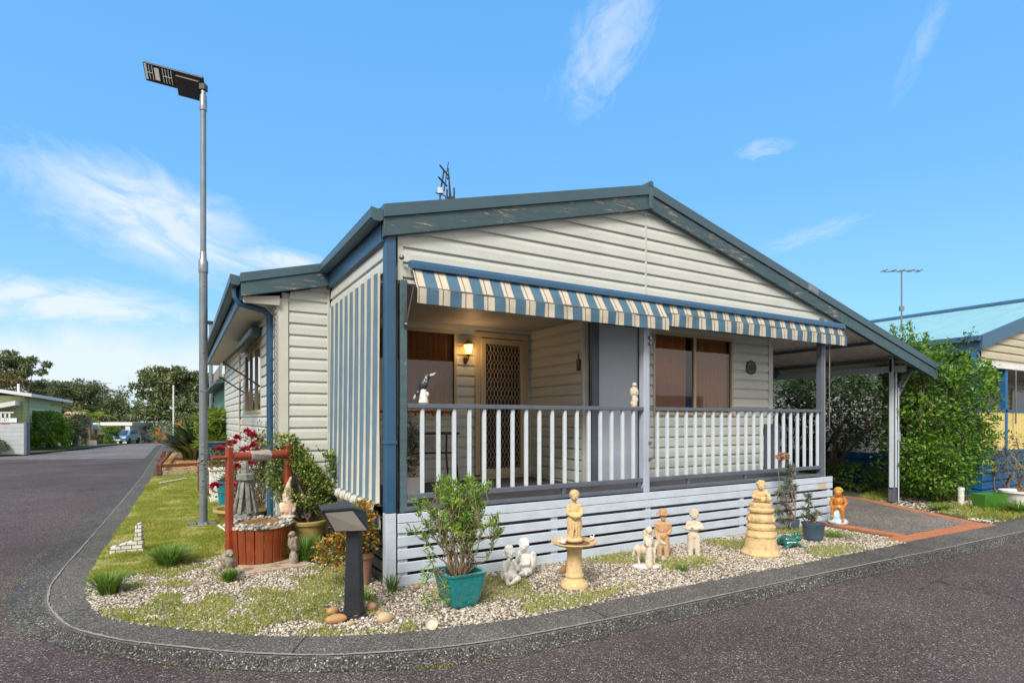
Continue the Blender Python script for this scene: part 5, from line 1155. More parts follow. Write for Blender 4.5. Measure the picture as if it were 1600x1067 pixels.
# ------------------------------------------------------------ plants
def rotmats(n, r_=rng, tilt=None):
    """random rotation matrices (n,3,3)"""
    q = r_.normal(size=(n, 4)); q /= np.linalg.norm(q, axis=1)[:, None]; w, x, y, z = q.T
    return np.stack([np.stack([1-2*(y*y+z*z), 2*(x*y-z*w), 2*(x*z+y*w)], 1), np.stack([2*(x*y+z*w), 1-2*(x*x+z*z), 2*(y*z-x*w)], 1), np.stack([2*(x*z-y*w), 2*(y*z+x*w), 1-2*(x*x+y*y)], 1)], 1)
def leaves(C, L, Wd, dirs=None, up=.0, jit=.35):
    """one folded rhombic leaf per centre; dirs = preferred pointing directions"""
    C = np.asarray(C, float); n = len(C)
    if dirs is None: D = rng.normal(size=(n, 3)); D[:, 2] = D[:, 2]*.6+up
    else: D = np.asarray(dirs, float)/np.maximum(np.linalg.norm(dirs, axis=1)[:, None], 1e-6)+rng.normal(size=(n, 3))*jit; D[:, 2] += up
    D /= np.linalg.norm(D, axis=1)[:, None]
    S = np.cross(D, rng.normal(size=(n, 3))*.6+np.array([0, 0, 1.])); S /= np.maximum(np.linalg.norm(S, axis=1)[:, None], 1e-6)
    N = np.cross(S, D); l = L*rng.uniform(.65, 1.25, (n, 1)); w = Wd*rng.uniform(.7, 1.2, (n, 1))
    b = C; m = C+D*l*.5; tp = C+D*l-N*l*.12
    V = np.stack([b, m+S*w*.5+N*w*.18, tp, m-S*w*.5+N*w*.18], 1).reshape(-1, 3)
    F = (np.array([[0, 1, 2], [0, 2, 3]])[None]+np.arange(n)[:, None, None]*4).reshape(-1, 3); return V, F
def join(parts):
    V = []; F = []; b = 0
    for v, f in parts: V.append(v); F.append(f+b); b += len(v)
    return np.concatenate(V), np.concatenate(F)
def on_ellipsoid(n, c, r, shell=.55):
    D = rng.normal(size=(n, 3)); D /= np.linalg.norm(D, axis=1)[:, None]
    return np.array(c)+D*np.array(r)*rng.uniform(shell, 1.05, (n, 1)), D
leafmat('leaf_bright', [(.025, .065, .012), (.075, .18, .022), (.17, .33, .035), (.40, .52, .08)], .3, .4, cl=2)
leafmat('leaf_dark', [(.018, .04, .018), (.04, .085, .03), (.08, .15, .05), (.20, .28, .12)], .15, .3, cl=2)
leafmat('leaf_jade', [(.05, .08, .02), (.13, .19, .04), (.24, .32, .07), (.40, .46, .12)], .1, .4)
leafmat('leaf_orange_jade', [(.06, .11, .02), (.14, .21, .04), (.22, .24, .05), (.50, .24, .05), (.55, .20, .04), (.50, .40, .09)], .15, .4)
leafmat('leaf_euphorbia', [(.07, .17, .03), (.16, .32, .05), (.32, .48, .08)], .25, .45)
leafmat('leaf_tip_yellow', [(.38, .42, .05), (.55, .52, .08), (.30, .42, .05)], .3, .5)
leafmat('leaf_rose', [(.03, .07, .02), (.08, .15, .03), (.17, .25, .06), (.22, .10, .05)], .2, .45)
leafmat('petal_red', [(.40, .008, .04), (.56, .03, .09), (.30, .005, .03)], .3, .5)
leafmat('leaf_succulent', [(.07, .10, .07), (.14, .18, .13), (.25, .28, .20), (.25, .18, .13)], .1, .5)
leafmat('leaf_eucalypt', [(.045, .065, .03), (.11, .145, .055), (.20, .24, .10), (.34, .36, .18)], .2, .5)
leafmat('leaf_eucalypt_brown', [(.05, .05, .02), (.12, .11, .04), (.21, .18, .075), (.28, .20, .08)], .2, .5)
leafmat('leaf_grey_green', [(.05, .075, .04), (.10, .14, .07), (.19, .23, .13)], .2, .5)
leafmat('leaf_yellow_green', [(.10, .18, .02), (.22, .33, .04), (.38, .45, .08)], .3, .45)
leafmat('leaf_strap', [(.02, .05, .015), (.045, .10, .03), (.10, .17, .06), (.28, .27, .14)], .15, .4)
leafmat('flower_orange', [(.8, .25, .01), (.85, .4, .03)], .3, .5)
leafmat('twig_dry', [(.22, .15, .09), (.35, .26, .17), (.45, .36, .26)], .05, .8)
leafmat('mulch_chip', [(.40, .20, .06), (.62, .38, .14), (.75, .52, .24), (.25, .12, .04)], .0, .9)
def limb(mb, p, q, r0, r1, wob=.08, n=5):
    p = Vector(p); q = Vector(q); L = (q-p).length
    pts = [p.lerp(q, i/n)+Vector(rng.normal(size=3))*wob*L*math.sin(PI*i/n)*.5 for i in range(n+1)]
    mb.tube(pts, [r0+(r1-r0)*i/n for i in range(n+1)], 6, False); return pts
def plant(name, loc, lab, cat, group=None, rz=0): return empty(name, loc, lab, cat, group, rz)
# big jade shrub in the yellow tub ----------------------------------------
def tub(parent, r, h, m, sc=1):
    o = MB().lathe([(r*.70, 0), (r*.72, .01), (r*.80, h*.3), (r*.90, h*.7), (r*.95, h*.86), (r*1.03, h*.88), (r*1.05, h*.97), (r*1.0, h), (r*.93, h), (r*.9, h*.9)], 36).build('pot', m, parent)
    MB().lathe([(0, h*.88), (r*.92, h*.88)], 24).build('soil', 'potting_soil', parent); return o
jd = plant('potted_shrub', (-.36, 1.98, 0), 'large rounded jade shrub in a mustard yellow tub beside the striped side blind', 'potted shrub')
tub(jd, .245, .38, 'yellow_pot')
mb = MB(); tips = []
for k in range(26):
    a = random.uniform(0, 2*PI); rr = random.uniform(.05, .28); hh = random.uniform(.40, .80)
    q = Vector((rr*math.cos(a), rr*math.sin(a), .38+hh-rr*.5)); pts = limb(mb, (.05*math.cos(a), .05*math.sin(a), .33), q, .018, .006, .3); tips += [q, pts[3]]
mb.build('stems', 'bark', jd)
Cs = []; Ds = []
for c, r, n in (((0, 0, .86), (.42, .36, .38), 4600), ((.10, -.05, .72), (.38, .30, .26), 3000), ((-.12, .05, 1.12), (.28, .26, .22), 1700), ((-.30, .08, .95), (.16, .2, .25), 700), ((-.25, .0, 1.34), (.22, .16, .09), 420), ((.26, -.10, 1.05), (.14, .14, .16), 600)):
    p, d = on_ellipsoid(n, c, r, .45); f = field(p[:, :2]+p[:, 2:3], 14, 3); k = f > .36; Cs.append(p[k]); Ds.append(d[k])
C = np.concatenate(Cs); D = np.concatenate(Ds)
k = C[:, 0] < .30; C = C[k]; D = D[k]
V, F = leaves(C, .040, .028, D, .5, .7); link('foliage', fast_mesh('foliage', V, F), 'leaf_jade', jd)
# orange tipped jade in terracotta pot ----------------------------------------
oj = plant('potted_shrub', (-.17, .22, 0), 'orange and green leaved jade bush in a worn terracotta pot beside the corner post', 'potted shrub')
MB().lathe([(.075, 0), (.105, .26), (.12, .265), (.12, .315), (.105, .32), (.10, .28)], 28).build('pot', 'terracotta', oj); MB().lathe([(0, .28), (.1, .28)], 20).build('soil', 'potting_soil', oj)
mb = MB()
for k in range(20):
    a = random.uniform(0, 2*PI); limb(mb, (0, 0, .27), (.20*math.cos(a)-.06, .20*math.sin(a), random.uniform(.35, .75)), .012, .004, .3)
mb.build('stems', 'bark', oj); Cs = []; Ds = []
for c, r, n in (((-.10, -.06, .55), (.20, .18, .20), 1100), ((-.30, -.05, .36), (.16, .14, .14), 600), ((.0, -.05, .70), (.12, .12, .12), 400), ((.04, -.08, .45), (.10, .10, .14), 300)):
    p, d = on_ellipsoid(n, c, r, .5); Cs.append(p); Ds.append(d)
V, F = leaves(np.concatenate(Cs), .040, .028, np.concatenate(Ds), .4, .6); link('foliage', fast_mesh('foliage', V, F), 'leaf_orange_jade', oj)
# rose bush -----------------------------------------------------------------------
rb = plant('rose_bush', (-.93, 3.55, 0), 'red flowering rose bush in a wide cream bowl behind the wishing well', 'rose bush')
MB().lathe([(.20, 0), (.26, .15), (.34, .31), (.38, .33), (.375, .37), (.33, .36), (.30, .30), (0, .30)], 32).build('pot', 'yellow_pot', rb)
mb = MB(); tips = []
for k in range(34):
    a = random.uniform(0, 2*PI); rr = random.uniform(.1, .62); hh = random.uniform(.5, 1.25)
    q = Vector((rr*math.cos(a)+.15, rr*math.sin(a)-.05, .3+hh)); pts = limb(mb, (.08*math.cos(a)+.05, .08*math.sin(a), .3), q, .010, .004, .22); tips += [q, pts[3], pts[4]]
mb.build('stems', 'stem_brown', rb)
tp_ = np.array([tuple(p) for p in tips]); C = tp_[rng.integers(0, len(tp_), 2300)]+rng.normal(0, .06, (2300, 3))
V, F = leaves(C, .042, .028); link('foliage', fast_mesh('foliage', V, F), 'leaf_rose', rb)
def bloom(c, r, n=26):
    D = rng.normal(size=(n, 3)); D[:, 2] = abs(D[:, 2])*.8; D /= np.linalg.norm(D, axis=1)[:, None]
    return leaves(np.array(c)+D*r*.25, r*1.1, r*1.2, D, 0, .25)
fl = [(-.06, .0, 1.33), (.05, -.1, 1.42), (.12, .05, 1.36), (.02, -.2, 1.16), (.16, -.15, 1.12), (.10, -.3, 1.22), (-.30, -.1, 1.18), (.20, -.1, 1.02), (.28, -.12, .98), (-.36, -.45, .72), (-.16, -.62, .74), (.02, -.55, .80), (.40, -.2, .42), (.44, -.1, 1.3), (-.1, -.3, .95), (.43, -.3, .36), (.22, .0, 1.28), (-.14, -.1, 1.25), (.3, -.3, 1.1), (.08, -.35, 1.0), (.36, -.25, 1.2)]
for i, q in enumerate(fl):
    if random.random() < 2: V, F = bloom(q, random.uniform(.05, .072)); link('rose_bloom', fast_mesh('rose_bloom', V, F), 'petal_red', rb)
# euphorbia in the teal pot -----------------------------------------------------------
mb = MB(); lc = []; ld = []; tipc = []
for k in range(46):
    a = random.uniform(0, 2*PI); rr = random.uniform(.08, .37)*(1 if k > 10 else .4); hh = random.uniform(.40, .74)-rr*.35
    b = Vector((rr*math.cos(a)*1.0, rr*math.sin(a)*.8, .24+hh)); s0 = Vector((.05*math.cos(a), .05*math.sin(a), .23))
    pts = limb(mb, s0, b, .0055, .003, .16, 6)
    for i in range(3, 6):
        for _ in range(7 if i > 3 else 3): u = random.random(); p = pts[i].lerp(pts[i+1], u); lc.append(p); ld.append((pts[i+1]-pts[i]).normalized()*.5+Vector(rng.normal(size=3))*.6)
    for _ in range(13): lc.append(b-Vector((0, 0, random.uniform(0, .05)))); ld.append(Vector((*(rng.normal(size=2)*.8), .9)))
    for j in range(2):
        b2 = b+Vector((random.uniform(-.11, .11), random.uniform(-.11, .11), random.uniform(.0, .10))); limb(mb, pts[4], b2, .0035, .002, .2, 3)
        for _ in range(12): lc.append(b2-Vector((0, 0, random.uniform(-.01, .05)))); ld.append(Vector((*(rng.normal(size=2)*.8), .9)))
        tipc.append(b2)
    tipc.append(b)
for q in ((-.30, -.05, .05), (-.34, -.1, .30), (-.27, .02, .42), (-.20, -.12, .10)):   # trailing shoots over the left side
    q = Vector(q); pts = limb(mb, (-.12, 0, .24), (-.22, -.04, .33), .005, .004, .2, 3); pts = limb(mb, (-.22, -.04, .33), q, .004, .002, .3, 5)
    for p in pts[2:]:
        for _ in range(9): lc.append(p); ld.append(Vector(rng.normal(size=3)))
mb.build('stems', 'stem_brown', tp)
lc_ = np.array([tuple(p) for p in lc])+rng.normal(0, .008, (len(lc), 3)); V, F = leaves(lc_, .055, .014, np.array([tuple(p) for p in ld]), .2, .3); link('foliage', fast_mesh('foliage', V, F), 'leaf_euphorbia', tp)
c_ = np.repeat(np.array([tuple(p) for p in tipc]), 7, 0)+rng.normal(0, .012, (len(tipc)*7, 3)); c_ = c_[(np.repeat(np.arange(len(tipc)), 7) % 3) != 0]
V, F = leaves(c_, .022, .015, None, .8); link('flower_tips', fast_mesh('flower_tips', V, F), 'leaf_tip_yellow', tp)
# verandah plant
C, D = on_ellipsoid(420, (0, 0, .62), (.13, .14, .30), .3); V, F = leaves(C, .07, .03, D, .1, .5); link('foliage', fast_mesh('foliage', V, F), 'leaf_succulent', vp)
C, D = on_ellipsoid(160, (0, 0, .42), (.12, .12, .16), .3); V, F = leaves(C, .07, .04, D, -.3, .6); link('dead_leaves', fast_mesh('dead_leaves', V, F), 'twig_dry', vp)
mb = MB(); [limb(mb, (0, 0, .22), (random.uniform(-.1, .1), random.uniform(-.1, .1), random.uniform(.5, .85)), .008, .004, .3) for _ in range(8)]; mb.build('stems', 'stem_brown', vp)
# desert rose type stems behind the frog -------------------------------------------------
def rosette(c, n, L, w, spread=.9): 
    D = rng.normal(size=(n, 3)); D[:, 2] = D[:, 2]*.5+.25; return leaves(np.repeat([c], n, 0)+rng.normal(0, .008, (n, 3)), L, w, D, 0, .1)
sp = plant('potted_plant', (6.0, -.22, 0), 'tall bare stemmed succulent with spiky grey rosettes in a small brown pot by the skirting', 'potted plant')
MB().lathe([(.06, 0), (.085, .10), (.08, .14), (.09, .15), (.07, .15), (0, .13)], 20).build('pot', 'blue_grey_pot', sp)
mb = MB(); parts = []
for q, hh in (((-.10, 0, .92), 1), ((-.02, .03, .78), 1), ((-.18, 0, .62), 1), ((-.30, .02, .55), 1), ((-.22, .0, .40), 1), ((-.34, 0, .28), 1), ((.0, 0, .62), 1), ((-.12, 0, .70), 1), ((-.05, 0, .50), 1), ((-.26, .0, .14), 1)):
    limb(mb, (0, 0, .10), q, .012, .006, .22); parts.append(rosette(q, 70, .085, .011))
    parts.append(rosette((q[0]*.93, q[1], q[2]*.93), 40, .07, .010))
limb(mb, (.02, -.02, .12), (-.13, -.05, 1.02), .007, .004, .1)
mb.build('stems', 'stem_brown', sp); V, F = join(parts); link('rosettes', fast_mesh('rosettes', V, F), 'leaf_succulent', sp)
sq_ = plant('potted_plant', (5.55, -.80, 0), 'drooping grey succulent with brown leaves in a blue grey plastic pot', 'potted plant')
MB().lathe([(.10, 0), (.105, .03), (.115, .035), (.135, .20), (.146, .215), (.148, .235), (.135, .235), (.12, .20), (0, .20)], 30).build('pot', 'blue_grey_pot', sq_)
mb = MB(); parts = []
for q in ((-.12, 0, .52), (-.14, .02, .42), (-.10, -.02, .34), (-.05, 0, .30), (-.18, 0, .33), (.08, 0, .34), (-.12, 0, .60)):
    limb(mb, (0, 0, .18), q, .010, .006, .25); parts.append(rosette(q, 60, .075, .012))
limb(mb, (0, 0, .2), (.06, -.02, .33), .01, .01, .1)
mb.build('stems', 'stem_brown', sq_); V, F = join(parts); link('rosettes', fast_mesh('rosettes', V, F), 'leaf_succulent', sq_)
# dried flower head over the skirting
df_ = plant('dried_flower', (5.60, -.28, 0), 'single dried pink brown flower head on a long stalk in front of the railing', 'flower')
mb = MB(); limb(mb, (-.1, .05, .1), (.05, 0, 1.05), .006, .005, .05); mb.build('stalk', 'stem_green', df_)
C, D = on_ellipsoid(260, (.06, 0, 1.08), (.16, .05, .04), .3); V, F = leaves(C, .035, .018, D, -.2, .5)
leafmat('dried_petal', [(.45, .13, .10), (.5, .32, .2), (.3, .22, .14), (.55, .3, .25)], .1, .8); link('flower_head', fast_mesh('flower_head', V, F), 'dried_petal', df_)
# -- back garden at the left -----------------------------------------------------------------
def squarepot(name, loc, r, h, m, lab, cat='plant pot', grp=None):
    e = empty(name, loc, lab, cat, grp); MB().lathe([(r*.7, 0), (r, h), (r*1.08, h), (r*1.08, h*1.05), (r*.9, h*1.05), (r*.85, h*.9), (0, h*.9)], 40, sq=8).build('pot', m, e); return e
tq = squarepot('potted_plant', (-.95, 6.6, 0), .16, .42, 'turquoise_glaze', 'small spiky succulent in a tall turquoise square pot behind the well post', 'potted plant')
V, F = rosette((0, 0, .45), 110, .16, .02); link('foliage', fast_mesh('foliage', V, F), 'leaf_succulent', tq)
bx_ = MB().box(-.17, .17, -.25, .25, 0, .60).box(-.19, .19, -.27, .27, .60, .64).build('garden_cabinet', 'white_plaster', None, .01); bx_.location = (-1.02, 7.35, 0); tag(bx_, 'low white plastic cabinet on the lawn behind the turquoise pot', 'cabinet')
tn = squarepot('plant_pot', (-.98, 9.3, 0), .35, .55, 'yellow_pot', 'mustard coloured square planter farther back beside the house wall')
bbn = MB()
for k in range(7): bbn.lathe([(.20, .62+k*.055), (.235, .66+k*.055), (.20, .675+k*.055)], 20)
bbn = bbn.build('stacked_pots', 'blue_grey_pot', None); bbn.location = (-1.02, 8.4, .12); tag(bbn, 'stack of dark blue grey ribbed plastic pots left of the wishing well post', 'plant pots')
MB().box(-.35, .35, -.3, .3, .0, .53).build('stand', 'sleeper', bbn, .01)
dr_ = plant('dracaena', (-.98, 11.5, 0), 'yellow green spiky bush between the lamp post and the house wall', 'shrub')
parts = [rosette((random.uniform(-.3, .3), random.uniform(-.4, .4), random.uniform(.9, 1.75)), 70, .36, .035) for _ in range(16)]
V, F = join(parts); link('foliage', fast_mesh('foliage', V, F), 'leaf_yellow_green', dr_); mb = MB(); [limb(mb, (random.uniform(-.1, .1), random.uniform(-.1, .1), 0), (random.uniform(-.3, .3), random.uniform(-.3, .3), 1.4), .03, .02, .15) for _ in range(7)]; mb.build('stems', 'bark', dr_)
def strap(loc, n, r, h, lab, w=.05, m='leaf_strap'):
    e = plant('strelitzia', loc, lab, 'plant'); V = []; F = []
    for k in range(n):
        a = random.uniform(0, 2*PI); rr = r*.35*random.random(); hh = h*random.uniform(.45, 1.); out = r*random.uniform(.2, 1.15); b0 = len(V); sd_ = Vector((-math.sin(a), math.cos(a), 0))
        for i, u in enumerate((0, .3, .6, .8, 1.)):
            p = Vector((math.cos(a)*(rr+out*u**1.5), math.sin(a)*(rr+out*u**1.5), hh*(u-.35*u*u*out/r))); ww = w*(.25, .5, 1.1, .9, .05)[i]
            V += [tuple(p-sd_*ww), tuple(p+sd_*ww)]
        F += [(b0+2*i, b0+2*i+1, b0+2*i+3, b0+2*i+2) for i in range(4)]
    link('foliage', fast_mesh('foliage', V, F), m, e); return e
st = strap((-1.15, 20.6, 0), 520, 1.35, 1.95, 'big clump of strap leaved bird of paradise plants with orange flowers in the mulch bed', .055)
for q in ((-1.15, -.4, 1.05), (-.95, -.5, .85), (.1, -.7, 1.25), (1.35, -.2, 1.3), (-.5, -.6, 1.35), (-1.2, -.1, .7)):
    V, F = leaves(np.repeat([q], 9, 0), .26, .05, np.tile([[-.6, -.2, .5]], (9, 1)), 0, .5); link('flower', fast_mesh('flower', V, F), 'flower_orange', st)
P = scatter([(-2.2, 14.2), (-2.2, 20), (.5, 20), (.5, 14.2)], 5200); C = np.column_stack([P, np.full(len(P), .02)]); V, F = leaves(C, .10, .03, None, .0); V[:, 2] = .012+abs(V[:, 2]-.02)*.4
tag(link('mulch', fast_mesh('mulch', V, F), 'mulch_chip'), 'orange wood chip mulch in the sleeper edged bed', 'mulch', kind='stuff')
# shrubs and trees ---------------------------------------------------------------------------
def shrub(loc, clumps, n, L, w, m, lab, trunks=5, cat='shrub', name='shrub', group=None, tr=.04, thr=.33, fs=2.5, th=.5):
    e = plant(name, loc, lab, cat, group); Cs = []; Ds = []; tot = sum(c[1][0]*c[1][1]+c[1][2]*c[1][0]+c[1][1]*c[1][2] for c in clumps)
    for c, r in clumps:
        k = int(n*(r[0]*r[1]+r[2]*r[0]+r[1]*r[2])/tot); p, d = on_ellipsoid(k, c, r, .62)
        f = field(np.column_stack([p[:, 0]+p[:, 2]*.8, p[:, 1]-p[:, 2]*.6]), fs*2.2, 7); p = p+d*(f[:, None]-.5)*.35*min(r); kp = f > thr; Cs.append(p[kp]); Ds.append(d[kp])
    C = np.concatenate(Cs); D = np.concatenate(Ds); kp = C[:, 2] > .02
    V, F = leaves(C[kp], L, w, D[kp], .3, .8); link('foliage', fast_mesh('foliage', V, F), m, e)
    mb = MB()
    for k in range(trunks):
        c, r = clumps[k % len(clumps)]; a = random.uniform(0, 6.28)
        pts = limb(mb, (.15*math.cos(a), .15*math.sin(a), 0), (c[0]+r[0]*.4*math.cos(a), c[1]+r[1]*.4*math.sin(a), c[2]+r[2]*.3), tr, tr*.4, .2)
        limb(mb, pts[3], (c[0]-r[0]*.5*math.sin(a), c[1]+r[1]*.5*math.cos(a), c[2]+r[2]*.1), tr*.6, tr*.2, .2)
    mb.build('trunk', 'bark', e); return e
def bough(e, spots, L=.055, w=.03, m='leaf_bright'):
    parts = []
    for q, d, n in spots:
        q = np.array(q); d = np.array(d, float); u = rng.uniform(0, 1, (n, 1)); parts.append(leaves(q+d*u+rng.normal(0, .05, (n, 3))*(1.1-u*.7), L, w, np.tile(d, (n, 1)), .1, .7))
    V, F = join(parts); link('leader', fast_mesh('leader', V, F), m, e)
big = shrub((11.15, .25, 0), [((0, 0, 1.15), (.85, .9, 1.0)), ((-.05, .1, 2.1), (.75, .85, .85)), ((.45, -.2, 1.75), (.55, .7, .75)), ((-.25, .3, 2.7), (.45, .6, .55)), ((.7, -.35, 2.35), (.35, .5, .4)), ((-.5, -.1, .7), (.55, .55, .6)), ((.25, .0, .45), (.6, .6, .42)), ((.95, -.3, 1.2), (.3, .4, .4))], 17000, .085, .05, 'leaf_bright', 'tall bright green leafy shrub beside the outer carport post', 7, thr=.25)
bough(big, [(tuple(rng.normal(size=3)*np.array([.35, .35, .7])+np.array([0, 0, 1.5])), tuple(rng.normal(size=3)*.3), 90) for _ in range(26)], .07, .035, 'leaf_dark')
bough(big, [(tuple(rng.normal(size=3)*np.array([.5, .5, .75])+np.array([0, -.1, 1.6])), (0, 0, .05), 16) for _ in range(22)], .06, .035, 'leaf_yellow_green')
bough(big, [((-.5, .3, 2.9), (-.15, .1, .55), 160), ((-.2, .2, 3.0), (0, .1, .55), 160), ((.15, .2, 2.9), (.1, 0, .45), 150), ((.7, -.2, 2.6), (.25, -.1, .42), 130), ((.95, -.4, 2.5), (.40, -.1, .28), 110), ((1.0, -.4, 1.8), (.3, 0, .25), 70), ((1.05, -.4, 1.2), (.45, -.2, .1), 90), ((.3, -.1, 2.75), (.15, 0, .45), 120), ((-.35, .3, 3.05), (-.1, 0, .4), 100)])
shrub((12.0, 2.9, 0), [((0, 0, 1.75), (1.0, 1.2, .95)), ((-.3, .9, 2.0), (.8, .9, .75)), ((.2, -1.0, 1.8), (.9, .8, .9)), ((-.1, 1.9, 1.8), (.7, .8, .8)), ((-.3, -.2, 2.35), (.8, 1.0, .55))], 15000, .085, .05, 'leaf_dark', 'broad dark camellia with many bare trunks behind the carport', 16, tr=.045)
shrub((11.6, 1.9, 0), [((0, 0, .3), (.5, .6, .32)), ((-.2, 1.0, .2), (.4, .5, .22))], 1500, .09, .05, 'leaf_bright', 'low light green ground plant at the foot of the camellia', 2)
sh2 = shrub((13.05, -.25, 0), [((0, 0, 1.05), (.25, .2, .3)), ((-.3, 0, .85), (.3, .2, .2)), ((.3, .05, .75), (.3, .2, .2))], 420, .08, .03, 'leaf_grey_green', 'sparse woody bush in front of the blue slatted planter', 6, tr=.02)
def tree(loc, h, r, crowns, n, L, m, lab, group='eucalyptus trees behind the houses', tr=.25, bm='euca_bark', thr=.38):
    """crowns: list of (dx, dy, z, rx, rz) clumps in units of metres"""
    e = plant('tree', loc, lab, 'tree', group); Cs = []; Ds = []; mb = MB()
    top = Vector((0, 0, h*.62)); pts = limb(mb, (0, 0, -.3), top, tr, tr*.55, .06, 6)
    tot = sum(c[3]**2 for c in crowns)
    for dx, dy, z, rx, rz_ in crowns:
        limb(mb, pts[random.choice((2, 3, 4, 5))], (dx, dy, z-rz_*.3), tr*.4, tr*.12, .12)
        for s_ in range(7):
            a = random.uniform(0, 6.28); u = random.uniform(.25, .95); c = (dx+rx*u*math.cos(a), dy+rx*u*math.sin(a), z+rz_*random.uniform(-.55, .7)*(1.1-u*.6)); rr = rx*random.uniform(.22, .42)
            k = int(n*rx*rx/tot/7); p, d = on_ellipsoid(k, c, (rr, rr, rr*.48), .35); Cs.append(p); Ds.append(d)
    C = np.concatenate(Cs); D = np.concatenate(Ds); V, F = leaves(C, L, L*.42, D, -.1, .9)
    link('crown', fast_mesh('crown', V, F), m, e); mb.build('trunk', bm, e); return e
def rc(h, w, k, lo=.5, hi=.95, fl=.85):
    out = []
    for i in range(k):
        u = i/(k-1) if k > 1 else .5; a = i*2.4; out.append((w*.55*math.cos(a)*(1-.35*u), w*.55*math.sin(a)*(1-.35*u), h*(lo+(hi-lo)*u), w*random.uniform(.35, .5), w*random.uniform(.35, .5)*fl))
    out.append((0, 0, h*hi*.93, w*.45, w*.45*fl)); return out
def far(px, D): p = at(px, D); p.z = gz(p.y)-.1; return p
for px, D, ytop, w, m, lab, nn in (
    (28, 75, 548, 5.0, 'leaf_eucalypt', 'tallest airy eucalypt at the far left above the green house roof', 5200),
    (-25, 70, 575, 6, 'leaf_eucalypt_brown', 'eucalypt cut by the left picture edge behind the tall airy one', 3800),
    (45, 95, 606, 9, 'leaf_eucalypt_brown', 'brownish rounded tree crown low behind the green house', 4200),
    (82, 88, 596, 7, 'leaf_eucalypt', 'dark flat topped tree right of the brownish crown', 4600),
    (112, 80, 592, 5.5, 'leaf_eucalypt', 'dark tree in the middle of the left ridge above the tiled roof', 4600),
    (140, 84, 604, 6.5, 'leaf_eucalypt', 'olive tree on the ridge just left of the palm', 4600),
    (163, 95, 621, 6, 'leaf_eucalypt', 'lower dark tree on the ridge above the white houses', 3600),
    (186, 82, 626, 4.4, 'leaf_eucalypt', 'rightmost rounded tree of the left ridge, against the white sky', 4200),
    (248, 62, 574, 3.6, 'leaf_eucalypt', 'open gum tree left of the lamp post, its crown reaching out over the road', 4200),
    (283, 58, 572, 4.4, 'leaf_eucalypt', 'large dense gum tree directly left of the lamp post', 6500),
    (318, 66, 584, 4.2, 'leaf_eucalypt', 'gum tree directly behind the lamp post', 4400),
    (345, 60, 588, 4.0, 'leaf_eucalypt', 'gum tree right of the lamp post, partly behind the house', 4000)):
    p = far(px, D); h = (1.6-(ytop-655)/889*D)-p.z
    tree(p, h*1.03, w, rc(h, w, 7, .30, .90), int(nn*1.25), .46, m, lab, tr=.28)
shrub(far(262, 52), [((0, 0, 1.0), (1.5, 1.3, 1.0)), ((1.8, 1, 1.5), (1.6, 1.5, 1.3))], 4200, .22, .11, 'leaf_eucalypt', 'olive green roadside bush left of the bird of paradise clump', 3)
shrub(far(232, 62), [((0, 0, .9), (.9, .9, .9))], 900, .2, .1, 'leaf_dark', 'small round dark bush at the far end of the road', 3)
shrub(at(76, 31.2), [((0, 0, 1.0), (1.05, 1.0, .95)), ((-.1, 0, 1.35), (.85, .8, .65)), ((.5, -.2, .7), (.6, .6, .65)), ((-.75, -.2, .55), (.45, .5, .5))], 9000, .13, .075, 'leaf_bright', 'dense bright green rounded bush in front of the pale green house', 4)
shrub(at(116, 34), [((0, 0, 1.0), (.65, .7, .95)), ((.25, .2, 1.3), (.45, .5, .6)), ((-.35, 0, .7), (.5, .5, .6))], 4200, .15, .05, 'leaf_grey_green', 'grey green bush directly right of the bright rounded bush', 5)
shrub(at(0, 26.2), [((-.3, 0, .35), (.55, .5, .45))], 900, .12, .05, 'leaf_grey_green', 'small bush cut by the left picture edge in front of the grey wall', 2)
shrub(far(134, 46), [((0, 0, .45), (.9, .7, .5))], 1700, .16, .08, 'leaf_eucalypt_brown', 'brown green clipped hedge below the palm', 2)
shrub(far(150, 52), [((0, 0, .4), (.7, .6, .5))], 1400, .16, .08, 'leaf_dark', 'small dark clipped bush right of the palm', 2)
shrub(far(160, 55), [((0, 0, .4), (.9, .7, .5))], 1600, .16, .08, 'leaf_dark', 'dark hedge in front of the white houses', 2)
shrub(far(174, 52), [((0, 0, .6), (.5, .5, .7)), ((.05, 0, 1.3), (.65, .6, .3))], 2600, .17, .07, 'leaf_bright', 'leafy green shrub standing beside the parked car', 4)
shrub(far(209, 60), [((0, 0, .1), (.8, .7, .25))], 900, .16, .08, 'leaf_yellow_green', 'low yellow green bush right of the parked car', 2)
# palm
pm = plant('palm_tree', far(139, 44), 'small yellow green palm in front of the white houses', 'palm tree'); V = []; parts = []
MB().tube([(0, 0, 0), (.05, 0, 1.0), (0, 0, 2.3)], [.16, .13, .10], 8).build('trunk', 'bark', pm)
for k in range(15):
    a = 2*PI*k/15+random.uniform(-.2, .2); L = random.uniform(1.3, 2.0); rise = random.uniform(.3, 1.0)
    c = [np.array([math.cos(a)*L*u, math.sin(a)*L*u, 2.2+rise*u*1.6-1.3*u*u*(1.3-rise*.5)]) for u in np.linspace(.12, 1, 14)]
    for i in range(13):
        d = c[i+1]-c[i]; s_ = np.array([-math.sin(a), math.cos(a), 0]); 
        for sg in (-1, 1): parts.append(leaves(np.array([c[i]]), .5*(1-.5*i/13), .06, np.array([s_*sg+d*1.2/np.linalg.norm(d)-np.array([0, 0, .4])]), 0, .1))
V, F = join(parts); link('fronds', fast_mesh('fronds', V, F), 'leaf_yellow_green', pm)


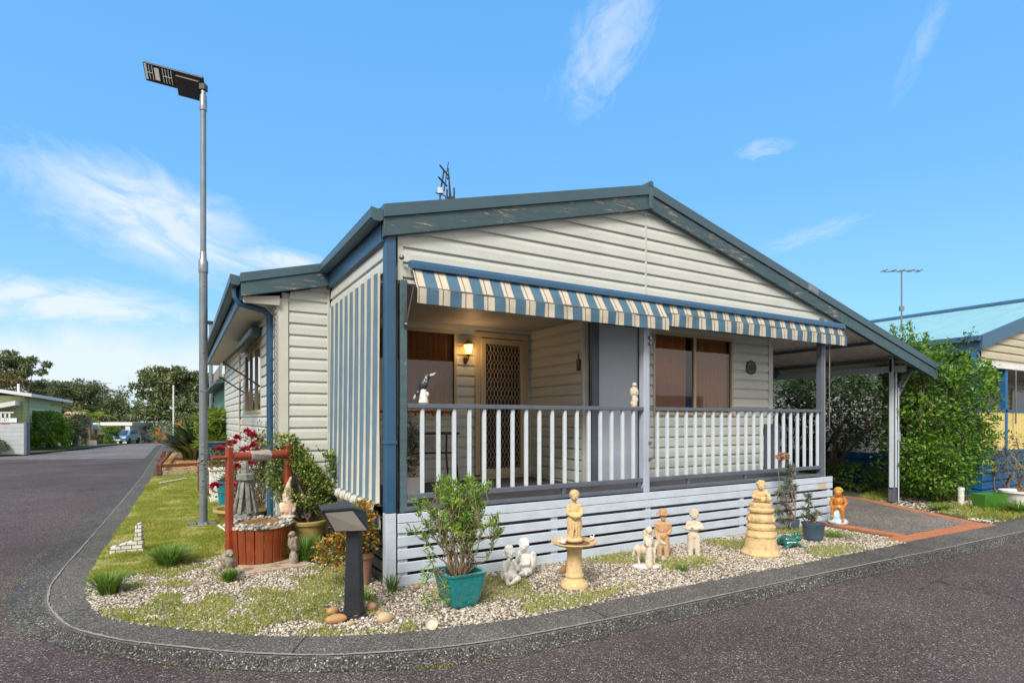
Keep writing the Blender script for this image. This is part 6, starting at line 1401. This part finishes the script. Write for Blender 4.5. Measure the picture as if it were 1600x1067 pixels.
# litter: dry leaves blown over gravel, kerb and road
P = np.concatenate([scatter([(-2.2, 0), (-.4, -1.2), (6.4, -1.5), (6.4, 0), (-.2, 0), (-1, 1.6), (-2.3, 1.8)], 420), scatter([(-3.0, -.6), (-1.4, -1.6), (9, -2.4), (9, -1.8), (0, -1.3), (-2.5, 1)], 60)])
zz = np.where((P[:, 1] < -1.75) | (P[:, 0] < -2.6), -.08, .014); V, F = leaves(np.column_stack([P, zz]), .034, .014, np.column_stack([rng.normal(size=(len(P), 2)), np.zeros(len(P))]), .0, .1)
leafmat('dry_leaf', [(.20, .10, .04), (.36, .21, .09), (.46, .32, .17), (.25, .12, .07)], .1, .8)
tag(link('leaf_litter', fast_mesh('leaf_litter', V, F), 'dry_leaf'), 'scattered dry brown leaves on the gravel and along the kerb', 'leaves', kind='stuff')
# ------------------------------------------------------------ other buildings
def board(col_): 
    def fn(t, co, b0, b):
        z = t.m('FRACT', t.m('DIVIDE', t.sep(co)[2], .19)); return t.mix(t.mapr(z, .0, .09, 1, 0), col_, tuple(v*.45 for v in col_))
    return fn
mat('green_boards', rough=.6, var=.15, fn=board((.44, .50, .27)))
mat('white_boards', (.72, .72, .68), .6, var=.1)
mat('cream_boards', rough=.6, var=.1, fn=board((.56, .50, .36)))
mat('white_steel', (.72, .73, .73), .45, var=.08); mat('tile_roof', (.58, .36, .24), .8, var=.3, vscale=5)
mat('teal_roof', (.30, .53, .55), .42, var=.15, fn=lambda t, co, b0, b: t.mix(t.mapr(t.m('FRACT', t.m('DIVIDE', t.sep(co)[1], .76)), .0, .05, 1, 0), (.27, .50, .53), (.16, .32, .36)))
mat('grey_wall', (.40, .43, .47), .75, var=.2, fn=lambda t, co, b0, b: t.mix(t.mapr(t.m('FRACT', t.m('DIVIDE', t.sep(co)[2], .2)), .0, .12, 1, 0), (.42, .45, .49), (.17, .18, .2)))
mat('neighbour_blue', (.015, .13, .33), .45, var=.2, fn=stain()); mat('yellow_steel', (.70, .56, .22), .5, var=.12); mat('teal_boards', (.10, .26, .22), .6, var=.15)
mat('pink_stripe', (.7, .12, .2), .5); mat('sign_white', (.8, .84, .85), .4, var=.03); mat('sign_green', (.01, .11, .09), .5); mat('sign_text', (.12, .14, .2), .5)
mat('car_paint', (.10, .26, .46), .25, var=.05, coat=.8); mat('rubber', (.02, .02, .02), .8); mat('plain_dark', (.03, .035, .04), .5)
glassmat('far_glass', (.25, .28, .3), .25)
def gable_house(name, org, rz, W_, Dp, eave, rise, wallm, roofm, lab, ridge='y', over=.45, trimm='white_boards', cat='house', base=0.):
    """box of W_ x Dp with a gable roof; ridge runs along local y (gable faces local x) or x"""
    e = empty(name, org, lab, cat, rz=rz)
    mb = MB().box(0, W_, 0, Dp, base, eave)
    if ridge == 'y': mb.prism([(0, eave), (W_, eave), (W_/2, eave+rise)], 'y', .002, Dp-.002)
    else: mb.prism([(0, eave), (Dp, eave), (Dp/2, eave+rise)], 'x', .002, W_-.002)
    mb.build('wall', wallm, e)
    s = rise/((W_ if ridge == 'y' else Dp)/2); rf = MB(); lo = -over; 
    for sg in (0, 1):
        if ridge == 'y':
            xs = [(lo, eave-s*over*1), (W_/2, eave+rise)] if sg == 0 else [(W_/2, eave+rise), (W_+over, eave-s*over)]
            rf.prism([(xs[0][0], xs[0][1]), (xs[1][0], xs[1][1]), (xs[1][0], xs[1][1]+.08), (xs[0][0], xs[0][1]+.08)], 'y', -over, Dp+over)
        else:
            xs = [(lo, eave-s*over*1), (Dp/2, eave+rise)] if sg == 0 else [(Dp/2, eave+rise), (Dp+over, eave-s*over)]
            rf.prism([(xs[0][0], xs[0][1]), (xs[1][0], xs[1][1]), (xs[1][0], xs[1][1]+.08), (xs[0][0], xs[0][1]+.08)], 'x', -over, W_+over)
    rf = rf.build('roof', roofm, e); return e
def win(e, x0, x1, z0, z1, face, cols=2, m='white_boards', name='window', rows=1):
    """face: ('y', value, sign) plane"""
    ax, v, sg = face; mb = MB(); d = .05*sg
    def bxx(a, b, c, d_, t0, t1):
        if ax == 'y': mb.box(a, b, min(v+t0, v+t1), max(v+t0, v+t1), c, d_)
        else: mb.box(min(v+t0, v+t1), max(v+t0, v+t1), a, b, c, d_)
    f = .06; bxx(x0, x1, z0, z0+f, 0, d); bxx(x0, x1, z1-f, z1, 0, d); bxx(x0, x0+f, z0+f, z1-f, 0, d*.95); bxx(x1-f, x1, z0+f, z1-f, 0, d*.95)
    for k in range(1, cols): c = x0+(x1-x0)*k/cols; bxx(c-.025, c+.025, z0+f, z1-f, 0, d*.9)
    for k in range(1, rows+0): c = z0+(z1-z0)*k/rows; bxx(x0+f, x1-f, c-.015, c+.015, 0, d*.8)
    w = mb.build(name, m, e); mb = MB()
    if ax == 'y': mb.box(x0+f, x1-f, v, v+d*.4, z0+f, z1-f)
    else: mb.box(v, v+d*.4, x0+f, x1-f, z0+f, z1-f)
    mb.build('pane', 'pane_dark', w); return w
mat('pane_dark', (.06, .07, .08), .15, var=.5, vscale=1.5, spec=.35)
# ---- right neighbour
nb = empty('house', (0, 0, 0), 'cream neighbour house with pale teal roof, blue posts and yellow railing at the right edge', 'house')
ZN, XN = 3.32, 12.62; SN = .262; XR = XN+5.8
zn = lambda x: ZN+SN*(x-XN) if x < XR else ZN+SN*(2*XR-XN-x)
MB().prism([(XN, ZN), (XR, zn(XR)), (2*XR-XN, ZN), (2*XR-XN, ZN-.04), (XR, zn(XR)-.04), (XN, ZN-.04)], 'y', .0, 11.0).build('roof', 'teal_roof', nb)
mb = MB()
for k in range(16): pass
MB().tube([(XR, -.02, zn(XR)+.03), (XR, 11, zn(XR)+.03)], .07, 8).build('ridge_cap', 'blue_metal', nb)
for a, b in ((XN-.02, XR), (XR+.002, 2*XR-XN)): MB().prism([(a, zn(a)-.27), (b, zn(b)-.27), (b, zn(b)+.02), (a, zn(a)+.02)], 'y', -.06, -.002).build('barge_board', 'blue_metal', nb, .004)
MB().box(XN-.12, XN, -.04, 11, ZN-.10, ZN+.01).box(XN+.0, XN+.03, 0, 11, ZN-.30, ZN-.10).build('gutter', 'blue_metal', nb)
mb = MB(); siding(mb, (0, .03, 0), (1, 0, 0), (0, -1, 0), 0, 0, 2.82, 4.6, lambda z: (max(XN+.1, XN+(z+.27-ZN)/SN), XR), pitch=.17); siding(mb, (0, .03, 0), (1, 0, 0), (0, -1, 0), 0, 0, 2.82, 4.6, lambda z: (XR, min(24.1, 2*XR-XN-(z+.27-ZN)/SN)), pitch=.17); mb.box(XN+.1, 24.1, .035, .08, 2.82, 3.05)
mb.build('gable_wall', 'cream_boards', nb)
MB().box(XN+.1, 24.1, -.02, .12, 2.70, 2.82).build('verandah_beam', 'galv_sheet', nb)
mb = MB(); siding(mb, (13.35, 0, 0), (0, 1, 0), (-1, 0, 0), 1.9, 11, .3, 3.1, zref=.02); siding(mb, (0, 1.9, 0), (1, 0, 0), (0, -1, 0), 13.35, 24.1, .3, 2.8, zref=.02)
mb.box(13.36, 24.1, 1.92, 11, .1, 3.1); mb.build('wall', 'siding', nb)
win(nb, 19.75, 22.6, 1.3, 2.5, ('y', 1.88, -1), 2, 'beige_metal'); MB().box(12.7, 24.1, .1, 1.9, 2.72, 2.78).build('verandah_ceiling', 'ceiling_board', nb)
MB().box(13.95, 14.07, .02, .13, .9, 2.72).build('post', 'neighbour_blue', nb, .004); MB().box(12.55, 12.66, .02, .13, .0, 3.0).build('post', 'neighbour_blue', nb, .004)
MB().box(12.6, 24.1, .02, .10, 1.76, 1.81).box(12.6, 24.1, .0, .12, .86, .93).build('railing', 'neighbour_blue', nb, .003)
mb = MB()
for k in range(134): mb.tube([(12.68+k*.085, .06, .93), (12.68+k*.085, .06, 1.76)], .03, 5)
mb.build('railing_sheet', 'yellow_steel', nb)
mb = MB()
for k in range(5):
    z = .80-k*.165; mb.box(12.5, 24.1, -.10, -.075, z-.14, z); mb.box(12.47, 12.495, -.1, 7, z-.14, z)
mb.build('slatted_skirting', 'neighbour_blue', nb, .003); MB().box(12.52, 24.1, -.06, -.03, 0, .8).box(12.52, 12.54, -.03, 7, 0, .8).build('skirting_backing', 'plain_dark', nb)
MB().box(12.5, 24.1, -.03, 1.9, .80, .85).build('deck', 'deck_board', nb)
MB().tube([(14.3, -.04, 2.7), (14.3, -.04, 1.5)], .015, 6).build('awning_rod', 'chain_metal', nb)
antenna((15.0, 2.6, zn(15.0)), 1.60, .95, 5, 'tall thin television antenna on the pale teal neighbour roof', -.5, ln=.14)
g = empty('planter', (10.85, -.80, 0), 'bright green rectangular planter box in front of the blue slats', 'planter', rz=-.3)
mb = MB(); V = [(-.24, -.10, 0), (.24, -.10, 0), (.24, .10, 0), (-.24, .10, 0), (-.27, -.13, .27), (.27, -.13, .27), (.27, .13, .27), (-.27, .13, .27)]; mb.add(V, [(3, 2, 1, 0), (0, 1, 5, 4), (1, 2, 6, 5), (2, 3, 7, 6), (3, 0, 4, 7)])
o = mb.build('box', mat('green_plastic', (.07, .22, .03), .4, var=.2), g); s = o.modifiers.new('t', 'SOLIDIFY'); s.thickness = .012
MB().box(-.24, .24, -.11, .11, .19, .20).build('soil', 'potting_soil', g)
g = empty('planter', (11.6, -1.0, 0), 'round grey tub with bare woody stems at the right picture edge', 'planter')
MB().lathe([(.22, 0), (.29, .26), (.32, .265), (.32, .30), (.29, .30), (.27, .26), (0, .26)], 30).build('tub', 'galv_sheet', g)
mb = MB(); tips = []
for q in ((-.25, 0, .9), (-.05, .05, 1.25), (.25, 0, 1.15), (.1, -.1, .85), (-.35, -.1, .65)): pts = limb(mb, (0, 0, .25), q, .025, .01, .25); tips += [pts[-1], pts[-2]]
mb.build('stems', 'twig_mat' if False else 'stem_brown', g); tp_ = np.array([tuple(p) for p in tips]); C = tp_[rng.integers(0, len(tp_), 260)]+rng.normal(0, .07, (260, 3)); V, F = leaves(C, .05, .025); link('foliage', fast_mesh('foliage', V, F), 'leaf_grey_green', g)
g = MB().lathe([(.05, 0), (.05, .27), (.056, .27), (.056, .33), (0, .335)], 20).build('drain_pipe', 'white_plaster', None); g.location = (10.9, -.35, 0); tag(g, 'short upright white pipe with a cap at the foot of the tall shrub', 'pipe')
# ---- teal house behind
th_ = gable_house('house', (-.25, 16.8, 0), 0, 7, 9, 2.9, .9, 'teal_boards', 'roof_steel', 'teal walled house next along the road, half hidden behind the lamp post')
win(th_, .6, 1.6, 1.2, 2.2, ('y', 0, -1))
# ---- left houses
gh = empty('house', (-8.6, 32.5, 0), 'pale green weatherboard house with a white roof at the left edge', 'house')
MB().box(-9, 0, 0, 10.8, 0, 2.78).build('wall', 'green_boards', gh)
mb = MB(); top = [(-9.4, 3.3), (-3.5, 3.35), (-1.8, 3.25), (.45, 2.90)]; mb.prism(top+[(x, z-.17) for x, z in top[::-1]], 'y', -.7, 12).build('roof', 'white_steel', gh, .01)
MB().box(-.03, .04, -.06, .1, 0, 2.78).build('corner_trim', 'green_boards', gh); MB().box(.0, .05, 1.0, 1.12, 0, 2.7).build('corner_trim', 'green_boards', gh)
win(gh, 1.6, 10.4, 1.42, 2.15, ('x', 0, 1), 6, rows=2)
for y in (7.4, 9.6): MB().box(.0, .30, y, y+.08, 2.45, 2.6).build('eave_bracket', 'green_boards', gh)
MB().prism([(-1.5, 1.95), (-.12, 2.30), (-.12, 2.52), (-1.5, 2.20)], 'y', -1.1, -.0).build('porch_roof', 'white_steel', gh); MB().box(-9, -1.5, -1.1, 0, 2.12, 2.27).build('porch_roof', 'white_steel', gh)
mb = MB()
for k in range(36): mb.box(-6+k*.16, -6+k*.16+.075, -.99, -.95, 1.62, 1.90)
mb.box(-6, -.2, -1.0, -.94, 1.90, 1.97).box(-6, -.2, -1.0, -.94, 1.54, 1.62).build('balustrade', 'white_boards', gh)
MB().box(-1.2, -1.1, 5, 5.1, 3.0, 3.65).build('flue', 'white_steel', gh)
p = at(0, 26.6)
rw = empty('retaining_wall', (p.x, p.y, 0), 'grey horizontal plank wall at the left edge of the road', 'wall', rz=-TH)
MB().box(-3, 1.13, 0, .15, -.05, 1.42).build('planks', 'grey_wall', rw); MB().box(1.13, 1.26, -.03, .18, -.05, 1.46).build('end_post', 'slate_paint', rw, .01)
sg = empty('sign', (p.x, p.y, 1.42), 'white street sign with a green border on top of the grey plank wall', 'sign', rz=-TH)
MB().box(-1.9, .80, .02, .06, .02, .26).build('sign_board', 'sign_green', sg); MB().box(-1.87, .77, .010, .018, .045, .235).build('sign_face', 'sign_white', sg)
text('sign_text', 'STATION BAY', (-.04, .006, .14), .15, 'sign_text', parent=sg, ext=.001); MB().box(.05, .45, .0, .05, -.06, .015).build('sign_base', 'pink_stripe', sg)
p = far(93, 52); gable_house('house', (p.x, p.y, p.z), -TH, 1.3, 2.4, 2.25, .75, 'cream_boards', 'tile_roof', 'small cream house with a pale orange tiled roof behind the green house', 'x', over=.3)
p = far(131, 60); h3 = empty('house', (p.x, p.y, p.z), 'long low white house with a flat white fascia behind the palm', 'house', rz=-TH)
MB().box(0, 4.9, 0, 5, 0, 2.0).build('wall', 'white_boards', h3); MB().box(-.3, 5.5, -.6, 5.6, 2.0, 2.32).build('roof', 'white_steel', h3); MB().prism([(-.4, 1.7), (2.6, 1.7), (1.9, 2.1), (-.4, 2.1)], 'y', -1.5, -.62).build('porch_roof', 'roof_steel', h3)
win(h3, .7, 1.5, .7, 1.6, ('y', 0, -1)); win(h3, 3.1, 4.4, .3, 1.6, ('y', 0, -1), 4)
MB().box(2.7, 4.6, -1.0, -.6, 1.65, 1.98).build('awning_board', 'sleeper', h3); MB().box(4.7, 5.2, -.5, 4, 0, 2.0).build('side_wall', 'white_steel', h3)
p = far(210, 78); h4 = gable_house('house', (p.x-1.0, p.y, p.z), -TH, 2.6, 4, 1.9, .7, 'white_boards', 'galv_sheet', 'tiny pale house with grey roof at the far end of the road', 'x'); win(h4, .7, 1.9, .3, 1.5, ('y', 0, -1))
# car
cp_ = far(195, 57); car = empty('parked_car', (cp_.x, cp_.y, cp_.z+.02), 'light blue car parked at the far end of the road by the white houses', 'car', rz=-.25)
prof = [(-2.0, .35), (-2.05, .75), (-1.35, .92), (-.75, 1.38), (.75, 1.42), (1.45, .95), (2.0, .85), (2.1, .4), (1.9, .3), (-1.9, .3)]
MB().prism([(y, z) for y, z in prof], 'x', -.82, .82).build('body', 'car_paint', car, .06)
MB().add([(-.62, -1.44, .96), (.62, -1.44, .96), (.55, -.86, 1.34), (-.55, -.86, 1.34)], [(0, 1, 2, 3)]).build('windscreen', 'pane_dark', car)
for sx in (-1, 1):
    MB().add([(sx*.83, -1.1, .96), (sx*.83, 1.1, .96), (sx*.83, .65, 1.33), (sx*.83, -.7, 1.33)], [(0, 1, 2, 3)]).build('side_window', 'pane_dark', car)
    MB().box(sx*.6-.16, sx*.6+.16, -2.07, -2.0, .6, .74).build('headlight', 'led_bar', car)
    for y in (-1.25, 1.25): MB().tube([(sx*.68, y, .31), (sx*.86, y, .31)], .31, 18).build('wheel', 'rubber', car)
MB().box(-.3, .3, -2.08, -2.03, .38, .5).build('number_plate', 'sign_white', car)
# street name post and thin poles
p = far(137, 39); s = empty('street_sign', (p.x, p.y, p.z), 'pale street name post with a small blue sign on the verge', 'sign post'); MB().tube([(0, 0, 0), (0, 0, 1.75)], .045, 8).build('post', 'aged_concrete', s); MB().box(-.35, .35, -.03, .03, 1.6, 1.78).build('sign_blade', 'neighbour_blue', s)
p = far(271, 40); s = MB().tube([(0, 0, 0), (0, 0, 4.2)], .05, 8).build('power_pole', 'white_plaster', None); s.location = p; tag(s, 'thin white pole in front of the gum trees left of the lamp post', 'pole')
p = far(162, 56); antenna((p.x, p.y, 2.0+p.z+2), 2.0, 1.2, 5, 'distant television antenna above the white houses right of the palm', .4)
p = far(124, 39); s = MB().box(-.08, .08, -.08, .08, 0, .95).build('garden_post', 'aged_cream', None); s.location = p; tag(s, 'short cream timber post on the verge under the grey green bush', 'post')
p = far(145, 38); s = MB().box(-.2, .2, -.1, .1, 0, .4).build('white_box', 'white_plaster', None, .02); s.location = p; tag(s, 'small white box on the verge right of the street name post', 'box')
# ---- what stands behind the camera and shows in the window glass
oh = gable_house('house', (-14.5, -26, 0), R(0), 8.5, 12, 2.9, 1.2, 'white_boards', 'galv_sheet', 'white gabled house across the road, seen only as a reflection in the window panes', 'y'); win(oh, 2.5, 6, .9, 2.2, ('y', 12, 1), 3)
for px_, py_, h, w, lab in ((-2, -30, 8, 3.5, 'gum tree across the road, reflected in the front window'), (6, -32, 9, 4, 'second gum tree across the road behind the camera')):
    tree((px_, py_, 0), h, w, rc(h, w, 5, .4, .92), 2500, .3, 'leaf_eucalypt', lab, 'trees across the road')
mb = MB(); siding(mb, (0, -14, 0), (1, 0, 0), (0, 1, 0), 10, 22, .1, 2.8, pitch=.2); mb.box(10, 22, -20, -14.02, 0, 2.8).prism([(-20, 2.8), (-14, 2.8), (-17, 3.9)], 'x', 10, 22)
h5 = mb.build('house', 'white_boards', None); tag(h5, 'white weatherboard house across the road behind the camera', 'house')
